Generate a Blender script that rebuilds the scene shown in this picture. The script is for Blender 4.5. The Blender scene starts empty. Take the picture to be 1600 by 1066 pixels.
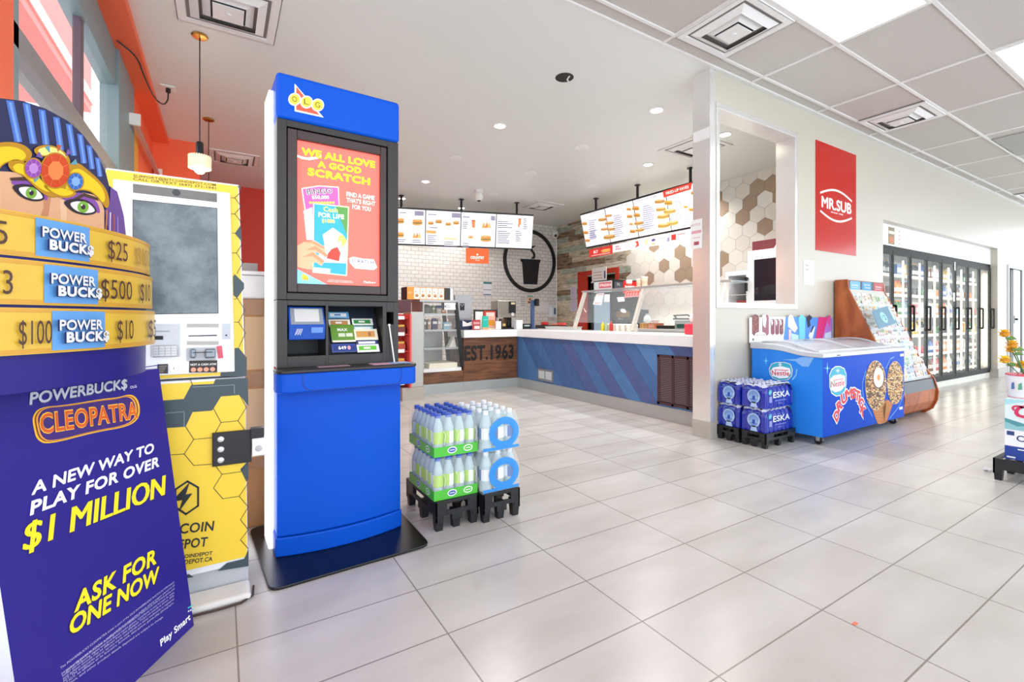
import bpy, bmesh, math, random
from mathutils import Vector, Matrix
C = bpy.context.scene.collection
PI = math.pi
# ---------------------------------------------------------------- camera, sky, exposure
EYE = 1.07
YAW = math.radians(31.65)
FPX = 735.5
HOR = 498.2
cd = bpy.data.cameras.new('camera'); cam = bpy.data.objects.new('camera', cd); C.objects.link(cam)
cam.location = (0, 0, EYE); cam.rotation_euler = (PI/2, 0, -YAW)
cd.sensor_width = 36; cd.lens = FPX/1600*36; cd.shift_y = -(533-HOR)/1600; cd.clip_start = .02
bpy.context.scene.camera = cam
vs = bpy.context.scene.view_settings
vs.view_transform = 'Standard'; vs.look = 'None'; vs.gamma = 1; vs.use_curve_mapping = False
vs.exposure = .78
W = bpy.data.worlds.new('sky'); bpy.context.scene.world = W; W.use_nodes = True
bg = W.node_tree.nodes['Background']; bg.inputs[0].default_value = (.86, .95, 1.04, 1); bg.inputs[1].default_value = 1.85
CEIL = 3.30
LAMP = 2.7      # strength of the ceiling light panels

# ---------------------------------------------------------------- helpers
S_, C_ = math.sin(YAW), math.cos(YAW)
def ray(px, py):
    t = (px-800)/FPX
    return Vector((S_+t*C_, C_-t*S_, -(py-HOR)/FPX))
def on_plane(px, py, p, n):
    r = ray(px, py); p = Vector(p); n = Vector(n); e = Vector((0, 0, EYE))
    return e + r*((p-e).dot(n)/r.dot(n))
def atz(px, py, z=0): return on_plane(px, py, (0, 0, z), (0, 0, 1))
def aty(px, py, y): return on_plane(px, py, (0, y, 0), (0, 1, 0))
def atx(px, py, x): return on_plane(px, py, (x, 0, 0), (1, 0, 0))

def lin(h):
    if isinstance(h, str):
        h = h.lstrip('#'); v = [int(h[i:i+2], 16)/255 for i in (0, 2, 4)]
    else: v = h
    return [c/12.92 if c <= .04045 else ((c+.055)/1.055)**2.4 for c in v]
MATS = {}
def mat(col, rough=.5, metal=0, emit=0, noise=.06, scale=18, trans=0, spec=.5, alpha=1, coat=0, bump=0, key=None):
    k = key or (str(col), rough, metal, emit, noise, scale, trans, spec, alpha, coat, bump)
    if k in MATS: return MATS[k]
    m = bpy.data.materials.new('surface'); m.use_nodes = True
    nt = m.node_tree; b = nt.nodes['Principled BSDF']; c = lin(col)
    b.inputs['Base Color'].default_value = (*c, 1)
    b.inputs['Roughness'].default_value = rough; b.inputs['Metallic'].default_value = metal
    b.inputs['Specular IOR Level'].default_value = spec
    if trans: b.inputs['Transmission Weight'].default_value = trans; b.inputs['IOR'].default_value = 1.33
    if alpha < 1: b.inputs['Alpha'].default_value = alpha
    if coat: b.inputs['Coat Weight'].default_value = coat; b.inputs['Coat Roughness'].default_value = .05
    if emit: b.inputs['Emission Color'].default_value = (*c, 1); b.inputs['Emission Strength'].default_value = emit
    if noise or bump:
        tc = nt.nodes.new('ShaderNodeTexCoord'); n = nt.nodes.new('ShaderNodeTexNoise')
        n.inputs['Scale'].default_value = scale; n.inputs['Detail'].default_value = 3
        nt.links.new(tc.outputs['Object'], n.inputs['Vector'])
        if noise:
            r = nt.nodes.new('ShaderNodeMix'); r.data_type = 'RGBA'
            r.inputs[6].default_value = (*[max(0, x*(1-noise)) for x in c], 1)
            r.inputs[7].default_value = (*[min(1, x*(1+noise)) for x in c], 1)
            nt.links.new(n.outputs[0], r.inputs[0]); nt.links.new(r.outputs[2], b.inputs['Base Color'])
        if bump:
            bp = nt.nodes.new('ShaderNodeBump'); bp.inputs['Strength'].default_value = bump; bp.inputs['Distance'].default_value = .01
            nt.links.new(n.outputs[0], bp.inputs['Height']); nt.links.new(bp.outputs[0], b.inputs['Normal'])
    MATS[k] = m; return m
def P(col, **k):            # flat printed ink
    k.setdefault('rough', .45); k.setdefault('noise', .02); return mat(col, **k)
def glass(col='ffffff', alpha=.12, rough=.03, key=None):
    k = ('glass', col, alpha, rough)
    if k in MATS: return MATS[k]
    m = bpy.data.materials.new('glass'); m.use_nodes = True; nt = m.node_tree
    b = nt.nodes['Principled BSDF']; b.inputs['Base Color'].default_value = (*lin(col), 1)
    b.inputs['Roughness'].default_value = rough; b.inputs['Alpha'].default_value = alpha
    MATS[k] = m; return m

def soft(pts, n=2):     # round off an outline
    for _ in range(n):
        q = []
        for i in range(len(pts)):
            a, b = pts[i], pts[(i+1) % len(pts)]; q += [(a[0]*.75+b[0]*.25, a[1]*.75+b[1]*.25), (a[0]*.25+b[0]*.75, a[1]*.25+b[1]*.75)]
        pts = q
    return pts
class Fr:                   # a flat face in the place: origin, right, up
    def __init__(s, o, u, v=(0, 0, 1)):
        s.o = Vector(o); s.u = Vector(u).normalized(); v = Vector(v)
        s.v = (v - s.u*v.dot(s.u)).normalized(); s.n = s.u.cross(s.v)
    def p(s, x, y, k=0): return s.o + s.u*x + s.v*y + s.n*k
    def px(s, a, b):        # where a line of sight meets this face, in face coordinates
        q = on_plane(a, b, s.o, s.n) - s.o
        return (q.dot(s.u), q.dot(s.v))
class MB:
    def __init__(s): s.v = []; s.f = []; s.i = []; s.m = []
    def mi(s, m):
        if m not in s.m: s.m.append(m)
        return s.m.index(m)
    def add(s, vs_, fs, m):
        b = len(s.v); s.v += [Vector(x) for x in vs_]; k = s.mi(m)
        for f in fs: s.f.append([b+j for j in f]); s.i.append(k)
        return s
    def box(s, x0, x1, y0, y1, z0, z1, m):
        v = [(x, y, z) for z in (z0, z1) for y in (y0, y1) for x in (x0, x1)]
        return s.add(v, [(0, 2, 3, 1), (4, 5, 7, 6), (0, 1, 5, 4), (1, 3, 7, 5), (3, 2, 6, 7), (2, 0, 4, 6)], m)
    def bar(s, a, b, w, h, m, up=(0, 0, 1)):   # square bar from a to b
        a = Vector(a); b = Vector(b); d = (b-a).normalized(); up = Vector(up)
        if abs(d.dot(up)) > .99: up = Vector((0, 1, 0))
        x = d.cross(up).normalized()*w/2; y = x.cross(d).normalized()*h/2
        v = [a-x-y, a+x-y, a+x+y, a-x+y, b-x-y, b+x-y, b+x+y, b-x+y]
        return s.add(v, [(0, 1, 2, 3), (7, 6, 5, 4), (0, 4, 5, 1), (1, 5, 6, 2), (2, 6, 7, 3), (3, 7, 4, 0)], m)
    def cyl(s, a, b, r, m, r2=None, n=14, cap=True):
        a = Vector(a); b = Vector(b); r2 = r if r2 is None else r2; d = (b-a).normalized()
        x = d.orthogonal().normalized(); y = d.cross(x); v = []
        for c, q in ((a, r), (b, r2)):
            v += [c + (x*math.cos(2*PI*i/n)+y*math.sin(2*PI*i/n))*q for i in range(n)]
        f = [(i, (i+1) % n, n+(i+1) % n, n+i) for i in range(n)]
        if cap: f += [tuple(range(n-1, -1, -1)), tuple(range(n, 2*n))]
        return s.add(v, f, m)
    def tube(s, pts, r, m, n=8):
        for a, b in zip(pts, pts[1:]): s.cyl(a, b, r, m, n=n)
        return s
    def lathe(s, prof, c, m, n=16, sx=1, sy=1):  # profile of (radius, z) about a vertical axis
        c = Vector(c); v = []
        for r, z in prof:
            v += [c + Vector((math.cos(2*PI*i/n)*r*sx, math.sin(2*PI*i/n)*r*sy, z)) for i in range(n)]
        f = []
        for k in range(len(prof)-1):
            f += [(k*n+i, k*n+(i+1) % n, (k+1)*n+(i+1) % n, (k+1)*n+i) for i in range(n)]
        f += [tuple(range(n-1, -1, -1)), tuple((len(prof)-1)*n+i for i in range(n))]
        return s.add(v, f, m)
    def ball(s, c, r, m, n=12, sx=1, sy=1, sz=1):
        k = n//2
        pr = [(max(.001, math.sin(PI*i/k))*r, -math.cos(PI*i/k)*r*sz) for i in range(k+1)]
        return s.lathe(pr, c, m, n, sx, sy)
    def poly(s, F, pts, m, k=0): return s.add([F.p(x, y, k) for x, y in pts], [tuple(range(len(pts)))], m)
    def rect(s, F, x0, y0, x1, y1, m, k=0): return s.poly(F, [(x0, y0), (x1, y0), (x1, y1), (x0, y1)], m, k)
    def ell(s, F, cx, cy, rx, ry, m, k=0, n=24, a=0):
        ca, sa = math.cos(a), math.sin(a)
        return s.poly(F, [(cx+rx*math.cos(2*PI*i/n)*ca-ry*math.sin(2*PI*i/n)*sa, cy+rx*math.cos(2*PI*i/n)*sa+ry*math.sin(2*PI*i/n)*ca) for i in range(n)], m, k)
    def ring(s, F, cx, cy, rx, ry, w, m, k=0, n=40, a0=0, a1=2*PI):
        v = []
        for i in range(n+1):
            a = a0+(a1-a0)*i/n
            v += [F.p(cx+rx*math.cos(a), cy+ry*math.sin(a), k), F.p(cx+(rx-w)*math.cos(a), cy+(ry-w)*math.sin(a), k)]
        return s.add(v, [(2*i+1, 2*i, 2*i+2, 2*i+3) for i in range(n)], m)
    def line(s, F, pts, w, m, k=0):
        for (x0, y0), (x1, y1) in zip(pts, pts[1:]):
            l = math.hypot(x1-x0, y1-y0) or 1e-6; nx, ny = -(y1-y0)/l*w/2, (x1-x0)/l*w/2
            ex, ey = (x1-x0)/l*w*.3, (y1-y0)/l*w*.3
            s.poly(F, [(x0-ex-nx, y0-ey-ny), (x1+ex-nx, y1+ey-ny), (x1+ex+nx, y1+ey+ny), (x0-ex+nx, y0-ey+ny)], m, k)
        return s
    def slab(s, F, pts, depth, m, side=None):    # an outline with thickness (front at k=0)
        n = len(pts); v = [F.p(x, y, 0) for x, y in pts]+[F.p(x, y, -depth) for x, y in pts]
        s.add(v, [tuple(range(n))], m); b = len(s.v)-2*n; k = s.mi(side or m)
        s.f.append([b+n+i for i in range(n-1, -1, -1)]); s.i.append(k)
        for i in range(n): s.f.append([b+i, b+n+i, b+n+(i+1) % n, b+(i+1) % n]); s.i.append(k)
        return s
    def text(s, F, x, y, body, h, m, k=.001, w=None, al='C', bold=0, shear=0, wrap=None, rot=0):
        if bold and ('M' in body or 'W' in body) and h > .02:     # heavy strokes built from shifted impressions of the light letters
            q = bold*h/(.70+2*bold); h0 = h-2*q; w0 = None if w is None else w-2*q; dy = q
            for i in range(8 if bold > .04 else 5):
                a_ = 2*PI*i/(8 if bold > .04 else 5)+.3; ex, ey = q*math.cos(a_), q*math.sin(a_)+dy
                s.text(F, x+ex*math.cos(rot)-ey*math.sin(rot), y+ex*math.sin(rot)+ey*math.cos(rot), body, h0, m, k+.00002*i, w0, al, 0, shear, wrap, rot)
            return s
        vv, ff, (x0, x1, y0, y1) = glyphs(body, bold, shear)
        sc = h/(.70+2*bold); sx = sc if w is None else w/max(1e-6, x1-x0)
        ox = {'L': x0, 'C': (x0+x1)/2, 'R': x1}[al]; cr, sr = math.cos(rot), math.sin(rot); out = []
        for a, b in vv:
            a = (a-ox)*sx; b = (b+bold)*sc
            a, b = a*cr-b*sr, a*sr+b*cr
            out.append(wrap(x+a, y+b, k) if wrap else F.p(x+a, y+b, k))
        return s.add(out, ff, m)
GL = {}
def glyphs(body, bold, shear):
    k = (body, bold, shear)
    if k not in GL:
        cu = bpy.data.curves.new('lettering', 'FONT'); cu.body = body; cu.offset = bold; cu.shear = shear; cu.resolution_u = 3
        if bold: cu.space_character = 1+bold*2.2
        o = bpy.data.objects.new('lettering', cu); C.objects.link(o)
        bpy.context.view_layer.update()
        me = bpy.data.meshes.new_from_object(o.evaluated_get(bpy.context.evaluated_depsgraph_get()))
        vv = [(v.co.x, v.co.y) for v in me.vertices]; ff = [tuple(p.vertices) for p in me.polygons]
        bpy.data.objects.remove(o); bpy.data.curves.remove(cu); bpy.data.meshes.remove(me)
        xs = [a for a, b in vv] or [0]; ys = [b for a, b in vv] or [0]
        GL[k] = (vv, ff, (min(xs), max(xs), min(ys), max(ys)))
    return GL[k]

ROOT = {}
def build(name, mb, parent=None, bevel=0, smooth=False, world=True, seg=2, angle=35):
    me = bpy.data.meshes.new(name)
    v = mb.v
    if parent is not None and world:
        r = parent
        while r.parent: r = r.parent
        if r.type == 'EMPTY': inv = ROOT[r.name]; v = [inv @ x for x in v]
    me.from_pydata([tuple(x) for x in v], [], mb.f)
    for m in mb.m: me.materials.append(m)
    me.polygons.foreach_set('material_index', mb.i)
    if smooth:
        me.polygons.foreach_set('use_smooth', [True]*len(me.polygons)); me.set_sharp_from_angle(angle=math.radians(angle))
    me.update()
    o = bpy.data.objects.new(name, me); C.objects.link(o)
    if parent is not None: o.parent = parent
    if bevel:
        b = o.modifiers.new('bevel', 'BEVEL'); b.width = bevel; b.segments = seg; b.limit_method = 'ANGLE'; b.angle_limit = math.radians(40)
    return o
def tag(o, label, cat, group=None):
    o['label'] = label; o['category'] = cat
    if group: o['group'] = group
    return o
def thing(name, label, cat, loc, rotz=0, group=None):
    o = bpy.data.objects.new(name, None); C.objects.link(o); o.empty_display_size = .1
    o.location = loc; o.rotation_euler = (0, 0, rotz)
    ROOT[o.name] = (Matrix.Translation(Vector(loc)) @ Matrix.Rotation(rotz, 4, 'Z')).inverted()
    return tag(o, label, cat, group)
def solo(name, mb, label, cat, group=None, **k): return tag(build(name, mb, **k), label, cat, group)
def struct(name, mb, **k):
    o = build(name, mb, **k); o['kind'] = 'structure'; return o
def kids(o): return [c for c in o.children]
TREE = {}
def dup(root, loc, rotz=0, label=None, group=None, flip=False):
    def cp(o, par):
        c = o.copy(); C.objects.link(c)
        if par: c.parent = par
        for ch in list(o.children): cp(ch, c)
        return c
    r = cp(root, None); r.location = loc; r.rotation_euler = (0, 0, rotz)
    if label: r['label'] = label
    if group: r['group'] = group
    return r
def node_mat(name): 
    m = bpy.data.materials.new(name); m.use_nodes = True
    return m, m.node_tree, m.node_tree.nodes['Principled BSDF']

STEEL = mat('e9e9e7', rough=.26, metal=.45, noise=.05, scale=6)
STEEL2 = mat('e6e6e3', rough=.2, metal=.55, noise=.04, scale=4)
STEELD = mat('b4b5b4', rough=.35, metal=.5, noise=.06, scale=6)
BLACK = mat('17181a', rough=.38, noise=.1)
BLACKP = mat('1c1e20', rough=.5, noise=.12)
WHITE = mat('f2f2f0', rough=.4, noise=.02)
PAPER = P('f6f5f2', rough=.7)
CARD = mat('b98552', rough=.75, noise=.1)
# ================================================================= SETTING
# ---- floor: square-set porcelain tiles
m, nt, b = node_mat('floor_tile')
tc = nt.nodes.new('ShaderNodeTexCoord'); mp = nt.nodes.new('ShaderNodeMapping')
mp.inputs['Location'].default_value = (-.654+.611*10, -1.777+.301*30, 0)
nt.links.new(tc.outputs['Object'], mp.inputs[0])
br = nt.nodes.new('ShaderNodeTexBrick'); br.offset = 0; br.offset_frequency = 1; br.squash = 1
for k, v in (('Scale', 1), ('Mortar Size', .0028), ('Mortar Smooth', .1), ('Bias', 0), ('Brick Width', .611), ('Row Height', .301)): br.inputs[k].default_value = v
br.inputs['Color1'].default_value = (*lin('d2d0cd'), 1); br.inputs['Color2'].default_value = (*lin('c9c7c3'), 1); br.inputs['Mortar'].default_value = (*lin('8f8a84'), 1)
nt.links.new(mp.outputs[0], br.inputs['Vector'])
n1 = nt.nodes.new('ShaderNodeTexNoise'); n1.inputs['Scale'].default_value = 2.1; n1.inputs['Detail'].default_value = 5; n1.inputs['Roughness'].default_value = .5
mp2 = nt.nodes.new('ShaderNodeMapping'); mp2.inputs['Scale'].default_value = (.8, 2.2, 1); nt.links.new(tc.outputs['Object'], mp2.inputs[0]); nt.links.new(mp2.outputs[0], n1.inputs['Vector'])
cr = nt.nodes.new('ShaderNodeValToRGB'); cr.color_ramp.elements[0].position = .2; cr.color_ramp.elements[0].color = (*lin('d4cdc6'), 1)
cr.color_ramp.elements[1].position = .85; cr.color_ramp.elements[1].color = (1, 1, 1, 1)
nt.links.new(n1.outputs[0], cr.inputs[0])
mx = nt.nodes.new('ShaderNodeMix'); mx.data_type = 'RGBA'; mx.blend_type = 'MULTIPLY'; mx.inputs[0].default_value = .75
nt.links.new(br.outputs['Color'], mx.inputs[6]); nt.links.new(cr.outputs[0], mx.inputs[7]); nt.links.new(mx.outputs[2], b.inputs['Base Color'])
b.inputs['Roughness'].default_value = .27
bp = nt.nodes.new('ShaderNodeBump'); bp.inputs['Strength'].default_value = .25; bp.inputs['Distance'].default_value = .002; bp.invert = True
nt.links.new(br.outputs['Fac'], bp.inputs['Height']); nt.links.new(bp.outputs[0], b.inputs['Normal'])
FLOORM = m
struct('floor', MB().box(-.95, 17, -3.2, 9.4, -.1, 0, FLOORM))
CREAM = mat('c5beb0', rough=.33, noise=.015, scale=3)
PLASTER = mat('e4e7e3', rough=.42, noise=.015, scale=2)
BASET = mat('b3aca2', rough=.4, noise=.08, scale=5)
YW = 2.646
# ---- ceilings
struct('ceiling_plaster', MB().box(-.56, 17, YW-.02, 9.4, CEIL, CEIL+.1, PLASTER))
m, nt, b = node_mat('ceiling_tile')
tc = nt.nodes.new('ShaderNodeTexCoord'); n1 = nt.nodes.new('ShaderNodeTexNoise'); n1.inputs['Scale'].default_value = 160; n1.inputs['Detail'].default_value = 2
nt.links.new(tc.outputs['Object'], n1.inputs[0]); cr = nt.nodes.new('ShaderNodeValToRGB')
cr.color_ramp.elements[0].position = .3; cr.color_ramp.elements[0].color = (*lin('b9b3ad'), 1); cr.color_ramp.elements[1].position = .6; cr.color_ramp.elements[1].color = (*lin('cac4be'), 1)
nt.links.new(n1.outputs[0], cr.inputs[0]); nt.links.new(cr.outputs[0], b.inputs['Base Color']); b.inputs['Roughness'].default_value = .9
bp = nt.nodes.new('ShaderNodeBump'); bp.inputs['Strength'].default_value = .3; bp.inputs['Distance'].default_value = .003
nt.links.new(n1.outputs[0], bp.inputs['Height']); nt.links.new(bp.outputs[0], b.inputs['Normal'])
CTILE = m
mb = MB().box(-.56, 17, -3.2, YW-.02, CEIL+.012, CEIL+.1, CTILE)
struct('ceiling', mb)
TB = mat('e4e2df', rough=.4, noise=.02)
GX0, GY0 = 3.04, 1.262
mb = MB()
for k in range(-8, 3): mb.box(-.56, 17, GY0+.613*k-.012, GY0+.613*k+.012, CEIL, CEIL+.014, TB)
for k in range(-2, 12): mb.box(GX0+1.22*k-.012, GX0+1.22*k+.012, -3.2, YW-.02, CEIL+.001, CEIL+.014, TB)
mb.box(-.56, 17, YW-.045, YW-.02, CEIL-.004, CEIL+.014, TB)
struct('trim_1', mb)
# ---- right wall (serving hatch, cooler recess, doorway)
T = .16
WX0, WX1 = 3.735, 17
HX0, HX1, HZ0, HZ1 = 3.80, 5.13, 1.19, 3.0     # hatch
RX0, RX1, RZ = 7.23, 11.98, 2.345              # cooler recess
DX0, DX1, DZ = 12.62, 13.5, 2.03               # doorway
mb = MB()
mb.box(WX0, HX0, YW, YW+T, 0, CEIL, CREAM)
mb.box(HX0, HX1, YW, YW+T, 0, HZ0, CREAM); mb.box(HX0, HX1, YW, YW+T, HZ1, CEIL, CREAM)
mb.box(HX1, RX0, YW, YW+T, 0, CEIL, CREAM)
mb.box(RX0, RX1, YW, YW+T, RZ, CEIL, CREAM)
mb.box(RX1, DX0, YW, YW+T, 0, CEIL, CREAM)
mb.box(DX0, DX1, YW, YW+T, DZ, CEIL, CREAM); mb.box(DX1, WX1, YW, YW+T, 0, CEIL, CREAM)
struct('wall_right', mb)
mb = MB(); mb.box(3.69, 3.722, YW-.012, YW+T+.01, .15, CEIL, STEEL2); mb.box(3.722, 3.765, YW-.012, YW, .15, CEIL, STEEL2)
mb.box(3.688, 3.691, YW-.004, YW+T+.004, CEIL-.62, CEIL-.52, WHITE)
struct('trim_2', mb, bevel=.003)
mb = MB(); mb.box(3.68, 3.72, YW-.02, YW+T+.01, 0, .15, BASET); mb.box(3.72, RX0, YW-.012, YW, 0, .15, BASET)
mb.box(RX1-.0, DX0-.06, YW-.012, YW, 0, .16, BASET); mb.box(RX1-.01, RX1, YW-.012, YW+.1, 0, .16, BASET); mb.box(DX1+.06, WX1, YW-.012, YW, 0, .16, BASET)
struct('baseboard_right', mb, bevel=.002)
# hatch lined with steel
mb = MB()
mb.box(HX0-.015, HX0+.03, YW-.012, YW+T+.03, HZ0+.03, HZ1-.03, STEEL2); mb.box(HX1-.03, HX1+.015, YW-.012, YW+T+.03, HZ0+.03, HZ1-.03, STEEL2)
mb.box(HX0-.015, HX1+.015, YW-.012, YW+T+.03, HZ1-.03, HZ1+.02, STEEL2); mb.box(HX0-.015, HX1+.015, YW-.012, YW+T+.03, HZ0-.02, HZ0+.03, STEEL2)
struct('window_1', mb, bevel=.002)
# doorway frame and open door
DG = mat('d6d8d8', rough=.4, noise=.03)
mb = MB(); mb.box(DX0-.06, DX0+.0, YW-.02, YW+T+.02, 0, DZ+.06, DG); mb.box(DX1, DX1+.06, YW-.02, YW+T+.02, 0, DZ+.06, DG); mb.box(DX0, DX1, YW-.02, YW+T+.02, DZ, DZ+.06, DG)
struct('trim_3', mb, bevel=.004)
d1 = struct('door_1', MB().box(13.02, 13.495, YW+.01, YW+.055, .01, DZ-.005, DG), bevel=.003)
lk = MB().box(13.035, 13.11, YW-.002, YW+.01, .98, 1.13, STEELD); lk.cyl((13.07, YW+.0, 1.06), (13.07, YW-.04, 1.06), .018, BLACK); build('latch', lk, d1)
# store room behind the doorway and the kitchen walls
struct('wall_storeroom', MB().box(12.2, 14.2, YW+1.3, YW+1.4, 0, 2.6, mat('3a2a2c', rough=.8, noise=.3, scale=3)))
struct('wall_recess', MB().box(RX0-.02, RX0, YW+T, YW+.95, 0, RZ+.1, CREAM).box(RX1, RX1+.02, YW+T, YW+.95, 0, RZ+.1, CREAM).box(RX0, RX1, YW+.93, YW+.95, 0, RZ+.1, WHITE).box(RX0-.02, RX1+.02, YW+T, YW+.95, RZ+.1, RZ+.12, CREAM))
# ---- subway tile wall
YT = 9.16; XH = 6.92
def tile_mat(c1, c2, mo, bw, rh, ms, axis):
    m, nt, b = node_mat('wall_tile'); tc = nt.nodes.new('ShaderNodeTexCoord'); sp = nt.nodes.new('ShaderNodeSeparateXYZ'); cb = nt.nodes.new('ShaderNodeCombineXYZ')
    nt.links.new(tc.outputs['Object'], sp.inputs[0]); nt.links.new(sp.outputs[axis], cb.inputs[0]); nt.links.new(sp.outputs[2], cb.inputs[1])
    br = nt.nodes.new('ShaderNodeTexBrick'); br.offset = .5
    for k, v in (('Scale', 1), ('Mortar Size', ms), ('Mortar Smooth', .1), ('Bias', 0), ('Brick Width', bw), ('Row Height', rh)): br.inputs[k].default_value = v
    br.inputs['Color1'].default_value = (*lin(c1), 1); br.inputs['Color2'].default_value = (*lin(c2), 1); br.inputs['Mortar'].default_value = (*lin(mo), 1)
    nt.links.new(cb.outputs[0], br.inputs['Vector']); nt.links.new(br.outputs[0], b.inputs['Base Color']); b.inputs['Roughness'].default_value = .18
    bp = nt.nodes.new('ShaderNodeBump'); bp.inputs['Strength'].default_value = .4; bp.inputs['Distance'].default_value = .002; bp.invert = True
    nt.links.new(br.outputs['Fac'], bp.inputs['Height']); nt.links.new(bp.outputs[0], b.inputs['Normal'])
    return m
SUB = tile_mat('f4f2ee', 'ebe8e3', '9d9a96', .155, .079, .0032, 0)
struct('wall_back', MB().box(1.75, XH, YT, YT+.1, 0, CEIL, SUB))
RED = mat('d83a22', rough=.5, noise=.04, scale=3)
ORANGE = mat('fa6e46', rough=.5, noise=.05, scale=3)
struct('wall_back_red', MB().box(-.9, 1.75, YT, YT+.1, 0, CEIL, RED))
# ---- plank and hexagon wall
rnd = random.Random(4)
def plank_mat(c, d, sc=3):
    m, nt, b = node_mat('weathered_plank'); tc = nt.nodes.new('ShaderNodeTexCoord'); mp = nt.nodes.new('ShaderNodeMapping'); mp.inputs['Scale'].default_value = (1, 1.6, 9)
    nt.links.new(tc.outputs['Object'], mp.inputs[0]); n = nt.nodes.new('ShaderNodeTexNoise'); n.inputs['Scale'].default_value = sc; n.inputs['Detail'].default_value = 9; n.inputs['Roughness'].default_value = .7
    nt.links.new(mp.outputs[0], n.inputs['Vector']); r = nt.nodes.new('ShaderNodeValToRGB'); r.color_ramp.elements[0].position = .36; r.color_ramp.elements[0].color = (*lin(d), 1)
    r.color_ramp.elements[1].position = .56; r.color_ramp.elements[1].color = (*lin(c), 1); nt.links.new(n.outputs[0], r.inputs[0]); nt.links.new(r.outputs[0], b.inputs['Base Color']); b.inputs['Roughness'].default_value = .55
    return m
PL = [plank_mat('e4d9c0', 'b09c80'), plank_mat('ece4d4', 'bcae94'), plank_mat('d8d0b8', '84745f'), plank_mat('bccabb', '8f8a76'), plank_mat('a48a70', '523c30'), plank_mat('d0c2a8', '5f4c3e'), plank_mat('ded2b8', '8f7e68')]
HEXW = .236; HEXS = HEXW/math.sqrt(3)
H_W = [mat('f6f2ea', rough=.3, noise=.03), mat('f0eadf', rough=.3, noise=.03)]; H_B = [mat('b29a84', rough=.35, noise=.05), mat('b09a82', rough=.35, noise=.05), mat('9c7f52', rough=.35, noise=.05)]
GROUT = mat('a79d90', rough=.8)
mb = MB(); YD0, YD1, ZD = 7.15, 8.02, 2.03       # kitchen doorway
mb.box(XH+.01, XH+.1, YW+T, YD0, 0, CEIL, GROUT); mb.box(XH+.01, XH+.1, YD1, YT, 0, CEIL, GROUT); mb.box(XH+.01, XH+.1, YD0, YD1, ZD, CEIL, GROUT)
z = 0; r = 0; YB = 6.78
while z < CEIL-.01:
    y = YT; h = .125; off = rnd.uniform(.2, 1.0)
    y1 = y-off
    while y > YB:
        e = max(y1, YB-.1-rnd.uniform(0, .06))
        for a, c2 in ([(e, y)] if z > ZD-.06 else [(max(e, YD1), y), (e, min(y, YD0))]):
            if c2-a > .03: mb.box(XH, XH+.012, a+.0015, c2-.0015, z+.0015, min(CEIL, z+h)-.0015, rnd.choice(PL))
        y = y1; y1 = y-rnd.uniform(.5, 1.15)
    z += h
brown = {}
FH = Fr((XH-.002, 0, 0), (0, -1, 0))
def hexid(a, c):
    row = round(c/(1.5*HEXS)); col = round((a - (HEXW/2 if row % 2 else 0))/HEXW); return (row, col)
for zx, zy in ((1095, 290), (1310, 260), (1165, 415), (1310, 400), (1065, 490), (1350, 480), (1275, 480)):
    brown[hexid(*FH.px(780+zx/4.635, 330+zy/4.635))] = rnd.randrange(2)
for zx, zy in ((122, 575), (142, 620), (282, 535), (340, 515), (252, 595), (225, 655), (315, 690), (142, 820), (120, 865), (355, 575)):
    brown[hexid(*FH.px(1080+zx/2.6, 90+zy/2.6))] = 2 if zx < 130 and zy < 600 else rnd.randrange(2)
for row in range(0, 18):
    cz = row*1.5*HEXS
    for col in range(-30, -7):
        ca = col*HEXW+(HEXW/2 if row % 2 else 0); y = -ca
        if y > YB-.02 or y < 2.92: continue
        g = .0022; pts = [(ca+(HEXS-g)*math.cos(PI/2+PI/3*i), min(CEIL, max(0, cz+(HEXS-g)*math.sin(PI/2+PI/3*i)))) for i in range(6)]
        if cz > CEIL+.05: continue
        k = brown.get((row, col)); mm = H_W[rnd.randrange(2)] if k is None else H_B[k]
        mb.slab(FH, pts, .012, mm)
struct('wall_kitchen', mb)
mb = MB(); RF = mat('c93018', rough=.45, noise=.06, scale=5)
mb.box(XH-.02, XH+.1, YD1, YD1+.33, 0, ZD+.1, RF); mb.box(XH-.02, XH+.1, YD0-.1, YD0, 0, ZD+.1, RF); mb.box(XH-.02, XH+.1, YD0, YD1, ZD, ZD+.1, RF)
struct('trim_4', mb, bevel=.004)
struct('wall_pantry', MB().box(XH+.1, XH+1.7, 6.75, 6.8, 0, 3.2, CREAM).box(XH+.1, XH+1.7, 8.6, 8.65, 0, 3.2, CREAM).box(XH+.1, XH+1.7, 6.8, 8.6, 2.6, 2.65, CREAM).box(XH+.9, XH+.95, 6.8, 8.6, 0, 2.6, mat('d8c9a4', rough=.7)))
# ---- left (window) side
XL = -.72
GREYF = mat('7f9497', rough=.45, noise=.06, scale=4); MAUVE = mat('6a5560', rough=.5)
mb = MB(); mb.box(-.95, -.56, -3.2, YT, 3.225, CEIL+.1, ORANGE)                  # beam with its soffit
struct('wall_left_beam', mb)
mb = MB()
mb.box(-.95, XL, 2.35, 2.69, 0, 3.225, ORANGE); mb.box(-.95, XL, -3.2, 2.35, 0, .35, ORANGE); mb.box(-.95, XL, 5.62, YT, 0, 3.225, ORANGE); mb.box(-.95, XL, 2.69, 5.62, 0, .35, ORANGE)
mb.box(-.95, -.24, 7.18, 7.5, 0, CEIL, ORANGE)
struct('wall_left', mb)
struct('trim_5', MB().box(XL, XL+.006, 5.7, 5.98, .4, 2.9, mat('eda43a', rough=.5)))
mb = MB()
mb.box(XL-.1, XL+.0, 2.69, 4.85, 2.93, 3.225, GREYF); mb.box(XL-.1, XL+.02, 4.85, 5.0, .35, 3.225, GREYF); mb.box(XL-.06, XL+.02, 5.0, 5.62, .35, 3.225, GREYF)
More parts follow.
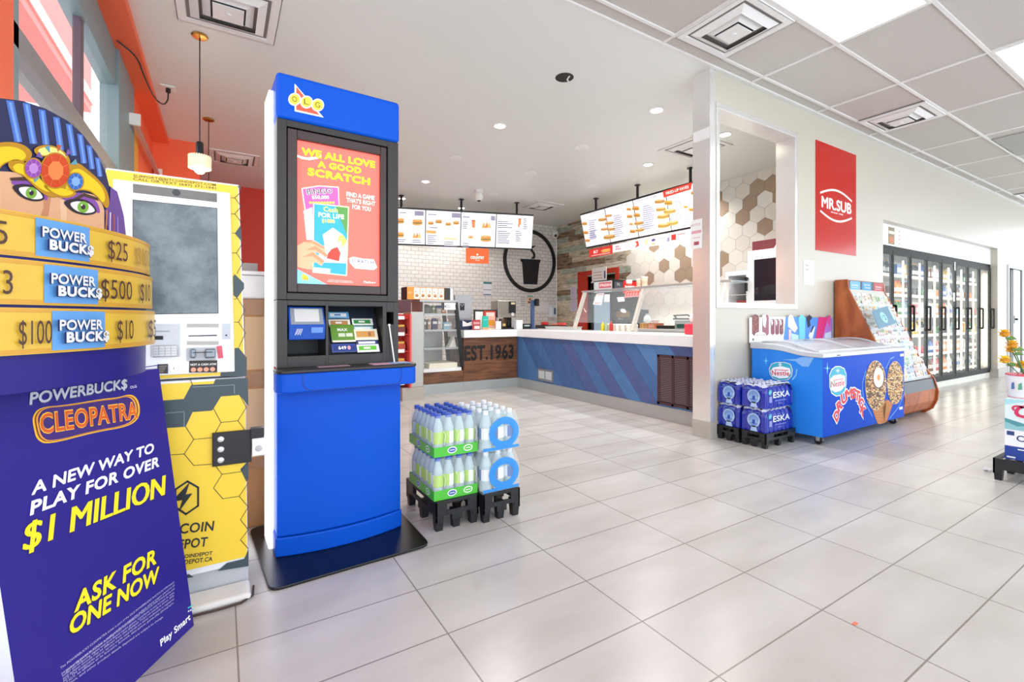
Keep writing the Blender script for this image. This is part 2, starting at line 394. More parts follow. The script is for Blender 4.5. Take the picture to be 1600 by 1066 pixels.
mb.box(XL-.06, XL-.02, 3.86, 3.94, .43, 2.93, MAUVE); mb.box(XL-.1, XL, 2.69, 4.85, 2.19, 2.29, mat('8d8a88', rough=.5)); mb.box(XL-.1, XL, 2.69, 2.75, .35, 2.93, GREYF); mb.box(XL-.1, XL, 2.69, 4.85, .35, .43, GREYF)
struct('window_2', mb, bevel=.003)
build('pane', MB().box(XL-.055, XL-.05, 2.72, 4.86, .4, 2.95, glass('e8f2f4', .1)), bpy.data.objects['window_2'])
mb = MB(); mb.box(-2.6, -1.5, -3, 8.4, 3.85, 4.7, mat('e06a60', rough=.6)); mb.box(-1.52, -1.48, -3, 8.4, 3.95, 4.1, mat('f0b3ab', rough=.6))
struct('canopy', mb)
struct('ground', MB().box(-9, -.95, -6, 12, -.2, -.1, mat('b9bbba', rough=.9)))
# ================================================================= CEILING FITTINGS
LAMPM = mat('fcfdff', emit=LAMP, noise=0, rough=.6)
def panel(x, y, label):
    t = thing('ceiling_light', label, 'ceiling light', (x, y, CEIL), 0, 'ceiling light panels')
    f = MB(); w = .02
    f.box(-.598, .598, -.295, -.295+w, -.004, .012, TB).box(-.598, .598, .295-w, .295, -.004, .012, TB).box(-.598, -.598+w, -.275, .275, -.004, .012, TB).box(.598-w, .598, -.275, .275, -.004, .012, TB)
    build('frame', f, t, world=False)
    build('diffuser', MB().box(-.579, .579, -.276, .276, -.002, .008, LAMPM), t, world=False)
panel(3.65, 1.5685, 'bright rectangular ceiling light panel nearer the steel end of the wall')
panel(6.09, .955, 'bright ceiling light panel cut off by the right edge of the photo')
for x, y in ((1.2, -.27), (3.65, -.885), (8.53, .34), (6.09, -1.5), (9.75, -.885), (12.2, .955)):
    panel(x, y, 'bright ceiling light panel outside the frame above the shop floor')
VW = mat('e9e8e6', rough=.4, noise=.03); VD = mat('7d7a77', rough=.7)
def vent(x, y, label, s=.6, z=CEIL):
    t = thing('ceiling_vent', label, 'ceiling vent', (x, y, z), 0, 'square ceiling vents')
    h = s/2
    build('backing', MB().box(-h+.03, h-.03, -h+.03, h-.03, -.003, .006, VD), t, world=False)
    def ringb(mb, a, b, z0, z1):   # sloping square ring
        o = [(-a, -a, z0), (a, -a, z0), (a, a, z0), (-a, a, z0)]; i = [(-b, -b, z1), (b, -b, z1), (b, b, z1), (-b, b, z1)]
        mb.add(o+i+[(p[0], p[1], p[2]+.004) for p in o+i], [(j, (j+1) % 4, 4+(j+1) % 4, 4+j) for j in range(4)]+[(8+j, 12+j, 12+(j+1) % 4, 8+(j+1) % 4) for j in range(4)], VW)
    f = MB(); ringb(f, h, h-.05, -.012, -.012); ringb(f, h-.05, h-.065, -.012, .002); f.box(-h, h, -h, -h+.004, -.012, 0, VW).box(-h, h, h-.004, h, -.012, 0, VW).box(-h, -h+.004, -h, h, -.012, 0, VW).box(h-.004, h, -h, h, -.012, 0, VW)
    build('frame', f, t, world=False)
    for a, b in ((.74*h, .56*h), (.50*h, .34*h)):
        f = MB(); ringb(f, a, b, -.008, -.034); build('louvre', f, t, world=False)
    k = .30*h
    f = MB().box(-k, k, -k, k, -.046, -.038, VW); f.cyl((0, 0, -.046), (0, 0, -.054), .02, VW); build('centre_plate', f, t, world=False)
vent(3.35, 2.185, 'square white ceiling vent beside the nearer light panel, above the steel wall end')
vent(6.43, 2.185, 'square white ceiling vent in the grid ceiling above the red wall sign')
p = atz(1592, 305, CEIL); vent(p.x+.2, 2.185, 'square ceiling vent at the far right edge of the photo')
vent(.04, 3.95, 'large white ceiling vent above the blue kiosk, cut by the top of the photo', .64)
vent(5.24, 3.97, 'square white ceiling vent half hidden behind the steel wall end', .66)
vent(5.38, 7.62, 'square white ceiling vent above the kitchen corner', .66)
vent(.15, 7.6, 'square white ceiling vent by the red wall behind the pendant lamp', .6)
p = atz(1578, 230, CEIL)
solo('return_grille', MB().box(p.x-.55, p.x+.55, 1.30, 1.85, CEIL-.004, CEIL+.01, mat('a9a6a2', rough=.7, noise=.2, scale=120)), 'flat grey return air grille in the grid ceiling at far right', 'grille')
DLM = mat('fff6e0', emit=9, noise=0)
def downlight(px, py, label, lit):
    p = atz(px, py, CEIL)
    t = thing('downlight', label, 'downlight', (p.x, p.y, CEIL), 0, 'lit round downlights' if lit else 'unlit round ceiling discs')
    f = MB(); f.lathe([(.085, -.001), (.085, -.006), (.062, -.009), (.058, -.002)], (0, 0, 0), WHITE, 24); build('trim_ring', f, t, world=False, smooth=True)
    build('lens', MB().cyl((0, 0, -.0005), (0, 0, -.006), .06, DLM if lit else VW, n=24), t, world=False)
    if lit:
        l = bpy.data.lights.new('downlight', 'SPOT'); l.energy = 75 if 'work counter' in label else (105 if 'menu' not in label or 'red and white' in label else 62); l.spot_size = 2.4; l.spot_blend = .8; l.shadow_soft_size = .06; l.color = (1, .97, .93)
        o = bpy.data.objects.new('lamp', l); C.objects.link(o); o.parent = t; o.location = (0, 0, -.015)
downlight(781, 196.5, 'lit downlight in the plaster ceiling nearest the blue kiosk', True)
downlight(1026, 172, 'lit downlight just left of the steel wall end', True)
downlight(1012.6, 257, 'lit downlight above the red and white menu board', True)
downlight(665, 283.5, 'lit downlight above the left menu board', True)
downlight(1133, 210, 'lit downlight seen through the serving hatch', True)
downlight(721, 325, 'lit downlight by the middle post of the left menu board', True)
downlight(628, 310, 'lit downlight by the left post of the left menu board', True)
for x_, y_, w_ in ((6.58, 6.2, 'left'), (6.6, 5.15, 'right')):    # added lamps, out of sight behind the sandwich menu, brightening the hexagon wall
    v_ = x_*S_+y_*C_; downlight(800+FPX*(x_*C_-y_*S_)/v_, HOR-FPX*(CEIL-EYE)/v_, f'lit downlight over the work counter behind the sandwich menu board, {w_} one', True)
downlight(712, 246.5, 'unlit white ceiling disc between the two left lit downlights', False)
downlight(909, 229.7, 'unlit white ceiling disc in the middle of the plaster ceiling', False)
downlight(829, 270.6, 'unlit white ceiling disc above the security camera', False)
downlight(925, 291, 'unlit white ceiling disc by the left end of the right menu board', False)
downlight(770, 303, 'unlit white ceiling disc right behind the security camera', False)
p = atz(882, 121, CEIL)
mb = MB(); mb.cyl((p.x, p.y, CEIL-.003), (p.x, p.y, CEIL+.02), .085, BLACK, n=24); mb.tube([(p.x+.02, p.y-.05, CEIL-.004), (p.x+.03, p.y, CEIL-.012), (p.x+.07, p.y+.03, CEIL-.004)], .006, WHITE)
solo('ceiling_hole', mb, 'round black hole in the plaster ceiling with a white wire end', 'hole')
p = atz(748, 297, CEIL)
t = thing('security_camera', 'white dome security camera on the ceiling above the left menu board', 'security camera', (p.x, p.y, CEIL))
build('base', MB().lathe([(.075, 0), (.075, -.05), (.06, -.06)], (0, 0, 0), WHITE, 20), t, world=False, smooth=True)
build('body', MB().lathe([(.05, -.05), (.07, -.09), (.075, -.14), (.055, -.18), (.03, -.19)], (0, 0, 0), WHITE, 20), t, world=False, smooth=True)
build('lens', MB().lathe([(.035, -.186), (.03, -.2), (.01, -.205)], (0, -.01, 0), BLACK, 16), t, world=False, smooth=True)
t = thing('security_camera', 'small white camera in the corner where the tiled and planked walls meet', 'security camera', (XH-.12, YT-.1, 3.08))
build('body', MB().lathe([(.07, .08), (.08, 0), (.06, -.06), (.02, -.08)], (0, 0, 0), WHITE, 16), t, world=False, smooth=True)
build('lens', MB().ball((-.03, -.06, -.03), .035, BLACK), t, world=False)
# pendants
BRASS = mat('b98b45', rough=.28, metal=.9, noise=.05); BULB = mat('fff2cc', emit=14, noise=0)
SHADEG = mat('e8d9b8', rough=.15, metal=.4, emit=.35, noise=.2, scale=40)
def pendant(x, y, drop, label):
    t = thing('pendant_lamp', label, 'pendant lamp', (x, y, CEIL), 0, 'pendant lamps by the window wall')
    build('ceiling_plate', MB().lathe([(.055, 0), (.058, -.008), (.05, -.018), (.01, -.02)], (0, 0, 0), BRASS, 24), t, world=False, smooth=True)
    build('cord', MB().cyl((0, 0, -.015), (0, 0, -drop+.2), .004, BLACK, n=8), t, world=False)
    build('socket', MB().lathe([(.02, -drop+.21), (.026, -drop+.2), (.026, -drop+.1), (.02, -drop+.1)], (0, 0, 0), BLACK, 16), t, world=False, smooth=True)
    s = MB(); n = 28
    for k in range(n): a = 2*PI*k/n; s.cyl((.07*math.cos(a), .07*math.sin(a), -drop+.1), (.07*math.cos(a), .07*math.sin(a), -drop), .008, SHADEG, n=8)
    s.lathe([(.02, -drop+.1), (.076, -drop+.1), (.076, -drop+.094), (.02, -drop+.094)], (0, 0, 0), BRASS, 24)
    build('shade', s, t, world=False, smooth=True)
    build('bulb', MB().ball((0, 0, -drop+.0), .042, BULB, 16), t, world=False, smooth=True)
    l = bpy.data.lights.new('pendant', 'POINT'); l.energy = 6; l.shadow_soft_size = .045; l.color = (1, .85, .6)
    o = bpy.data.objects.new('lamp', l); C.objects.link(o); o.parent = t; o.location = (0, 0, -drop-.06)
pendant(-.148, 4.44, 1.05, 'brass pendant lamp nearest the camera, glowing above the yellow machine')
pendant(-.125, 6.25, 1.05, 'second pendant lamp, its cord just right of the nearest pendant')
p = atz(384, 296, CEIL); pendant(p.x, p.y, 1.1, 'farthest pendant lamp, glowing in the gap between yellow machine and blue kiosk')
# wall socket with a lead on the beam
q = Vector((-.555, 5.6, CEIL-.002))
t = thing('ceiling_outlet', 'white ceiling power outlet with a black plug and lead, beside the orange beam', 'outlet', (-.44, 5.6, CEIL))
build('plate', MB().box(-.06, .06, -.06, .06, -.012, 0, WHITE), t, world=False, bevel=.004)
pl = MB(); pl.cyl((0, 0, -.01), (0, 0, -.05), .02, BLACK); build('plug', pl, t, world=False)
pts = [Vector((0, 0, -.05)), Vector((0, -.02, -.14)), Vector((-.03, -.15, -.24)), Vector((-.08, -.35, -.25)), Vector((-.12, -.6, -.18)), Vector((-.14, -.8, -.12)), Vector((-.25, -.9, -.08))]
for _ in range(2): pts = [pts[0]]+[q for a_, b_ in zip(pts, pts[1:]) for q in (a_*.75+b_*.25, a_*.25+b_*.75)]+[pts[-1]]
build('lead', MB().tube(pts, .006, BLACK), t, world=False, smooth=True)
# roller blind rail below the beam
a = aty(0, 0, 1)
mb = MB(); mb.bar((-.66, 5.35, 2.82), (-.66, 7.15, 2.82), .035, .035, STEELD); mb.box(-.7, -.62, 5.33, 5.36, 2.8, 2.9, WHITE); mb.box(-.7, -.62, 7.14, 7.17, 2.8, 2.9, WHITE)
solo('blind_rail', mb, 'grey metal roller blind rail along the orange wall', 'blind rail')
# ================================================================= COUNTERS
XB, YC = 3.97, 6.27
CT0, CT1 = .79, .9
def wood_mat(c, d, name, axis=(1, 12, 12)):
    m, nt, b = node_mat(name); tc = nt.nodes.new('ShaderNodeTexCoord'); mp = nt.nodes.new('ShaderNodeMapping'); mp.inputs['Scale'].default_value = axis
    nt.links.new(tc.outputs['Object'], mp.inputs[0]); n = nt.nodes.new('ShaderNodeTexNoise'); n.inputs['Scale'].default_value = 2.5; n.inputs['Detail'].default_value = 8; n.inputs['Distortion'].default_value = .8
    nt.links.new(mp.outputs[0], n.inputs['Vector']); r = nt.nodes.new('ShaderNodeValToRGB'); r.color_ramp.elements[0].position = .35; r.color_ramp.elements[0].color = (*lin(d), 1)
    r.color_ramp.elements[1].position = .66; r.color_ramp.elements[1].color = (*lin(c), 1); nt.links.new(n.outputs[0], r.inputs[0]); nt.links.new(r.outputs[0], b.inputs['Base Color']); b.inputs['Roughness'].default_value = .42
    return m
WALNUT = wood_mat('8a5c3c', '5a3826', 'walnut')
WALNUT2 = wood_mat('7d5236', '4e3020', 'walnut')
BL = [mat(c, rough=.45, noise=.22, scale=9) for c in ('4c78ac', '476ca0', '416396', '5582b6', '4f5f92')]
KICK = mat('b9bdbd', rough=.35, metal=.55, noise=.08, scale=5)
# blue counter
t = thing('service_counter', 'long counter fronted with slanting blue planks and a metal kick plate', 'counter', (XB, 4.5, 0))
cb = MB(); cb.box(XB+.012, XB+.62, 2.86, YC+.55, .14, CT0-.002, mat('3a4560', rough=.6)); build('body', cb, t)
F = Fr((XB, YC, .145), (0, -1, 0)); L = YC-2.86; Hc = CT0-.15
pf = MB(); rnd = random.Random(2); wd = .235; sl = .58; x = -sl
def clip(pts, xm, xM):
    for ax, lim, sg in ((0, xm, 1), (0, xM, -1)):
        o = []
        for i in range(len(pts)):
            a, b2 = pts[i-1], pts[i]; ia, ib = sg*(a[0]-lim) >= 0, sg*(b2[0]-lim) >= 0
            if ia != ib:
                k = (lim-a[0])/(b2[0]-a[0]); o.append((lim, a[1]+k*(b2[1]-a[1])))
            if ib: o.append(b2)
        pts = o
        if not pts: break
    return pts
while x < L:
    q = clip([(x+.0015, Hc), (x+wd-.0015, Hc), (x+wd-.0015+sl, 0), (x+.0015+sl, 0)], 0, L)
    if len(q) > 2: pf.slab(F, q, .011, rnd.choice(BL))
    x += wd
build('plank_front', pf, t)
build('kick_plate', MB().box(XB-.004, XB+.014, 2.86, YC, 0, .143, KICK), t)
gp = MB(); VB = mat('4a2f35', rough=.4, noise=.1)
ga = F.px(1029, 590)[0]; gz0, gz1 = .2, .62
g0 = -F.px(0, 0)[0]
gy0 = atx(1029, 590, XB).y; gy1 = gy0-.78
gp.box(XB-.012, XB-.002, gy1, gy0, .165, .69, mat('2e2226', rough=.6))
gr = build('grille', gp, t)
fr = MB()
for k in range(5): y = gy0-.02-(gy0-gy1-.04)*k/4; fr.box(XB-.026, XB-.012, y-.016, y+.016, .165, .69, VB)
fr.box(XB-.026, XB-.012, gy1, gy0, .165, .195, VB); fr.box(XB-.026, XB-.012, gy1, gy0, .66, .69, VB)
build('grille_frame', fr, gr, bevel=.002)
sl_ = MB()
for k in range(26): z = .205+k*.0178; sl_.box(XB-.02, XB-.012, gy1+.02, gy0-.02, z, z+.009, mat('7a6468', rough=.4))
build('slats', sl_, gr)
vb = MB(); ya = atx(841, 585, XB).y; yb = atx(865, 585, XB).y
vb.box(XB-.012, XB, yb, ya, .17, .34, mat('8c9295', rough=.4, metal=.4)); y_ = (ya+yb)/2
vb.box(XB-.016, XB-.011, yb+.03, y_-.012, .2, .315, mat('c6ccd0', rough=.4)); vb.box(XB-.016, XB-.011, y_+.012, ya-.03, .2, .315, mat('c6ccd0', rough=.4))
build('socket_cover', vb, t, bevel=.002)
# wood counter
WX = 3.0
t = thing('service_counter', 'short walnut panelled counter lettered EST.1963 under the white worktop', 'counter', (3.45, YC, 0))
wb = MB(); wb.box(WX+.03, XB-.002, YC+.012, YC+.6, .14, CT0-.002, WALNUT2)
build('body', wb, t)
wf = MB(); wf.box(WX+.03, XB-.004, YC, YC+.011, .147, .46, WALNUT); wf.box(WX+.03, XB-.004, YC, YC+.011, .463, CT0-.002, WALNUT2)
build('panel', wf, t, bevel=.0015)
build('kick_plate', MB().box(WX+.03, XB-.004, YC-.004, YC+.014, 0, .143, KICK), t)
FW = Fr((WX, YC-.002, 0), (1, 0, 0))
x0, z0 = FW.px(727, 563); x1, z1 = FW.px(801, 539)
lt = MB()
vv = []
INK = mat('1a1310', rough=.5)
lt.text(FW, (x0+x1)/2, .45, 'EST.1963', .225, INK, k=.004, w=x1-x0+.03, bold=.03); build('lettering', lt, t)
# worktop: one L-shaped slab
wt = MB(); SL = mat('f4f4f5', rough=.25, noise=.015)
F = Fr((0, 0, CT1), (1, 0, 0), (0, 1, 0))
wt.slab(F, [(3.02, YC-.035), (XB-.035, YC-.035), (XB-.035, 2.82), (XB+.75, 2.82), (XB+.75, YC+.65), (3.02, YC+.65)], CT1-CT0, SL)
solo('worktop', wt, 'thick white worktop running round both counters', 'worktop', bevel=.004)
# ---- display case at the left end
STE = mat('b8b8b3', rough=.42, metal=.5, noise=.06, scale=5)
CX0, CX1 = 2.405, 3.0
t = thing('pastry_case', 'glass fronted pastry display case beside the walnut counter', 'display case', (2.7, YC, 0))
build('kick_plate', MB().box(CX0, WX+.027, YC-.004, YC+.5, 0, .143, KICK), t)
build('base', MB().box(CX0, WX+.027, YC+.0, YC+.5, .147, .31, WALNUT).box(CX0, 2.99, YC-.01, YC+.5, .312, .36, WHITE), t, bevel=.002)
zt = 1.31
bk = MB(); bk.box(CX0, CX1-.1, YC+.48, YC+.5, .36, .92, STE); bk.box(CX0, CX0+.02, YC+.02, YC+.48, .36, zt, STE)
build('back_panel', bk, t)
# sloping dark end frame
ef = MB(); ef.bar((CX1, YC-.01, .37), (CX1-.09, YC+.02, zt), .045, .05, BLACK); ef.bar((CX1, YC+.48, .37), (CX1-.09, YC+.48, zt), .045, .05, BLACK)
build('end_frame', ef, t)
for z in (.64, .90, 1.13):
    e = CX1-.02-(z-.37)*.09
    s = build('shelf', MB().box(CX0+.01, e, YC+.03, YC+.48, z, z+.008, glass('dfe8e6', .35)), t)
    build('shelf_edge', MB().box(CX0+.01, e, YC+.02, YC+.035, z-.012, z+.016, STEELD), s)
build('bottom_shelf', MB().box(CX0+.1, CX1-.06, YC+.03, YC+.47, .362, .43, mat('efe7d2', rough=.6)), t)
build('top', MB().box(CX0-.05, CX1-.09, YC+.0, YC+.5, zt, zt+.03, STEELD), t)
build('front_glass', MB().add([(CX0, YC+.0, .365), (CX1-.01, YC+.0, .365), (CX1-.1, YC+.02, zt), (CX0, YC+.02, zt)], [(0, 1, 2, 3)], glass('e6efee', .10)), t)
sg = MB(); sg.box(2.72, 2.90, YC-.006, YC-.002, 1.2, 1.3, PAPER); F = Fr((2.72, YC-.0065, 1.2), (1, 0, 0))
for k in range(3): sg.rect(F, .02, .03+.02*k, .1-.01*k, .036+.02*k, P('8a8a90'), .0005)
sg.rect(F, .005, .035, .02, .06, P('3c4460'), .0005)
build('notice', sg, t)
# pastries and packets in the case
def packet(name, x0, x1, z, h, y, c, label, cat, lean=.0):
    mb = MB(); mb.box(x0, x1, y, y+.06, z, z+h*.92, P(c)); F = Fr((x0, y-.0008, z), (1, 0, 0)); mb.rect(F, .1*(x1-x0), h*.5, .9*(x1-x0), h*.72, PAPER)
    mb.box(x0+.006, x1-.006, y+.02, y+.04, z+h*.92, z+h, P(c)); solo(name, mb, label, cat, bevel=.004)
packet('snack_packet', 2.62, 2.665, 1.139, .13, YC+.2, '9aa35a', 'green snack packet on the upper shelf of the pastry case', 'packet')
packet('snack_packet', 2.68, 2.745, 1.139, .09, YC+.16, 'd9c9b9', 'pale snack packet on the upper shelf of the pastry case', 'packet')
packet('snack_packet', 2.70, 2.80, 1.139, .13, YC+.25, '2f3f86', 'dark blue snack packet on the upper shelf of the pastry case', 'packet')
packet('snack_packet', 2.745, 2.80, 1.139, .075, YC+.14, 'c96f2a', 'orange snack packet on the upper shelf of the pastry case', 'packet')
packet('snack_packet', 2.475, 2.51, .909, .16, YC+.15, '5c6670', 'dark grey packet on the middle shelf of the pastry case, far left', 'packet')
packet('snack_packet', 2.53, 2.57, .909, .16, YC+.15, 'b58f73', 'tan packet on the middle shelf of the pastry case', 'packet')
packet('snack_packet', 2.6, 2.68, .909, .17, YC+.15, '5b4a6a', 'purple packet on the middle shelf of the pastry case', 'packet')
packet('snack_packet', 2.69, 2.74, .909, .17, YC+.16, 'd6c2b4', 'cream packet beside the purple one in the pastry case', 'packet')
packet('snack_packet', 2.765, 2.87, .909, .115, YC+.12, '8fb4c8', 'pale blue packet on the middle shelf of the pastry case', 'packet')
packet('snack_packet', 2.89, 2.93, .909, .12, YC+.2, 'b7a8a0', 'greyish packet at the right of the middle pastry case shelf', 'packet')
mb = MB(); mb.lathe([(.07, 0), (.09, .02), (.09, .09), (.05, .13), (.01, .14)], (2.52, YC+.2, 1.139), mat('6e6660', rough=.4, noise=.5, scale=60), 16); solo('cake_dome', mb, 'dark domed tray of pastries on the upper shelf of the pastry case', 'tray', smooth=True)
mb = MB(); mb.add([(2.84, YC+.1, .65), (2.96, YC+.1, .65), (2.93, YC+.12, .82), (2.93, YC+.2, .82), (2.96, YC+.22, .65), (2.84, YC+.22, .65)], [(0, 1, 2), (1, 4, 3, 2), (0, 2, 3, 5), (5, 3, 4), (0, 5, 4, 1)], P('ece6d8')); solo('price_card', mb, 'triangular white price card on the lower glass shelf of the pastry case', 'card')
# picture-box of ready meals on the case
t = thing('menu_box', 'long orange box with five food pictures on top of the pastry case', 'menu box', (2.6, YC+.1, zt+.03))
B0 = aty(636, 468, YC+.05).x; B1 = aty(703, 468, YC+.05).x; bz0 = zt+.031; bz1 = aty(636, 448, YC+.05).z
OR = P('e58a36', emit=.25)
mb = MB(); mb.box(B0, B1, YC+.05, YC+.3, bz0, bz1, mat('3b3635', rough=.5)); build('case', mb, t)
F = Fr((B0, YC+.048, bz0), (1, 0, 0)); Lb = B1-B0; hb = bz1-bz0; mb = MB(); mb.rect(F, 0, 0, Lb*.86, hb, OR)
mb.text(F, Lb*.07, hb*.45, 'HOT', hb*.16, P('fbe6c8'), w=Lb*.09)
for k in range(5):
    a = Lb*(.155+.142*k); mb.rect(F, a, hb*.06, a+Lb*.125, hb*.94, P('fbead8', emit=.3), .0006); mb.ell(F, a+Lb*.062, hb*.32, Lb*.04, hb*.13, P('b5764c'), .0012); mb.ell(F, a+Lb*.062, hb*.40, Lb*.035, hb*.07, P('d7a56f'), .0016)
    mb.ell(F, a+Lb*(.04+.02*(k % 3)), hb*.62, Lb*.012, hb*.06, P('a14b37'), .0016); mb.rect(F, a+Lb*.03, hb*.76, a+Lb*.095, hb*.8, P('b9a79a'), .0012)
build('picture_front', mb, t)
mb = MB(); mb.cyl((B1+.046, YC+.12, bz0), (B1+.046, YC+.12, bz1), .042, STEEL, n=16); solo('metal_canister', mb, 'small metal canister at the right end of the orange picture box', 'canister', smooth=True)
mb = MB(); a = aty(624, 480, YC-.05).x; mb.box(a-.05, B0+.06, YC+.05, YC+.35, 1.15, zt+.02, mat('5a2630', rough=.4)); mb.box(a-.07, a-.03, YC, YC+.3, 1.12, 1.25, P('e8a92e')); solo('burgundy_box', mb, 'dark burgundy box on the steel cabinet left of the pastry case', 'box', bevel=.004)
# steel end cabinet and candy rack
px0 = 642; sx0 = aty(642, 600, 5.95).x; sx1 = aty(661.5, 600, 5.95).x
t = thing('steel_cabinet', 'brushed steel end cabinet standing left of the pastry case', 'cabinet', ((sx0+sx1)/2, 6.1, 0))
build('body', MB().box(sx0-.0, sx1, 5.95, 6.25, .17, 1.16, STE), t, bevel=.003)
build('plinth', MB().box(sx0-.12, sx1+.006, 5.935, 6.25, 0, .168, BASET), t)
t = thing('candy_rack', 'red candy rack with white price strips, half hidden by the blue kiosk', 'display rack', (sx0-.13, 6.0, 0))
RD = mat('d8423f', rough=.5, noise=.06)
build('side_panel', MB().box(sx0-.03, sx0-.006, 5.9, 6.25, .17, 1.13, mat('e8605c', rough=.45)), t, bevel=.002)
build('back_panel', MB().box(sx0-.34, sx0-.03, 6.2, 6.22, .17, 1.13, RD), t)
for k, z in enumerate((.22, .42, .64, .86, 1.07)):
    s = build('shelf', MB().box(sx0-.34, sx0-.03, 5.95, 6.2, z, z+.012, RD), t); build('price_strip', MB().box(sx0-.34, sx0-.09, 5.94, 5.95, z-.01, z+.035, WHITE), s)
for k, (z, c, nm) in enumerate(((.233, 'c9a23a', 'lowest'), (.433, 'e0812e', 'second'), (.653, 'b8452e', 'third'), (.873, '7b2f2a', 'fourth'))):
    mb = MB(); mb.box(sx0-.30, sx0-.06, 5.98, 6.14, z, z+.09, P(c)); mb.box(sx0-.2, sx0-.07, 5.99, 6.1, z+.09, z+.12, P('e7b64a')); solo('candy_box', mb, f'open candy box on the {nm} shelf from the bottom of the red rack', 'candy box', bevel=.006)
# ================================================================= FRONT MACHINES
def pp(F, pts, ox=0, oy=0, sc=1): return [F.px(ox+x/sc, oy+y/sc) for x, y in pts]
def ptxt(mb, F, a, b, h, body, m, k=.002, bold=0, shear=0, ox=0, oy=0, sc=1, al='C'):
    a = (ox+a[0]/sc, oy+a[1]/sc); b = (ox+b[0]/sc, oy+b[1]/sc); h = h/sc
    A = F.px(*a); B = F.px(*b); mid = ((a[0]+b[0])/2, (a[1]+b[1])/2); M = F.px(*mid); T = F.px(mid[0], mid[1]-h)
    w = math.hypot(B[0]-A[0], B[1]-A[1]); rot = math.atan2(B[1]-A[1], B[0]-A[0])
    mb.text(F, (A[0]+B[0])/2, (A[1]+B[1])/2, body, abs(T[1]-M[1]), m, k, w=w, bold=bold, shear=shear, rot=rot)
# ---------------------------------------------------------------- blue lottery kiosk
KA = math.radians(2.0); KU = Vector((math.cos(KA), math.sin(KA), 0)); KV = Vector((-math.sin(KA), math.cos(KA), 0))
KO = Vector((.208, 2.32, 0))
def kp(x, y, z): return KO+KU*x+KV*y+Vector((0, 0, z))
K = Fr(KO, KU)
t = thing('lottery_kiosk', 'tall blue and black lottery kiosk with a red lit poster and a shelf', 'kiosk', KO+KU*.28+KV*.15, 0)
BLUE = mat('0052c8', rough=.42, noise=.02, scale=3, spec=.2); BLUEH = mat('3f7fe0', rough=.4, noise=.02)
BLUEH = BLUE
CHAR = mat('2b2725', rough=.42, noise=.1, scale=60)
def kbox(mb, x0, x1, y0, y1, z0, z1, m):
    v = [kp(x, y, z) for z in (z0, z1) for y in (y0, y1) for x in (x0, x1)]
    return mb.add(v, [(0, 2, 3, 1), (4, 5, 7, 6), (0, 1, 5, 4), (1, 3, 7, 5), (3, 2, 6, 7), (2, 0, 4, 6)], m)
def kprism(mb, pts, z0, z1, m):
    n = len(pts); v = [kp(x, y, z0) for x, y in pts]+[kp(x, y, z1) for x, y in pts]
    return mb.add(v, [tuple(range(n-1, -1, -1)), tuple(range(n, 2*n))]+[(i, (i+1) % n, n+(i+1) % n, n+i) for i in range(n)], m)
def bow(x0, x1, yb, dep, n=14): # bowed front outline, front is -y
    c = (x0+x1)/2; h = (x1-x0)/2
    return [(x0+(x1-x0)*i/n, -dep*(1-((x0+(x1-x0)*i/n-c)/h)**2)) for i in range(n+1)]+[(x1, yb), (x0, yb)]
# base mat
q = [atz(427, 923), atz(669, 851), atz(630, 808), atz(394, 832)]
mb = MB(); r_ = .05
def rounded(pts, r, n=5):
    o = []
    for i in range(len(pts)):
        p0, p1, p2 = Vector(pts[i-1]), Vector(pts[i]), Vector(pts[(i+1) % len(pts)])
        a = p1+(p0-p1).normalized()*r; b = p1+(p2-p1).normalized()*r
        for k in range(n+1):
            s = k/n; o.append(tuple(a*(1-s)**2+p1*2*s*(1-s)+b*s*s))
    return o
m2 = rounded([(.158, 2.055), (.835, 2.085), (.835, 2.74), (.118, 2.72)], .05)
mb.slab(Fr((0, 0, .012), (1, 0, 0), (0, 1, 0)), [(x, y) for x, y in m2], .0115, mat('0d1012', rough=.3, noise=.2, scale=30)); build('base_plate', mb, t, bevel=.003)
mb = MB(); kprism(mb, bow(0, .568, .3, .04), .10, .76, BLUE); kprism(mb, bow(-.006, .574, .3, .048), .012, .097, BLUE); build('lower_cabinet', mb, t, bevel=.006)
# drawer shelf
mb = MB(); sh = rounded([(-.018, .02), (-.018, -.125), (.612, -.125), (.612, .02)], .05, 6)
kprism(mb, sh, .752, .835, BLUE); dr = build('drawer', mb, t, bevel=.006)
mb = MB(); F = Fr(kp(0, -.1262, 0), KU); mb.line(F, [(.085, .834), (.085, .785), (.1, .765), (.12, .758), (.50, .758), (.52, .77), (.525, .79), (.525, .834)], .0035, mat('0a2f86', rough=.5), .0006); build('drawer_groove', mb, dr)
mb = MB(); kprism(mb, rounded([(-.02, .02), (-.02, -.13), (.614, -.13), (.614, .02)], .05, 6), .8355, .850, mat('241d1e', rough=.3, noise=.1)); build('writing_shelf', mb, t, bevel=.004)
# tower: frame pieces round poster and niches
A = K.px(447, 195); zT = K.px(432, 180)[1]
TW = .556
def hole_frame(mb, x0, x1, z0, z1, hx0, hx1, hz0, hz1, m, y0=0, y1=.05):
    kbox(mb, x0, hx0, y0, y1, z0, z1, m); kbox(mb, hx1, x1, y0, y1, z0, z1, m); kbox(mb, hx0, hx1, y0, y1, z0, hz0, m); kbox(mb, hx0, hx1, y0, y1, hz1, z1, m)
ztop = 2.165; zhead = K.px(525, 203)[1]
pz0 = K.px(528, 460)[1]; pz1 = K.px(526, 213)[1]; pxa = K.px(448, 330)[0]; pxb = K.px(606, 330)[0]
zseam = K.px(525, 470.5)[1]
mb = MB(); hole_frame(mb, 0, TW, zseam+.002, zhead, pxa, pxb, pz0, pz1, CHAR); kbox(mb, .0, TW, .05, .26, zseam+.002, zhead, CHAR); build('tower', mb, t, bevel=.002)
mb = MB(); kbox(mb, -.004, TW+.004, -.012, .26, zhead, ztop, BLUE)
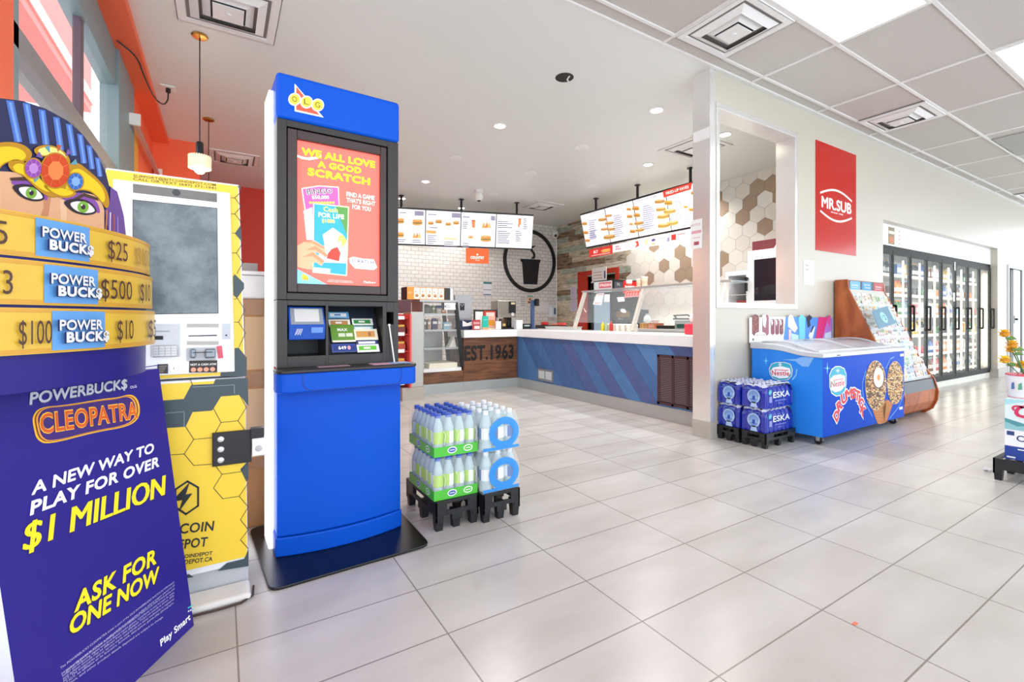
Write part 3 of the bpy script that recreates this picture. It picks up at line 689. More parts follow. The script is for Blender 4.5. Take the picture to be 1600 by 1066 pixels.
hd = build('header', mb, t, bevel=.018, seg=4)
F = Fr(kp(0, -.0125, 0), KU); mb = MB(); so = dict(ox=420, oy=100, sc=6.66)
OW = P('fbfbf5', emit=.3); OY = P('f3e36a'); OR2 = P('ef8a6a')
mb.poly(F, pp(F, [(268, 205), (570, 558), (270, 492)], **so), OW, .0008); mb.poly(F, pp(F, [(285, 235), (530, 535), (285, 478)], **so), P('e0593f'), .0014)
for cx, cy in ((268, 370), (392, 398), (508, 430)):
    mb.poly(F, pp(F, [(cx+66*math.cos(i*PI/12), cy+66*math.sin(i*PI/12)) for i in range(24)], **so), OW, .002)
    mb.poly(F, pp(F, [(cx+54*math.cos(i*PI/12), cy+54*math.sin(i*PI/12)) for i in range(24)], **so), P('f5dd45'), .0026)
for cx, cy, l in ((268, 370, 'O'), (392, 398, 'L'), (508, 430, 'G')): ptxt(mb, F, (cx-26, cy+22), (cx+26, cy+32), 58, l, P('8a7a20'), .0032, 0.01, **so)
build('emblem', mb, hd)
# poster
mb = MB(); hole_frame(mb, pxa+.004, pxb-.004, pz0+.004, pz1-.004, pxa+.045, pxb-.035, pz0+.045, pz1-.045, mat('3a2b29', rough=.35, noise=.1), .004, .03); pf = build('poster_frame', mb, t, bevel=.004)
F = Fr(kp(0, .024, 0), KU); mb = MB(); E = .42
def pk(c): return mat(c, rough=.4, noise=.02, emit=E)
# the frame face sits a little behind K
mb.rect(F, pxa+.04, pz0+.04, pxb-.03, pz1-.04, pk('f0685a'), 0)
s3 = dict(ox=420, oy=180, sc=7.1); s4 = dict(ox=440, oy=300, sc=6.27)
YEL = pk('f7e21a'); WH = pk('fbf3ec')
mb.poly(F, pp(F, [(285, 425), (340, 452), (420, 470), (500, 465), (590, 450), (540, 485), (450, 500), (360, 485), (300, 455)], **s3), WH, .0008)
ptxt(mb, F, (362, 442), (1180, 592), 84, 'WE ALL LOVE', YEL, .0016, .05, **s3)
ptxt(mb, F, (540, 578), (1026, 652), 72, 'A GOOD', YEL, .0016, .05, **s3)
ptxt(mb, F, (430, 668), (1122, 782), 86, 'SCRATCH', YEL, .0016, .05, **s3)
for a, b, w in (((862, 900), (1172, 945), 'FIND A GAME'), ((862, 965), (1180, 1010), "THAT'S RIGHT"), ((925, 1040), (1130, 1070), 'FOR YOU')): ptxt(mb, F, a, b, 50, w, WH, .0016, .02, **s3)
mb.poly(F, pp(F, [(362, 810), (560, 780), (775, 795), (785, 1010), (560, 1300), (430, 1290)], **s3), pk('fbe6c6'), .0004)
mb.poly(F, pp(F, [(375, 820), (560, 792), (765, 806), (775, 1010), (540, 1290), (440, 1280)], **s3), pk('c5559a'), .0008)
ptxt(mb, F, (425, 885), (712, 868), 62, 'BINGO', WH, .0014, .06, **s3); ptxt(mb, F, (428, 882), (708, 865), 58, 'BINGO', pk('4a4a55'), .002, .015, **s3)
ptxt(mb, F, (480, 930), (670, 932), 40, '$50,000', WH, .0014, .02, **s3)
for k in range(9): mb.poly(F, pp(F, [(460+32*k+15*math.cos(i*PI/6), 972+15*math.sin(i*PI/6)) for i in range(12)], **s3), pk('f1c040'), .0014)
mb.poly(F, pp(F, [(215, 185), (300, 150), (305, 470), (245, 470)], **s4), WH, .0012)
mb.poly(F, pp(F, [(308, 108), (660, 145), (640, 825), (300, 790)], **s4), pk('fbe3b0'), .0016)
mb.poly(F, pp(F, [(318, 118), (650, 155), (630, 815), (312, 780)], **s4), pk('2c9cd6'), .002)
mb.poly(F, pp(F, [(530, 142), (650, 155), (640, 430), (600, 330), (560, 230)], **s4), pk('4f8a3c'), .0024)
mb.poly(F, pp(F, [(400, 420), (500, 350), (600, 420), (640, 500), (630, 700), (315, 690), (420, 520)], **s4), pk('c9cdd2'), .0024)
mb.poly(F, pp(F, [(560, 430), (600, 420), (640, 480), (600, 540), (540, 520)], **s4), pk('d7b95c'), .003)
mb.poly(F, pp(F, [(490, 560), (545, 540), (575, 600), (560, 680), (440, 650), (455, 600)], **s4), pk('c63a28'), .0034)
mb.poly(F, pp(F, [(530, 490), (580, 480), (590, 530), (550, 550)], **s4), pk('e8dcc0'), .0038)
ptxt(mb, F, (410, 192), (550, 205), 50, 'Cash', pk('c8e04a'), .003, .03, **s4)
ptxt(mb, F, (358, 245), (610, 270), 46, 'FOR LIFE', WH, .003, .03, **s4); ptxt(mb, F, (395, 300), (520, 308), 38, '$1000', YEL, .003, .03, **s4)
mb.poly(F, pp(F, [(315, 740), (475, 755), (475, 800), (312, 782)], **s4), WH, .003)
SK = pk('e2a37e'); SK2 = pk('c98660')      # the printed hand holding the ticket
mb.poly(F, pp(F, [(130, 540), (220, 490), (330, 480), (420, 540), (430, 600), (360, 600), (320, 590), (420, 680), (390, 725), (330, 690), (300, 700), (310, 760), (250, 760), (130, 730)], **s4), SK, .0036)
for a in ([(215, 495), (300, 478), (425, 545), (410, 560), (300, 505)], [(225, 570), (330, 530), (455, 620), (430, 640), (330, 570)], [(200, 640), (300, 590), (420, 680), (395, 700), (300, 630)]): mb.poly(F, pp(F, a, **s4), SK2, .0042)
mb.poly(F, pp(F, [(130, 745), (510, 942), (125, 935)], **s4), pk('7fd0ee'), .002); mb.poly(F, pp(F, [(195, 815), (220, 805), (265, 835), (262, 868), (200, 860)], **s4), YEL, .0026); ptxt(mb, F, (200, 862), (262, 866), 25, 'OLG', pk('d4442e'), .003, .03, **s4)
mb.poly(F, pp(F, [(660, 650), (700, 635), (800, 655), (900, 660), (935, 740), (905, 765), (720, 750), (670, 700)], **s4), WH, .0016)
ptxt(mb, F, (685, 688), (900, 708), 30, 'SCRATCH', pk('3b4c74'), .0022, .02, **s4); ptxt(mb, F, (730, 730), (890, 742), 18, 'ONE TODAY', pk('ef9a86'), .0022, .01, **s4)
ptxt(mb, F, (460, 865), (690, 880), 10, 'see game conditions for odds and prizes', WH, .0012, **s4); ptxt(mb, F, (445, 880), (700, 893), 10, 'tickets are subject to availability in store', WH, .0012, **s4); ptxt(mb, F, (805, 892), (920, 898), 20, 'PlaySmart', WH, .0012, .01, **s4)
build('poster', mb, t)
# niche section
zs0 = .85
nx0, nz0 = K.px(449, 556); nx1, nz1 = K.px(509, 478); rx0 = K.px(513, 500)[0]; rx1 = K.px(598, 500)[0]; rz0 = K.px(560, 553)[1]
sx0_, sz0_ = K.px(604, 507); sx1_, sz1_ = K.px(615, 488)
mb = MB(); nz0 = min(nz0, rz0)
for a, b in ((0, nx0), (nx1, rx0), (rx1, sx0_), (sx1_, TW)): kbox(mb, a, b, 0, .17, zs0, zseam, CHAR)
kbox(mb, nx0, nx1, 0, .17, zs0, nz0, CHAR); kbox(mb, rx0, rx1, 0, .17, zs0, nz0, CHAR); kbox(mb, nx0, nx1, 0, .17, nz1, zseam, CHAR); kbox(mb, rx0, rx1, 0, .17, nz1, zseam, CHAR)
kbox(mb, sx0_, sx1_, 0, .17, zs0, sz0_, CHAR); kbox(mb, sx0_, sx1_, 0, .17, sz1_, zseam, CHAR); kbox(mb, 0, TW, .17, .26, zs0, zseam, BLACKP); build('niche_housing', mb, t, bevel=.0015)
mb = MB(); BL2 = mat('0f4fb5', rough=.4); ax0 = nx0+.006; ax1 = nx1-.003; az0 = K.px(480, 531)[1]; az1 = nz1-.005; am = K.px(480, 509)[1]
mb.add([kp(ax0, .0, az0), kp(ax1, .0, az0), kp(ax1, -.012, am), kp(ax0, -.012, am), kp(ax0, .1, az0), kp(ax1, .1, az0), kp(ax1, .12, az1), kp(ax0, .12, az1), kp(ax1, .03, az1), kp(ax0, .03, az1)],
       [(0, 1, 2, 3), (3, 2, 8, 9), (9, 8, 6, 7), (0, 4, 5, 1), (1, 5, 6, 8, 2), (0, 3, 9, 7, 4)], BL2); sc_ = build('ticket_checker', mb, t, bevel=.004)
F = Fr((kp(ax0, -.012, am)), KU, (kp(ax0, .03, az1)-kp(ax0, -.012, am))); w = ax1-ax0; h = (kp(ax0, .03, az1)-kp(ax0, -.012, am)).length
mb = MB(); mb.rect(F, .008, .006, w-.008, h-.008, mat('8f989f', rough=.2, noise=.1), .001); mb.rect(F, w*.16, h*.2, w*.84, h*.86, mat('c2c4c2', rough=.2, emit=.15), .002); build('screen', mb, sc_)
F = Fr(kp(ax0, -.0, az0), KU, kp(ax0, -.012, am)-kp(ax0, 0, az0)); hh = am-az0; mb = MB()
for k in range(5): mb.line(F, [(w*(.16+.035*k), hh*.35+.004*(k % 2)), (w*(.22+.035*k), hh*.8)], .002, WHITE, .001)
mb.rect(F, w*.6, hh*.5, w*.93, hh*.9, mat('6f9be6', rough=.3), .002); build('scan_slot', mb, sc_)
# rack back and slips
mb = MB(); zb = nz0; mb.add([kp(rx0, .02, zb), kp(rx1, .02, zb), kp(rx1, .15, nz1), kp(rx0, .15, nz1)], [(0, 1, 2, 3)], mat('2c3440', rough=.3)); build('slip_rack', mb, t)
slips = [((553, 165, 735, 222), '6fb7e6', 'ffffff', '', 'pale blue betting slip at the top left of the kiosk rack'), ((775, 225, 957, 287), 'f2f6ef', '3f9a4c', '', 'white and green betting slip at the top right of the kiosk rack'),
 ((560, 232, 748, 300), 'f6f3ea', 'c98f5a', '', 'white patterned betting slip behind the tall green one'), ((785, 294, 960, 345), '9fd3d2', 'f3f7f4', '', 'teal striped betting slip in the right column of the kiosk rack'),
 ((585, 280, 782, 445), '6a9a3c', 'f5f5ee', 'MAX', 'tallest green betting slip, in the left column of the kiosk rack'), ((800, 320, 997, 425), 'f4f0d8', 'd9a05a', '8', 'cream betting slip with an orange figure in the kiosk rack'),
 ((815, 425, 1003, 470), '31407e', 'e8ecf6', '', 'navy betting slip behind the bright green one in the rack'), ((590, 455, 802, 537), '3a4f9c', 'f2f2f6', '649', 'navy betting slip with white digits at the bottom left of the rack'),
 ((822, 460, 1014, 537), 'f0f4ea', '66c03a', '', 'bright green betting slip at the bottom right of the rack')]
dv = (kp(0, .15, nz1)-kp(0, .02, zb)).normalized()
for i, ((xa, ya, xb, yb), c1, c2, tx, lab) in enumerate(slips):
    F = Fr(kp(rx0, .02, zb)-(dv.cross(KU)*-1)*0, KU, dv); F.o = F.o+F.n*(.006+.0035*i)
    a = F.px(420+xa/5.92, 460+yb/5.92); b = F.px(420+xb/5.92, 460+ya/5.92); b = (min(b[0], rx1-rx0-.004), b[1]); mb = MB()
    mb.slab(F, [(a[0], a[1]), (b[0], a[1]), (b[0], b[1]), (a[0], b[1])], .002, P(c1, rough=.25), PAPER)
    w, h = b[0]-a[0], b[1]-a[1]
    if tx == '649': mb.rect(F, a[0]+w*.05, a[1]+h*.12, b[0]-w*.05, b[1]-h*.2, P('26397e'), .0005); mb.text(F, a[0]+w*.42, a[1]+h*.3, '649', h*.42, PAPER, .001, bold=.03); mb.ell(F, a[0]+w*.7, a[1]+h*.5, w*.07, h*.25, P('e8a7b8'), .001)
    elif tx == 'MAX': mb.text(F, a[0]+w*.5, a[1]+h*.62, 'MAX', h*.17, PAPER, .001, bold=.03); mb.rect(F, a[0]+w*.3, a[1]+h*.3, a[0]+w*.58, a[1]+h*.5, P('dfe8cc'), .001); mb.rect(F, a[0]+w*.62, a[1]+h*.3, a[0]+w*.9, a[1]+h*.5, P('dfe8cc'), .001); mb.rect(F, a[0]+w*.03, a[1], b[0], a[1]+h*.1, P('f6efe0'), .001)
    else:
        mb.rect(F, a[0]+w*.08, a[1]+h*.25, b[0]-w*.12, b[1]-h*.2, P(c2, rough=.25), .0005)
        if tx: mb.text(F, a[0]+w*.65, a[1]+h*.35, tx, h*.35, P('a0522a'), .001, bold=.03)
        else: mb.rect(F, a[0]+w*.3, a[1]+h*.4, b[0]-w*.4, b[1]-h*.35, P('f6f3e8' if c2 != 'ffffff' else '4f8ccc'), .001)
    solo('betting_slip', mb, lab, 'betting slip', 'betting slips in the kiosk rack')
# pen on a stalk, light strip, side and papers
a = kp(*[sx0_+.012, -.004, K.px(608, 508)[1]]); mb = MB(); mb.cyl(a, kp(sx0_+.03, -.03, .853), .0035, WHITE, n=8); mb.ball(a, .007, WHITE, 8); build('pen', mb, t, smooth=True)
mb = MB(); kbox(mb, -.022, -.002, .10, .26, .012, 2.12, mat('fdfdff', emit=1.6, noise=0)); build('light_strip', mb, t, bevel=.004)
for x0, y0, x1, y1, c, l in ((.40, -.09, .52, -.01, 'e8b8cf', 'pink slip of paper lying on the shelf of the blue kiosk'), (.49, -.1, .585, -.02, '9db6e6', 'blue slip of paper at the right end of the kiosk shelf'), (.16, -.07, .3, -.015, 'b795a4', 'crumpled mauve slip on the kiosk shelf below the ticket checker')):
    mb = MB(); z = .8505+.002*(c == '9db6e6'); kbox(mb, x0, x1, y0, y1, z, z+.0015, P(c)); solo('paper_slip', mb, l, 'paper')
# ---------------------------------------------------------------- yellow cash machine
FB = Fr((0, 2.155, 0), (1, 0, 0))
YE = mat('f3cf3c', rough=.38, noise=.02, scale=4); DK = mat('3b4b52', rough=.4, noise=.03); BW = mat('eff1f4', rough=.3, noise=.015)
t = thing('cash_machine', 'yellow and white cash kiosk with honeycomb graphics behind the purple display stand', 'cash machine', (-.14, 2.3, 0))
zs = FB.px(330, 591)[1]
def mprism(mb, pts, y0, y1, m):
    return mb.slab(Fr((0, y0, 0), (1, 0, 0)), pts, y1-y0, m)
mb = MB(); mprism(mb, [(-0.3721, 0.0933), (0.0889, 0.0933), (0.0806, zs-.004), (-0.3669, zs-.004)], 2.16, 2.57, BW); lo = build('lower_cabinet', mb, t, bevel=.004)
mb = MB(); mprism(mb, [(-0.3669, zs+.004), (0.0806, zs+.004), (0.0579, 1.6023), (-0.3483, 1.6023)], 2.16, 2.57, BW); up = build('upper_cabinet', mb, t, bevel=.004)
mb = MB(); mprism(mb, [(-0.3618, .0), (0.0910, .0), (0.0910, 0.0902), (-0.3618, 0.0902)], 2.17, 2.57, mat('b9bcc0', rough=.4)); build('plinth', mb, t)
mb = MB(); q = atz(392, 932); mb.box(-.3, q.x, q.y-.03, 2.165, .0, .028, mat('e3e1dc', rough=.5)); build('foot_plate', mb, t, bevel=.02, seg=4)
mb = MB(); q2 = [(-.28, q.y-.035, .008), (-.1, q.y-.045, .008), (0, q.y-.05, .008), (.06, q.y-.045, .008), (q.x+.006, q.y-.01, .008), (q.x+.012, q.y+.06, .008)]; mb.tube(q2, .004, mat('3a211c')); build('cable', mb, t)
# lower door graphics
F = Fr((0, 2.158, 0), (1, 0, 0)); s5 = dict(ox=220, oy=540, sc=2.536); mb = MB()
mb.poly(F, [(-0.3638, 0.1191), (0.0858, 0.1191), (0.0786, zs-.012), (-0.3618, zs-.012)], YE, .0006)
for pl in ([(60, 220), (170, 212), (200, 156), (288, 152), (296, 134), (424, 127), (426, 240), (392, 196), (318, 202), (288, 250), (282, 258), (205, 264), (178, 322), (60, 330)], [(426, 458), (394, 490), (418, 540), (427, 528)], [(303, 894), (340, 862), (410, 845), (427, 806), (427, 874)], [(150, 925), (190, 905), (210, 918)]):
    mb.poly(F, pp(F, pl, **s5), DK, .0012)
for l in ([(178, 322), (210, 372), (285, 365), (318, 305), (288, 250)], [(318, 305), (385, 298), (418, 245), (392, 196)], [(210, 372), (172, 430), (210, 475), (280, 470)], [(172, 430), (60, 437)], [(298, 480), (322, 510), (395, 500), (426, 460)], [(322, 510), (288, 565), (325, 607), (390, 597), (426, 545)], [(390, 597), (426, 640), (395, 690), (426, 730), (395, 770), (426, 805)], [(385, 298), (412, 335)], [(196, 134), (205, 156)]):
    mb.line(F, pp(F, l, **s5), .0022, BLACK, .0016)
LW = P('9fb3bb')
mb.line(F, pp(F, [(205, 165), (370, 156), (371, 190)], **s5), .0012, LW, .0018); mb.line(F, pp(F, [(100, 268), (172, 262), (172, 322)], **s5), .0012, LW, .0018)
INKB = P('23262b')
hx = [(185+sx*1, 600+sy) for sx, sy in ((-48, -30), (0, -62), (42, -38), (42, 35), (-6, 68), (-48, 40))]
mb.line(F, pp(F, hx+[hx[0]], **s5), .0068, INKB, .002); mb.poly(F, pp(F, [(120, 620), (195, 540), (178, 590), (205, 585), (150, 660), (165, 612)], **s5), INKB, .0026)
for a, b, h, w in (((70, 755), (287, 733), 40, 'BITCOIN'), ((110, 812), (262, 795), 38, 'DEPOT'), ((100, 852), (283, 829), 15, '@BITCOINDEPOT'), ((75, 880), (283, 853), 18, 'BITCOINDEPOT.CA')): ptxt(mb, F, a, b, h, w, INKB, .002, .02, **s5)
build('door_graphic', mb, lo)
# hasp and padlock
mb = MB(); pts = pp(F, [(283, 345), (438, 330), (438, 458), (283, 478)], **s5); mb.slab(Fr((0, 2.142, 0), (1, 0, 0)), pts, .012, BLACK); hs = build('hasp', mb, t, bevel=.003)
mb = MB()
for y in (368, 408, 450):
    x, z = pp(F, [(317, y)], **s5)[0]; mb.lathe([(.012, 0), (.01, .004), (.004, .007)], (0, 0, 0), STEEL, 14); n = 3*14
    for i in range(len(mb.v)-n, len(mb.v)): v = mb.v[i]; mb.v[i] = Vector((x+v.x, 2.141-v.z, z+v.y))
build('bolts', mb, hs, smooth=True)
a = pp(F, [(438, 325)], **s5)[0]; b = pp(F, [(490, 425)], **s5)[0]
mb = MB(); mb.box(a[0]-.004, b[0]-.004, 2.125, 2.17, a[1]-.04, a[1], BLACK); mb.box(a[0], b[0], 2.12, 2.165, b[1], a[1]-.038, STEEL); mb.cyl(((a[0]+b[0])/2, 2.122, b[1]+.03), ((a[0]+b[0])/2, 2.116, b[1]+.03), .012, STEELD); build('padlock', mb, t, bevel=.004)
# upper fascia
s2 = dict(ox=160, oy=240, sc=2.96); s6 = dict(ox=230, oy=480, sc=7.61); st = dict(ox=160, oy=250, sc=6.27); mb = MB()
mb.poly(F, [(-0.3638, zs+.008), (0.0765, zs+.008), (0.0537, 1.5951), (-0.3462, 1.5951)], YE, .0006)
for pl in ([(640, 330), (612, 370), (645, 408)], [(604, 570), (612, 558), (655, 600), (655, 625), (622, 670), (606, 655)], [(612, 900), (630, 898), (668, 945), (668, 1030), (545, 1030), (548, 1010), (612, 1008)], [(625, 150), (640, 150), (640, 170)]): mb.poly(F, pp(F, pl, **s2), DK, .0012)
for l in ([(595, 205), (612, 205), (640, 180)], [(612, 205), (642, 245), (612, 280), (597, 280)], [(612, 280), (645, 320)], [(600, 368), (612, 368)], [(646, 420), (620, 460), (600, 460)], [(620, 460), (650, 505), (622, 555)], [(610, 675), (625, 670), (660, 725), (630, 780), (612, 780)], [(630, 780), (662, 830), (632, 895)]): mb.line(F, pp(F, l, **s2), .0022, BLACK, .0016)
TI = P('6a5a2c'); ptxt(mb, F, (305, 168), (1112, 258), 24, 'SUPPORT@BITCOINDEPOT.COM', TI, .0016, .015, **st); ptxt(mb, F, (303, 197), (1112, 290), 24, 'CALL OR TEXT (647) 371-1941', TI, .0016, .015, **st)
ptxt(mb, F, (220, 840), (440, 820), 4, '_', INKB, .0016, **s6)
build('border_graphic', mb, up)
mb = MB(); FF = Fr((0, 2.144, 0), (1, 0, 0)); q = pp(F, [(65, 120), (590, 185), (612, 1008)], **s2); mb.slab(FF, [(-.333, q[2][1]), (q[2][0], q[2][1]), (q[1][0], q[1][1]), (-.326, q[1][1]+.0)], .012, BW); fa = build('fascia', mb, t, bevel=.004)
G = Fr((0, 2.1435, 0), (1, 0, 0))
mb = MB(); m, nt, b = node_mat('scuffed_reflecting_screen'); tc = nt.nodes.new('ShaderNodeTexCoord'); n = nt.nodes.new('ShaderNodeTexNoise'); n.inputs['Scale'].default_value = 11; n.inputs['Detail'].default_value = 7; n.inputs['Roughness'].default_value = .65; nt.links.new(tc.outputs['Object'], n.inputs['Vector'])
r = nt.nodes.new('ShaderNodeValToRGB'); r.color_ramp.elements[0].position = .38; r.color_ramp.elements[0].color = (*lin('5c666c'), 1); r.color_ramp.elements[1].position = .62; r.color_ramp.elements[1].color = (*lin('7c878b'), 1)  # scuffs from noise; the off screen's grey reflection is put into the colour
nt.links.new(n.outputs[0], r.inputs[0]); nt.links.new(r.outputs[0], b.inputs['Base Color']); b.inputs['Roughness'].default_value = .22
q = pp(G, [(140, 213), (531, 252), (537, 740), (140, 745)], **s2); mb.poly(G, q, BLACK, .0006); cx = sum(p[0] for p in q)/4; cz = sum(p[1] for p in q)/4
mb.poly(G, [(cx+(x-cx)*.985, cz+(z-cz)*.988) for x, z in q], m, .0012); build('screen', mb, fa)
mb = MB(); mb.poly(G, pp(G, [(141, 140), (530, 185), (530, 225), (142, 181)], **s2), mat('6e6a66', rough=.25, noise=.3, scale=14), .001); c = pp(G, [(342, 181)], **s2)[0]; mb.ell(G, c[0], c[1], .0125, .0125, mat('2a2d30', rough=.2), .002)
for i in range(5):
    for j in range(4): x, z = pp(G, [(486+9*i, 190+10*j+1.1*i)], **s2)[0]; mb.ell(G, x, z, .0011, .0011, BLACK, .002, 6)
build('camera_bar', mb, fa)
mb = MB(); GR = mat('c9ccd2', rough=.35); mb.poly(G, pp(G, [(40, 200), (390, 200), (385, 590), (40, 590)], **s6), GR, .0008); mb.poly(G, pp(G, [(60, 280), (270, 280), (270, 295), (60, 295)], **s6), P('9da1a6'), .0014); mb.poly(G, pp(G, [(60, 342), (190, 342), (190, 388), (60, 388)], **s6), BLACK, .0014); build('reader_panel', mb, fa)
mb = MB(); a = pp(G, [(60, 595)], **s6)[0]; b = pp(G, [(362, 450)], **s6)[0]; mb.box(a[0], b[0], 2.132, 2.143, a[1], b[1], STEELD); kp_ = build('keypad', mb, fa, bevel=.002)
mb = MB(); wk = (b[0]-a[0]); hk = b[1]-a[1]
for i in range(4):
    for j in range(4): x = a[0]+wk*(.06+.235*i); z = a[1]+hk*(.08+.225*j); mb.box(x, x+wk*.2, 2.128, 2.132, z, z+hk*.18, mat('c7c9ca', rough=.35, metal=.4))
build('keys', mb, kp_)
mb = MB(); SG = mat('b4b1ad', rough=.5)
for y0, y1 in ((198, 241), (405, 450)): mb.poly(G, pp(G, [(470, y0), (850, y0), (850, y1), (470, y1)], **s6), SG, .0008)
mb.poly(G, pp(G, [(490, 338), (830, 329), (830, 343), (490, 350)], **s6), BLACK, .0012); mb.poly(G, pp(G, [(890, 197), (990, 197), (990, 383), (890, 383)], **s6), mat('aeb3bb', rough=.3, metal=.3), .0012); x, z = pp(G, [(940, 335)], **s6)[0]; mb.ell(G, x, z, .0035, .0035, BLACK, .002)
build('receipt_slots', mb, fa)
mb = MB(); a = pp(G, [(470, 640)], **s6)[0]; b = pp(G, [(818, 475)], **s6)[0]; mb.box(a[0], b[0], 2.136, 2.1435, a[1], b[1], mat('b7bcc2', rough=.35)); ba = build('note_acceptor', mb, fa, bevel=.002); mb = MB()
for xa, xb in ((510, 580), (685, 815)):
    c0 = pp(G, [(xa, 605)], **s6)[0]; c1 = pp(G, [(xb, 490)], **s6)[0]; mb.box(c0[0], c1[0], 2.12, 2.136, c0[1], c1[1], mat('7d858c', rough=.25, metal=.6))
build('guides', mb, ba, bevel=.006, seg=3)
mb = MB(); c0 = pp(G, [(545, 542)], **s6)[0]; c1 = pp(G, [(778, 526)], **s6)[0]; mb.box(c0[0], c1[0], 2.117, 2.12, c0[1], c1[1], BLACK); build('slot', mb, ba)
mb = MB(); mb.poly(G, pp(G, [(500, 640), (833, 632), (833, 775), (497, 780)], **s6), P('2b2220'), .001); ptxt(mb, G, (515, 698), (820, 690), 26, 'NOT A CASH ATM!', P('f4f0ea'), .0016, .03, **s6)
for x in (550, 627, 702, 777): u, z = pp(G, [(x, 745-(x-550)*.03)], **s6)[0]; mb.ell(G, u, z, .0085, .0085, P('e9a182'), .0016)
build('notice', mb, fa); mb = MB(); mb.poly(G, pp(G, [(120, 680), (248, 675), (248, 790), (120, 790)], **s6), P('3a3533'), .001)
for k in range(4): mb.poly(G, pp(G, [(140, 700+22*k), (235-12*k, 697+22*k), (235-12*k, 704+22*k), (140, 707+22*k)], **s6), P('a89f98'), .0014)
build('notice', mb, fa)
mb = MB(); mb.poly(G, pp(G, [(822, 465), (888, 458), (905, 605), (845, 612)], **s6), P('dd5a70'), .0012); solo_tag = build('red_tag', mb, fa)
mb = MB(); x, z = pp(G, [(318, 727)], **s6)[0]; mb.cyl((x, 2.143, z), (x, 2.134, z), .012, STEEL, n=18); mb.box(x-.001, x+.001, 2.1325, 2.134, z-.004, z+.004, BLACK); build('lock', mb, fa)
# ---------------------------------------------------------------- cardboard carton and tub behind the machines
t = thing('cardboard_carton', 'tall taped cardboard carton standing between the yellow machine and the blue kiosk', 'carton', (0, 3.0, 0))
zc = aty(405, 468, 2.75).z
mb = MB(); mb.box(-.3, .21, 2.75, 3.2, 0, zc, CARD); cc = build('box', mb, t, bevel=.004)
F = Fr((-.3, 2.749, 0), (1, 0, 0)); TAPE = mat('a06a35', rough=.2, noise=.15, scale=30); mb = MB(); mb.rect(F, 0, zc-.08, .51, zc, TAPE, 0); mb.rect(F, 0, .72, .51, .80, TAPE, 0); mb.rect(F, .34, 0, .40, zc, TAPE, .0005); mb.rect(F, 0, .3, .51, .37, TAPE, 0); mb.rect(F, .40, .36, .51, .71, P('d8b48a', rough=.6), .0005); mb.rect(F, .40, .81, .51, zc-.09, P('d8b48a', rough=.6), .0005); build('tape', mb, cc)
zb = aty(405, 424, 2.75).z
t = thing('white_tub', 'white plastic tub standing on the tall cardboard carton', 'tub', (-.05, 2.95, zc))
mb = MB(); mb.box(-.28, .205, 2.76, 3.15, zc+.001, zb-.02, WHITE); build('body', mb, t, bevel=.012)
mb = MB(); mb.box(-.29, .215, 2.75, 3.16, zb-.02, zb, WHITE); build('lid', mb, t, bevel=.006)
mb = MB(); mb.box(-.1, .16, 2.8, 3.0, zb+.001, zb+.045, mat('a8a39f', rough=.5)); F = Fr((-.1, 2.799, zb), (1, 0, 0)); mb.rect(F, .03, .005, .1, .03, P('b0433c'), .0005); solo('parcel', mb, 'grey parcel with a red mark lying on the white tub', 'parcel', bevel=.003)
# ---------------------------------------------------------------- purple display stand
AX = Vector((S_, C_, 0)); RT = Vector((C_, -S_, 0))
def dr(d, r, z): return AX*d+RT*r+Vector((0, 0, z))
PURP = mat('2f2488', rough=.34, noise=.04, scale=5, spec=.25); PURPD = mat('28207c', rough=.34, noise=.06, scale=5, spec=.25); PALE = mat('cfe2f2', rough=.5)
t = thing('display_stand', 'purple cardboard lottery stand with gold prize rings and a painted Egyptian queen', 'display stand', dr(1.37, -1.25, 0))
PN = Fr(dr(1.084, -1.11, 0), AX, Vector((0, 0, 1))-RT*.153)
zt = PN.px(248, 576)[1]; wr = PN.px(302, 971)[0]
mb = MB(); n0 = len(mb.v)
v = [PN.p(0, 0), PN.p(wr, 0), PN.p(PN.px(248, 576)[0], zt), PN.p(0, zt)]
bk = [dr(1.084, -1.40, 0), dr(1.49, -1.34, 0), dr(1.49, -1.36, .9), dr(1.084, -1.40, .9)]
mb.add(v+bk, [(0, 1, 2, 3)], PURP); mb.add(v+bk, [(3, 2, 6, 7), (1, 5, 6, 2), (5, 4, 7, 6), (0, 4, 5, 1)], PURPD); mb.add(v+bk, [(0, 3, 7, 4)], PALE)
s3 = dict(ox=0, oy=540, sc=2.026); F = PN
SIL = P('cfd3de', rough=.25); SILD = P('4a4f78'); LWH = P('f4f3fa', emit=.1); LYE = P('f4e01c', emit=.08); LOR = P('e2702a')
ptxt(mb, F, (90, 192), (407, 138), 38, 'POWERBUCK$', SILD, .001, .05, .2, **s3); ptxt(mb, F, (91, 189), (404, 136), 36, 'POWERBUCK$', SIL, .002, .03, .2, **s3); ptxt(mb, F, (411, 137), (431, 133), 8, 'OLG', LWH, .002, **s3)
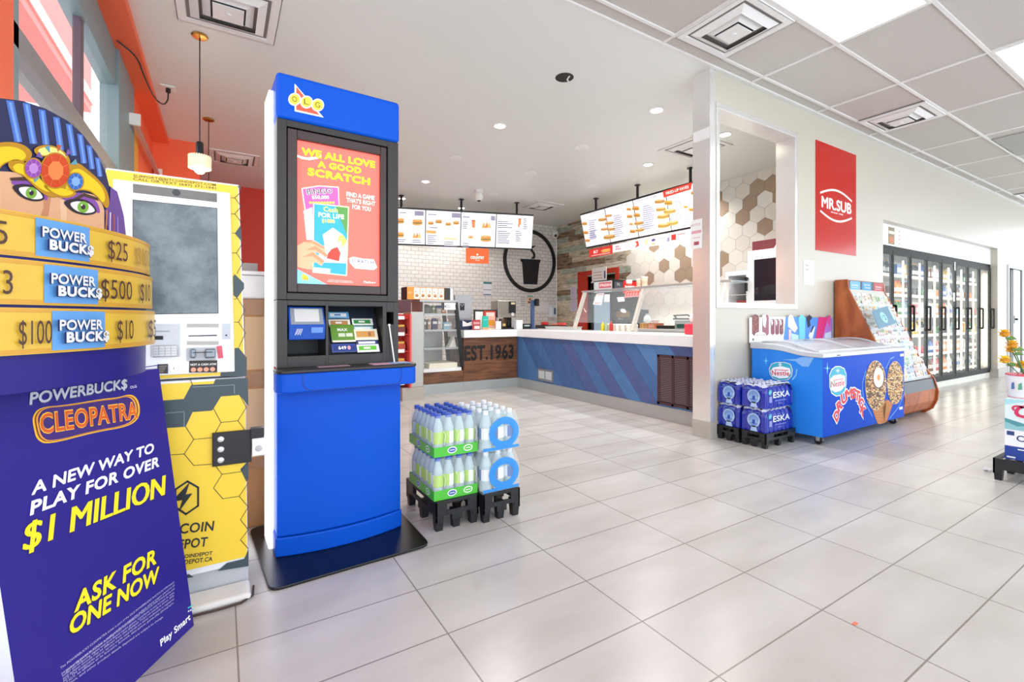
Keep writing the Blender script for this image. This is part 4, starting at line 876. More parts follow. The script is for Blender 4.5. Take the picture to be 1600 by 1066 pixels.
# queen's name in glowing rings
ov = [(105, 262), (100, 225), (125, 195), (200, 190), (330, 168), (372, 165), (415, 152), (440, 175), (443, 228), (405, 258), (300, 275), (150, 315), (115, 300)]
cx = sum(p[0] for p in ov)/len(ov); cy = sum(p[1] for p in ov)/len(ov)
for sc, c in ((1.0, 'f0b62a'), (.965, '7a3a1c'), (.94, 'f2a33a'), (.91, '3a1c6e')): mb.poly(F, pp(F, [(cx+(x-cx)*sc, cy+(y-cy)*(sc-.02 if sc < 1 else 1)) for x, y in soft(ov)], **s3), P(c, emit=.1), .001+.001*(1-sc)*20)
ptxt(mb, F, (122, 284), (434, 232), 64, 'CLEOPATRA', P('f6b83a', emit=.15), .004, .045, **s3); ptxt(mb, F, (124, 281), (432, 230), 58, 'CLEOPATRA', P('e2641c'), .005, .012, **s3)
for a, b, h, w, m_, bo in (((97, 476), (488, 338), 38, 'A NEW WAY TO', LWH, .035), ((92, 540), (503, 383), 40, 'PLAY FOR OVER', LWH, .035), ((72, 652), (526, 470), 76, '$1 MILLION', LYE, .022), ((232, 848), (494, 690), 57, 'ASK FOR', LYE, .035), ((220, 920), (506, 745), 57, 'ONE NOW', LYE, .035)):
    if m_ is LYE: ptxt(mb, F, (a[0]-3, a[1]+5), (b[0]+3, b[1]+4), h+6, w, P('20144e'), .001, min(bo+.012, .03), .2, **s3)
    if 'MILL' in w:          # heavy strokes: three impressions side by side
        for q_ in (-2.5, -1.2, 0, 1.2, 2.5): ptxt(mb, F, (a[0]+q_, a[1]-q_*.38), (b[0]+q_, b[1]-q_*.38), h, w, m_, .002+.0001*q_, 0, .2, **s3)
        continue
    ptxt(mb, F, a, b, h, w, m_, .002, bo, .2, **s3)
ln = ['The POWERBUCKS CLEOPATRA ticket is part of the OLG POWERBUCKS WATCH N WIN lottery', 'game. POWERBUCKS is a multi-product progressive jackpot where wagers placed on all', 'participating games in Canada, including OLGS POWERBUCKS WATCH N WIN lottery games and', 'other participating digital and land-based casino games, contribute to and increase its value,', 'and jackpot amount may be different from that displayed. Ticket not exactly as shown. 2026', 'IGT. The trademarks and or service marks used herein are either trademarks or registered', 'of IGT, its affiliates or its licensors. Artwork, descriptions, games play, photographs,', 'videos, and other product details depicted are subject to change.']
for k, w in enumerate(ln):
    s = dict(ox=0, oy=880, sc=5.0); a = (468+ (40 if k in (1,) else 0)+5*k, 832+20*k); b = (1355+4*(k < 4), 152+27*k) if k != 7 else (1272, 425)
    ptxt(mb, F, a, b, 17, w, P('c9c6ea'), .0015, .0, **s)
ptxt(mb, F, (1252, 655), (1485, 440), 58, 'Play Smart', LWH, .002, .03, ox=0, oy=880, sc=5.0)
for i, (x, y, c) in enumerate(((1470, 350, '3fd0d8'), (1484, 342, '3fd0d8'), (1498, 334, '3fd0d8'), (1470, 378, 'f0f0fa'), (1486, 370, 'f0f0fa'), (1500, 362, '3fd0d8'))): mb.poly(F, pp(F, [(x-6, y-4), (x+5, y-9), (x+5, y+3), (x-6, y+8)], ox=0, oy=880, sc=5.0), P(c), .002)
mb.line(F, pp(F, [(0, 132), (505, 62)], **s3), .003, PURPD, .001)
build('base_panel', mb, t)
# upper neck curving to the drum
DC, RC, AD, BR = 1.22, -1.36, .44, .26
def dpt(th, z, k=1.0, off=0): return dr(DC+(AD*k+off)*math.cos(th), RC+(BR*k+off)*math.sin(th), z)
TH0, TH1, NT = math.radians(33), math.radians(150), 40
def band(mb, z0, z1, k, m, cap=None):
    n = NT; v = []
    for z, kk in ((z0, k), (z1, k)): v += [dpt(TH0+(TH1-TH0)*i/n, z, kk) for i in range(n+1)]
    mb.add(v, [(i+1, i, n+1+i, n+2+i) for i in range(n)], m)
    c = cap or m; mb.add(v, [tuple(range(n+1)), tuple(range(2*n+1, n, -1))], c)
mb = MB(); n = NT; v = [dpt(TH0+(TH1-TH0)*i/n, 1.305, .965) for i in range(n+1)]+[dpt(TH0+(TH1-TH0)*i/n, .90, .955) for i in range(n+1)]
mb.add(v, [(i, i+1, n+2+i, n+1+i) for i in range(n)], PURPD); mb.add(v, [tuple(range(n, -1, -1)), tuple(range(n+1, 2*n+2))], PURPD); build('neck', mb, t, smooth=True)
GOLD = mat('e3b93a', rough=.35, noise=.12, scale=14); GOLD2 = mat('d79f2e', rough=.35, noise=.1, scale=14); GEDGE = mat('8f5a20', rough=.5); BUCK = mat('5f9fdc', rough=.35, noise=.2, scale=12); BUCKD = mat('2f66b8', rough=.35)
bands = [('top', 1.212, 1.313, .985), ('mid', 1.102, 1.205, 1.005), ('low', .988, 1.095, 1.025)]
def theta_at(px, k):
    best = None
    for i in range(1, 1800):
        th = math.radians(35+i*.1); p = dpt(th, 1.1, k); d = p.dot(AX); r = p.dot(RT)
        if d < .3: continue
        x = 800+FPX*r/d
        e = abs(x-px)
        if best is None or e < best[0]: best = (e, th)
    return best[1]
def zpx(px, py, k):
    p = dpt(theta_at(px, k), 1.1, k); return EYE-(py-HOR)/FPX*p.dot(AX)
BT = {'top': [('5', -10, 10, BLACK), ('BUCK', 55, 139), ('$25', 163, 195, BLACK), ('$100', 208, 229, mat('b08a3a'))], 'mid': [('3', 2, 18, BLACK), ('BUCK', 68, 152), ('$500', 151.5, 202, BLACK), ('$10', 214, 230, BLACK)], 'low': [('$100', 25, 79, BLACK), ('BUCK', 81, 163), ('$10', 178, 204, BLACK), ('$5', 227, 239, BLACK)]}
for nm, z0, z1, k in bands:
    mb = MB(); band(mb, z0, z1, k, GOLD, GEDGE); band(mb, z0+.002, z0+.012, k*1.004, GOLD2, GEDGE); band(mb, z1-.010, z1-.002, k*1.004, GOLD2, GEDGE); hz = z1-z0
    def wrap(x, y, kk, k=k): return dpt(-x, y, k, kk)
    for it in BT[nm]:
        a = theta_at(it[1], k); b = theta_at(it[2], k)
        if it[0] == 'BUCK':
            n = 10; vv = []
            for z in (z0+.006, z1-.006): vv += [dpt(a+(b-a)*i/n, z, k*1.006) for i in range(n+1)]
            mb.add(vv, [(i, i+1, n+2+i, n+1+i) for i in range(n)], BUCK)
            vv = []
            for z in (z0+.02, z1-.02): vv += [dpt(a+(b-a)*(.04+.92*i/n), z, k*1.008) for i in range(n+1)]
            for w, zz, bo in (('POWER', z0+hz*.50, .04), ('BUCK$', z0+hz*.22, .05)):
                W_ = (a-b)*(.78 if w == 'POWER' else .82); c = -(a+b)/2+(-.02 if w == 'POWER' else .02)
                mb.text(None, c, zz-.002, w, hz*.27, P('2c3f78'), k*.012+.0, w=W_*1.04, bold=bo+.02, wrap=wrap); mb.text(None, c, zz, w, hz*.25, P('e2e4ea', rough=.25), .0155, w=W_, bold=bo, wrap=wrap)
        else: mb.text(None, -(a+b)/2, z0+hz*.22, it[0], hz*.52, it[3] if it[3] is not BLACK else P('4a2a18'), .008, w=(a-b)*.96, bold=.0, wrap=wrap)
    build('prize_ring', mb, t, smooth=True)
# painted queen's head
HD = Fr(dr(1.0, -1.22, 1.2), AX, Vector((0, 0, 1))-RT*.06); s2 = dict(ox=0, oy=140, sc=2.537)
ol = [(-150, 560), (-150, 50), (0, 34), (90, 45), (180, 75), (270, 125), (330, 180), (385, 255), (420, 330), (432, 380), (455, 400), (470, 450), (480, 480), (488, 530), (500, 590), (500, 640)]
NAVY = mat('232a55', rough=.4, noise=.1); mb = MB(); mb.slab(HD, pp(HD, ol, **s2), .02, NAVY, WHITE); F = HD
for i, ((xa, ya), (xb, yb)) in enumerate((((-110, 40), (-80, 215)), ((-45, 38), (-20, 208)), ((38, 42), (72, 208)), ((103, 52), (132, 215)), ((165, 78), (182, 218)), ((222, 108), (240, 240)), ((272, 135), (292, 262)), ((316, 175), (332, 292)), ((352, 220), (365, 315)), ((385, 268), (396, 345)))):
    w = 17-i*.8; mb.poly(F, pp(F, [(xa-w, ya), (xa+w, ya+4), (xb+w, yb), (xb-w, yb)], **s2), P('4d78cf'), .0006); mb.poly(F, pp(F, [(xa-w*.3, ya+8), (xa+w*.4, ya+8), (xb+w*.4, yb), (xb-w*.3, yb)], **s2), P('7aa6ea'), .0010)
SKN = P('e9b58b'); SKS = P('cf8f66')
mb.poly(F, pp(F, [(-150, 320), (20, 325), (80, 330), (170, 400), (240, 425), (330, 410), (395, 420), (412, 480), (412, 600), (-150, 600)], **s2), SKN, .0012)
mb.poly(F, pp(F, [(170, 415), (200, 425), (190, 500), (150, 520), (170, 470)], **s2), SKS, .0016); mb.poly(F, pp(F, [(235, 440), (262, 430), (262, 520), (240, 525)], **s2), P('f3c9a4'), .0016)
PUR = P('8a4fb0'); DKI = P('241a2a'); GRN = P('7fb53a')
for (x, y), rot in (((118, 412), .22), ((324, 468), .14)):
    def E_(pts): c, s = math.cos(rot), math.sin(rot); return pp(F, [(x+a*c-b*s, y+a*s+b*c) for a, b in (soft(pts) if len(pts) < 9 else pts)], **s2)
    mb.poly(F, E_([(-95, -22), (-60, -52), (0, -58), (55, -34), (78, 18), (40, 4), (-40, -14)]), PUR, .002)
    mb.poly(F, E_([(-80, -14), (-40, -32), (10, -34), (48, -14), (62, 14), (20, 30), (-30, 26), (-70, 2)]), DKI, .0026)
    mb.poly(F, E_([(-58, -8), (-30, -22), (12, -24), (42, -6), (52, 10), (16, 22), (-26, 18)]), P('f6f2ee'), .0032)
    mb.poly(F, E_([(22*math.cos(i*PI/9), -2+23*math.sin(i*PI/9)) for i in range(18)]), GRN, .0038); mb.poly(F, E_([(9*math.cos(i*PI/6), -2+10*math.sin(i*PI/6)) for i in range(12)]), DKI, .0044); mb.poly(F, E_([(-8+4*math.cos(i*PI/4), -9+4*math.sin(i*PI/4)) for i in range(8)]), WHITE, .005)
mb.poly(F, pp(F, [(35, 350), (110, 345), (170, 405), (165, 415), (105, 362), (40, 362)], **s2), P('4a2f22'), .0022); mb.poly(F, pp(F, [(275, 440), (330, 410), (385, 430), (388, 442), (330, 424), (280, 452)], **s2), P('4a2f22'), .0022)
G1, G2, G3 = P('f5d21f', rough=.3), P('c58f14', rough=.3), P('fbee8a', rough=.3)
def blob(pts, a, b, k):
    pts = soft(pts)
    mb.poly(F, pp(F, pts, **s2), a, k); cx = sum(p[0] for p in pts)/len(pts); cy = sum(p[1] for p in pts)/len(pts); mb.poly(F, pp(F, [(cx+(x-cx)*.8, cy+(y-cy)*.74-2) for x, y in pts], **s2), b, k+.0006)
blob([(-150, 260), (-40, 215), (40, 205), (100, 222), (130, 260), (95, 290), (20, 285), (-20, 330), (-40, 400), (-150, 380)], G2, G1, .003)
blob([(20, 290), (60, 270), (110, 300), (160, 360), (190, 390), (230, 430), (180, 425), (130, 385), (80, 335), (40, 325)], G2, G1, .0036)
blob([(120, 235), (180, 215), (240, 235), (275, 275), (270, 310), (200, 260), (150, 270)], G2, G3, .0036)
blob([(255, 300), (300, 285), (345, 320), (390, 360), (420, 400), (432, 450), (418, 478), (395, 440), (350, 400), (290, 400), (250, 430), (225, 420)], G2, G1, .0036)
blob([(150, 370), (290, 400), (300, 418), (250, 435), (200, 415)], G2, G1, .0042)
for k in range(7): a = math.radians(200-30*k); mb.poly(F, pp(F, [(212+62*math.cos(a), 322-74*math.sin(a)), (212+92*math.cos(a-.12), 322-104*math.sin(a-.12)), (212+92*math.cos(a+.12), 322-104*math.sin(a+.12))], **s2), P(['5aa0b8', 'c8622a', '7a58a8'][k % 3]), .0046)
for x, y, rx, ry, c, c2 in ((124, 313, 33, 37, '9a4fb4', 'c890dc'), (212, 322, 56, 68, 'd8481e', 'f08a4a'), (292, 365, 30, 33, '2f6cc4', '8ab8f0')):
    mb.poly(F, pp(F, [(x+(rx+5)*math.cos(i*PI/12), y+(ry+5)*math.sin(i*PI/12)) for i in range(24)], **s2), G2, .005); mb.poly(F, pp(F, [(x+rx*math.cos(i*PI/8), y+ry*math.sin(i*PI/8)) for i in range(16)], **s2), P(c, rough=.2), .0056)
    mb.poly(F, pp(F, [(x+rx*.58*math.cos(i*PI/4+.4), y+ry*.58*math.sin(i*PI/4+.4)) for i in range(8)], **s2), P(c2, rough=.2), .0062)
    for i in range(8): mb.line(F, pp(F, [(x+rx*.58*math.cos(i*PI/4+.4), y+ry*.58*math.sin(i*PI/4+.4)), (x+rx*math.cos(i*PI/4+.4), y+ry*math.sin(i*PI/4+.4))], **s2), .0012, P(c2, rough=.2), .0064)
mb.poly(F, pp(F, [(435, 385), (462, 405), (475, 450), (488, 500), (498, 590), (430, 580), (412, 480), (432, 450)], **s2), P('6a4a94'), .0022)
for k in range(4): mb.line(F, pp(F, [(420+14*k, 480+8*k), (416+16*k, 560+6*k)], **s2), .004, P(['d8842e', 'e6d6ee', 'c0502a', '9a84d0'][k]), .003)
build('head_cutout', mb, t)
# ================================================================= GOODS ON THE FLOOR
PLA = mat('16181b', rough=.45, noise=.2, scale=25, bump=.2)
def pallet(name, label, x0, x1, y0, y1, h, cat='pallet', group=None):
    # moulded plastic half pallet: slatted deck, skirts with hand holes, tapering feet
    t = thing(name, label, cat, ((x0+x1)/2, (y0+y1)/2, 0), 0, group); w, d = x1-x0, y1-y0
    mb = MB()
    for k in range(5): y = y0+.004+(d-.03)*k/4; mb.box(x0+.004, x1-.004, y, y+.024, h-.018, h, PLA)
    for k in range(3): x = x0+.004+(w-.03)*k/2; mb.box(x, x+.022, y0+.004, y1-.004, h-.022, h-.004, PLA)
    build('deck', mb, t)
    mb = MB(); zl = h*.5
    def skirt(a, b, ax, c):     # a..b along one side at constant c
        L = b-a; m_ = (a+b)/2; hw = L*.24
        def bx(p, q, z0, z1):
            if ax == 'x': mb.box(p, q, c-.006, c+.006, z0, z1, PLA)
            else: mb.box(c-.006, c+.006, p, q, z0, z1, PLA)
        bx(a, m_-hw, zl, h-.001); bx(m_+hw, b, zl, h-.001); bx(m_-hw, m_+hw, zl, h*.66); bx(m_-hw, m_+hw, h*.9, h-.001)
        for e, f in ((a, a+.035), (b-.035, b), (m_-.03, m_+.03)): bx(e, f, h*.3, zl)
    skirt(x0, x1, 'x', y0+.006); skirt(x0, x1, 'x', y1-.006); skirt(y0, y1, 'y', x0+.006); skirt(y0, y1, 'y', x1-.006)
    build('skirt', mb, t, bevel=.002)
    for fx, fy in ((x0+.024, y0+.024), (x1-.024, y0+.024), (x0+.024, y1-.024), (x1-.024, y1-.024), ((x0+x1)/2, y0+.03), ((x0+x1)/2, y1-.03), (x0+.024, (y0+y1)/2), (x1-.024, (y0+y1)/2)):
        f = MB(); a, b = .023, .017
        f.add([(fx-b, fy-b, 0), (fx+b, fy-b, 0), (fx+b, fy+b, 0), (fx-b, fy+b, 0), (fx-a, fy-a, h*.62), (fx+a, fy-a, h*.62), (fx+a, fy+a, h*.62), (fx-a, fy+a, h*.62)], [(3, 2, 1, 0), (4, 5, 6, 7), (0, 1, 5, 4), (1, 2, 6, 5), (2, 3, 7, 6), (3, 0, 4, 7)], PLA); build('foot', f, t)
    return t
GX, GX1, GY_, GY1 = .908, 1.150, 2.200, 2.640
pallet('plastic_pallet', 'black plastic half pallet under the green water packs', GX, GX1, GY_, GY1, .15, group=None)
BX, BX1, BY, BY1 = 1.158, 1.386, 2.165, 2.57
pallet('plastic_pallet', 'black plastic half pallet under the blue ringed water packs', BX, BX1, BY, BY1, .15)
WATER = mat('d3eaf0', rough=.08, noise=.03, alpha=.62); FILM = glass('eef8f4', .16, .12)
def bottle_mesh(h, r, cap, lab, lab2):
    b = MB(); pr = [(r*.8, 0), (r, .006), (r, .03), (r*.94, .036), (r, .044), (r, h*.62), (r*.96, h*.68), (r*.55, h*.84), (.013, h*.9), (.013, h*.92)]
    b.lathe(pr, (0, 0, 0), WATER, 14); c = MB().lathe([(.0155, h*.905), (.0155, h*.985), (.013, h)], (0, 0, 0), cap, 12)
    l = MB(); n = 14
    for i in range(n):
        a0, a1 = 2*PI*i/n, 2*PI*(i+1)/n; R = r*1.02
        l.add([(R*math.cos(a0), R*math.sin(a0), h*.30), (R*math.cos(a1), R*math.sin(a1), h*.30), (R*math.cos(a1), R*math.sin(a1), h*.58), (R*math.cos(a0), R*math.sin(a0), h*.58)], [(0, 1, 2, 3)], lab if i % 7 < 5 else lab2)
    return b, c, l
def water_pack(name, label, x, y, z, nx, ny, pitch, h, cap, lab, lab2, wrapfn, group):
    t = thing(name, label, 'bottle pack', (x, y, z), 0, group); b, c, l = bottle_mesh(h, pitch*.48, cap, lab, lab2)
    first = None; rr = random.Random(5)
    for i in range(nx):
        for j in range(ny):
            if first is None:
                o = build('bottle', b, t, world=False, smooth=True); first = o; kc = build('cap', c, o, world=False, smooth=True); kl = build('label', l, o, world=False, smooth=True)
            else:
                o = first.copy(); C.objects.link(o); o.parent = t
                for q in (kc, kl): q2 = q.copy(); C.objects.link(q2); q2.parent = o
            o.location = ((i+.5)*pitch, (j+.5)*pitch, .001); o.rotation_euler = (0, 0, rr.choice((-1.2, -.9, -1.5, -2.0, .4)))
    wrapfn(t, nx*pitch, ny*pitch, h); return t
GRNB = mat('53c33f', rough=.25, noise=.05, alpha=.95); OVB = P('2f5fa8')
def wrap_green(t, w, d, h):
    mb = MB(); e = .004; hs = .62*h
    def shell(z0, z1, in0, in1, m):
        v = [(-e+in0, -e+in0, z0), (w+e-in0, -e+in0, z0), (w+e-in0, d+e-in0, z0), (-e+in0, d+e-in0, z0), (-e+in1, -e+in1, z1), (w+e-in1, -e+in1, z1), (w+e-in1, d+e-in1, z1), (-e+in1, d+e-in1, z1)]
        mb.add(v, [(0, 1, 5, 4), (1, 2, 6, 5), (2, 3, 7, 6), (3, 0, 4, 7)], m)
    shell(.05, hs, 0, 0, FILM); shell(hs, h*.97, 0, .016, FILM); shell(.0, .05, 0, 0, GRNB)
    for F, L in ((Fr((0, -e-.0008, 0), (1, 0, 0)), w), (Fr((-e-.0008, d, 0), (0, -1, 0)), d)):
        for k in range(2): x = L*(.4+.38*k); mb.ell(F, x, .028, .026, .017, WHITE, .0004); mb.ell(F, x, .028, .021, .012, OVB if k == 0 else GRNB, .0008); mb.rect(F, x-.014, .026, x+.014, .030, WHITE, .0012)
        # creases of the film
        for k in range(7): x = L*(.06+.15*k); mb.line(F, [(x, .06), (x+.01, h*.5), (x-.004, h*.62)], .003, glass('ffffff', .5, .2), .0006)
    build('film', mb, t, world=False)
LG = P('b6df3f'); LW_ = P('f0f6ee'); CB = P('3a5cc0')
def lab_oval(): pass
gw = (GX1-GX-.004)/4
for k, nm in enumerate(('lower', 'upper')): water_pack('water_pack', f'{nm} pack of green labelled water bottles in film with a green band', GX+.002, GY_+.02, .1505+k*.219, 4, 6, gw, .212, CB, LG, LW_, wrap_green, 'green banded water packs')
RINGB = mat('2f8fe0', rough=.3, noise=.04, alpha=.92)
def wrap_blue(t, w, d, h):
    mb = MB(); e = .004; hs = .66*h
    def shell(z0, z1, in0, in1, m):
        v = [(-e+in0, -e+in0, z0), (w+e-in0, -e+in0, z0), (w+e-in0, d+e-in0, z0), (-e+in0, d+e-in0, z0), (-e+in1, -e+in1, z1), (w+e-in1, -e+in1, z1), (w+e-in1, d+e-in1, z1), (-e+in1, d+e-in1, z1)]
        mb.add(v, [(0, 1, 5, 4), (1, 2, 6, 5), (2, 3, 7, 6), (3, 0, 4, 7)], m)
    shell(0, hs, 0, 0, FILM); shell(hs, h*.97, 0, .018, FILM)
    F = Fr((0, -e-.001, 0), (1, 0, 0)); mb.ring(F, w*.58, h*.44, w*.42, h*.40, .038, RINGB, .0006); mb.rect(F, 0, .004, w, .02, RINGB, .0004)
    F = Fr((-e-.001, d, 0), (0, -1, 0)); mb.ring(F, d*.5, h*.44, d*.26, h*.40, .03, RINGB, .0006)
    build('film', mb, t, world=False)
bw = (BX1-BX-.006)/3
LBW = P('e9eef4'); LBB = P('3f6fb8')
for k, nm in enumerate(('lower', 'upper')): water_pack('water_pack', f'{nm} pack of white capped water bottles with a blue ring printed on the film', BX+.003, BY+.012, .1505+k*.217, 3, 5, bw, .21, LBW, LBW, LBB, wrap_blue, 'blue ringed water packs')
# ---- dark blue packs beside the freezer
RX, RX1_ = 3.785, 4.235
PAL = [(2.185, 2.405), (2.415, 2.632)]
pallet('plastic_pallet', 'black plastic half pallet under the dark blue packs, nearer the camera', RX, RX1_, *PAL[0], .125)
pallet('plastic_pallet', 'black plastic half pallet under the dark blue packs, against the wall', RX, RX1_, *PAL[1], .125)
ESK = mat('1a2aa0', rough=.2, noise=.35, scale=45, coat=.4); ESKW = mat('d3d7ea', rough=.25, noise=.1, alpha=.85); ICE = P('a9c4e6'); ICE2 = P('6f94cc')
def dark_pack(label, x0, x1, y0, y1, z):
    t = thing('water_pack', label, 'bottle pack', (x0, y0, z), 0, 'dark blue water packs')
    w, d, h = x1-x0, y1-y0, .197; nb = .064; mb = MB(); rr = random.Random(int(z*1000+y0*77)); per = []
    N1, N2 = 36, 20
    for i in range(N1): per.append((w*i/N1, 0, 0, -1))
    for i in range(N2): per.append((w, d*i/N2, 1, 0))
    for i in range(N1): per.append((w-w*i/N1, d, 0, 1))
    for i in range(N2): per.append((0, d-d*i/N2, -1, 0))
    lv = [(0, -.004), (.02, 0), (.10, .001), (.13, 0), (.155, -.008), (.182, -.022), (.195, -.032)]; n = len(per); v = []
    for z_, off in lv:
        for x, y, nx, ny in per:
            s = (x if ny else y)/nb; b = -.010*(1-abs(math.sin(PI*s)))+rr.uniform(-.0015, .0015); zz = z_+(-.012*(1-abs(math.sin(PI*s))) if z_ > .14 else 0)
            v.append((min(w-.002, max(.002, x+nx*(off+b-.001)-(off if 0 else 0))), min(d-.002, max(.002, y+ny*(off+b-.001))), zz))
    for k in range(len(lv)-1): mb.add(v, [(k*n+i, k*n+(i+1) % n, (k+1)*n+(i+1) % n, (k+1)*n+i) for i in range(n)], ESK if k < 4 else (ESK if k == 4 else ESKW))
    mb.add(v, [tuple((len(lv)-1)*n+i for i in range(n))], ESKW); mb.add(v, [tuple(range(n-1, -1, -1))], ESK)
    F = Fr((-.0005, d, 0), (0, -1, 0))
    c = d*.5; mb.ell(F, c, .095, .056, .058, ICE, .001); mb.ell(F, c, .095, .046, .048, ICE2, .0014)
    for k in range(5): mb.poly(F, [(c-.04+.018*k, .07+.01*(k % 2)), (c-.026+.018*k, .075), (c-.03+.018*k, .125-.008*abs(k-2))], ICE, .0018)
    mb.rect(F, c-.012, .065, c+.012, .1, P('2346b0'), .0022); mb.poly(F, [(c-.03, .004), (c+.036, .004), (c+.016, .055), (c-.016, .055)], ICE, .001)
    for k in range(6): x = .012+rr.random()*.2*d; mb.line(F, [(rr.uniform(.01, d-.03), rr.uniform(.13, .17)), (rr.uniform(.01, d-.03), rr.uniform(.15, .175))], .0025, ICE2, .0012)
    F = Fr((0, -.0005, 0), (1, 0, 0)); mb.text(F, w*.55, .085, 'ESKA', .05, P('eef0fa'), .0012, w=w*.62, bold=.02); mb.ell(F, w*.13, .135, .022, .022, P('3fb3c8'), .001, 16); mb.text(F, w*.13, .127, '24', .016, P('e8f4fa'), .0018); mb.rect(F, w*.1, .05, w*.2, .1, P('8f93d0'), .001); mb.rect(F, w*.3, .055, w*.72, .066, P('6f78c8'), .001); mb.text(F, w*.5, .03, '500 mL', .016, P('8f98dc'), .001)
    build('wrap', mb, t, world=False, smooth=True, angle=50)
    mb = MB()
    for i in range(7):
        for j in range(3): mb.lathe([(.014, .182), (.014, .196), (.011, .199)], ((i+.5)*w/7, (j+.5)*d/3, 0), ESKW, 10)
    build('caps', mb, t, world=False, smooth=True)
for k, nm in enumerate(('lower', 'upper')):
    dark_pack(f'{nm} dark blue water pack nearer the camera, lettered on its narrow side', RX+.01, RX1_-.03, PAL[0][0]+.004, PAL[0][1]-.002, .1255+.2*k)
    dark_pack(f'{nm} dark blue water pack against the cream wall', RX+.01, RX1_-.03, PAL[1][0]+.002, PAL[1][1]-.003, .1255+.2*k)
# ---- ice cream freezer
FX0, FX1, FY0, FY1 = 4.27, 5.912, 1.985, 2.60
t = thing('chest_freezer', 'bright blue ice cream chest freezer on castors, printed with two nutty cones', 'freezer', ((FX0+FX1)/2, (FY0+FY1)/2, 0))
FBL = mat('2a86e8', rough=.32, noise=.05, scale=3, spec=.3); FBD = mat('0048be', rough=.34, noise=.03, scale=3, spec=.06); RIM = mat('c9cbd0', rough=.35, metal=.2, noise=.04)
def rimz(s): return .74 + .05*(1/(1+math.exp(-(s-.42)*11)))   # s: 0 front .. 1 back
NS = 14; mb = MB(); prof = [(FY0+(FY1-FY0)*i/NS, rimz(i/NS)) for i in range(NS+1)]
n = len(prof)
v = [(x, y, z) for x in (FX0, FX1) for y, z in prof]+[(x, y, .075) for x in (FX0, FX1) for y in (FY0, FY1)]
b0 = 2*n
mb.add(v, [tuple([b0, b0+1][::-1]+list(range(0, n)))], FBL); mb.add(v, [tuple([b0+2, b0+3]+list(range(2*n-1, n-1, -1)))], FBL)
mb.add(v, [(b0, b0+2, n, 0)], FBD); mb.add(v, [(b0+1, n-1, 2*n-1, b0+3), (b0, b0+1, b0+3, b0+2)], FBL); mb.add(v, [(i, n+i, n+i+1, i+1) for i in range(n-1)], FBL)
sF = dict(ox=1240, oy=550, sc=7.616); F = Fr((FX0, FY0-.001, 0), (1, 0, 0)); sL = dict(ox=1160, oy=490, sc=9.69)
TEAL = P('2fa9c4'); NRED = P('d8323a'); NW = P('f6f6fa')
def logo(F, pts_out, pts_in, txt, s, snow):
    cx = sum(p[0] for p in pts_out)/len(pts_out); cy = sum(p[1] for p in pts_out)/len(pts_out)
    def sc(k): return pp(F, [(cx+(x-cx)*k, cy+(y-cy)*k) for x, y in pts_out], **s)
    mb.poly(F, sc(1.04), P('1a50b4'), .0004); mb.poly(F, sc(1), NW, .001); mb.poly(F, sc(.945), TEAL, .0016); mb.poly(F, pp(F, pts_in, **s), NW, .0022)
    ptxt(mb, F, txt[0], txt[1], txt[2], 'Nestle', NRED, .003, .018, **s)
    (xa, ya), (xb, yb) = txt[0], txt[1]; mb.line(F, pp(F, [(xa+(xb-xa)*.16, ya+(yb-ya)*.16-txt[2]*1.08), (xa+(xb-xa)*.93, ya+(yb-ya)*.93-txt[2]*1.12)], **s), .006, NRED, .003)
    for a in range(3): c_, s_ = math.cos(a*PI/3), math.sin(a*PI/3); r = snow[2]; mb.line(F, pp(F, [(snow[0]-r*c_, snow[1]-r*s_*1.3), (snow[0]+r*c_, snow[1]+r*s_*1.3)], **s), .005, NW, .0024)
logo(F, [(428, 270), (455, 205), (505, 170), (560, 168), (615, 195), (640, 260), (640, 380), (620, 470), (570, 520), (510, 530), (455, 495), (430, 420)], [(438, 320), (480, 280), (560, 265), (620, 285), (622, 400), (570, 460), (500, 480), (448, 450)], ((447, 422), (612, 395), 72), sF, (530, 222, 22))
def star(F, x, y, r, s):
    for a, k in ((0, 1), (PI/2, 1.5), (PI/4, .5), (-PI/4, .5)): c_, s_ = math.cos(a)*r*k, math.sin(a)*r*k; px_ = pp(F, [(x+c_, y+s_), (x-s_*.06, y+c_*.06), (x-c_, y-s_), (x+s_*.06, y-c_*.06)], **s); mb.poly(F, px_, P('7fe0f4', emit=.2), .0012+k*.0003)
star(F, 402, 195, 52, sF)
for ch, x, y, a in (('D', 515, 755, 66), ('R', 553, 635, 52), ('U', 608, 545, 36), ('M', 668, 498, 18), ('S', 728, 490, 2), ('T', 775, 515, -22), ('i', 800, 555, -34), ('C', 822, 605, -48), ('K', 845, 695, -58)):
    ar = math.radians(a); wl = {'D': 50, 'R': 48, 'U': 42, 'M': 40, 'S': 30, 'T': 30, 'i': 12, 'C': 36, 'K': 46}[ch]
    (xa, za), (xb, zb), (xc, zc) = pp(F, [(x-wl*math.cos(ar), y+wl*math.sin(ar)), (x+wl*math.cos(ar), y-wl*math.sin(ar)), (x, y)], **sF)
    rr_ = math.atan2(zb-za, xb-xa); w_ = math.hypot(xb-xa, zb-za); hh = .098
    for m_, bo, k, g in ((NW, .13, .0012, .022), (NRED, .05, .0024, 0)):
        h2 = hh+g; mb.text(F, xc+math.sin(rr_)*h2*.5, zc-math.cos(rr_)*h2*.5, ch, h2, m_, k+.0002*(ord(ch) % 5), w=w_+g, bold=bo, rot=rr_)
rr = random.Random(8)
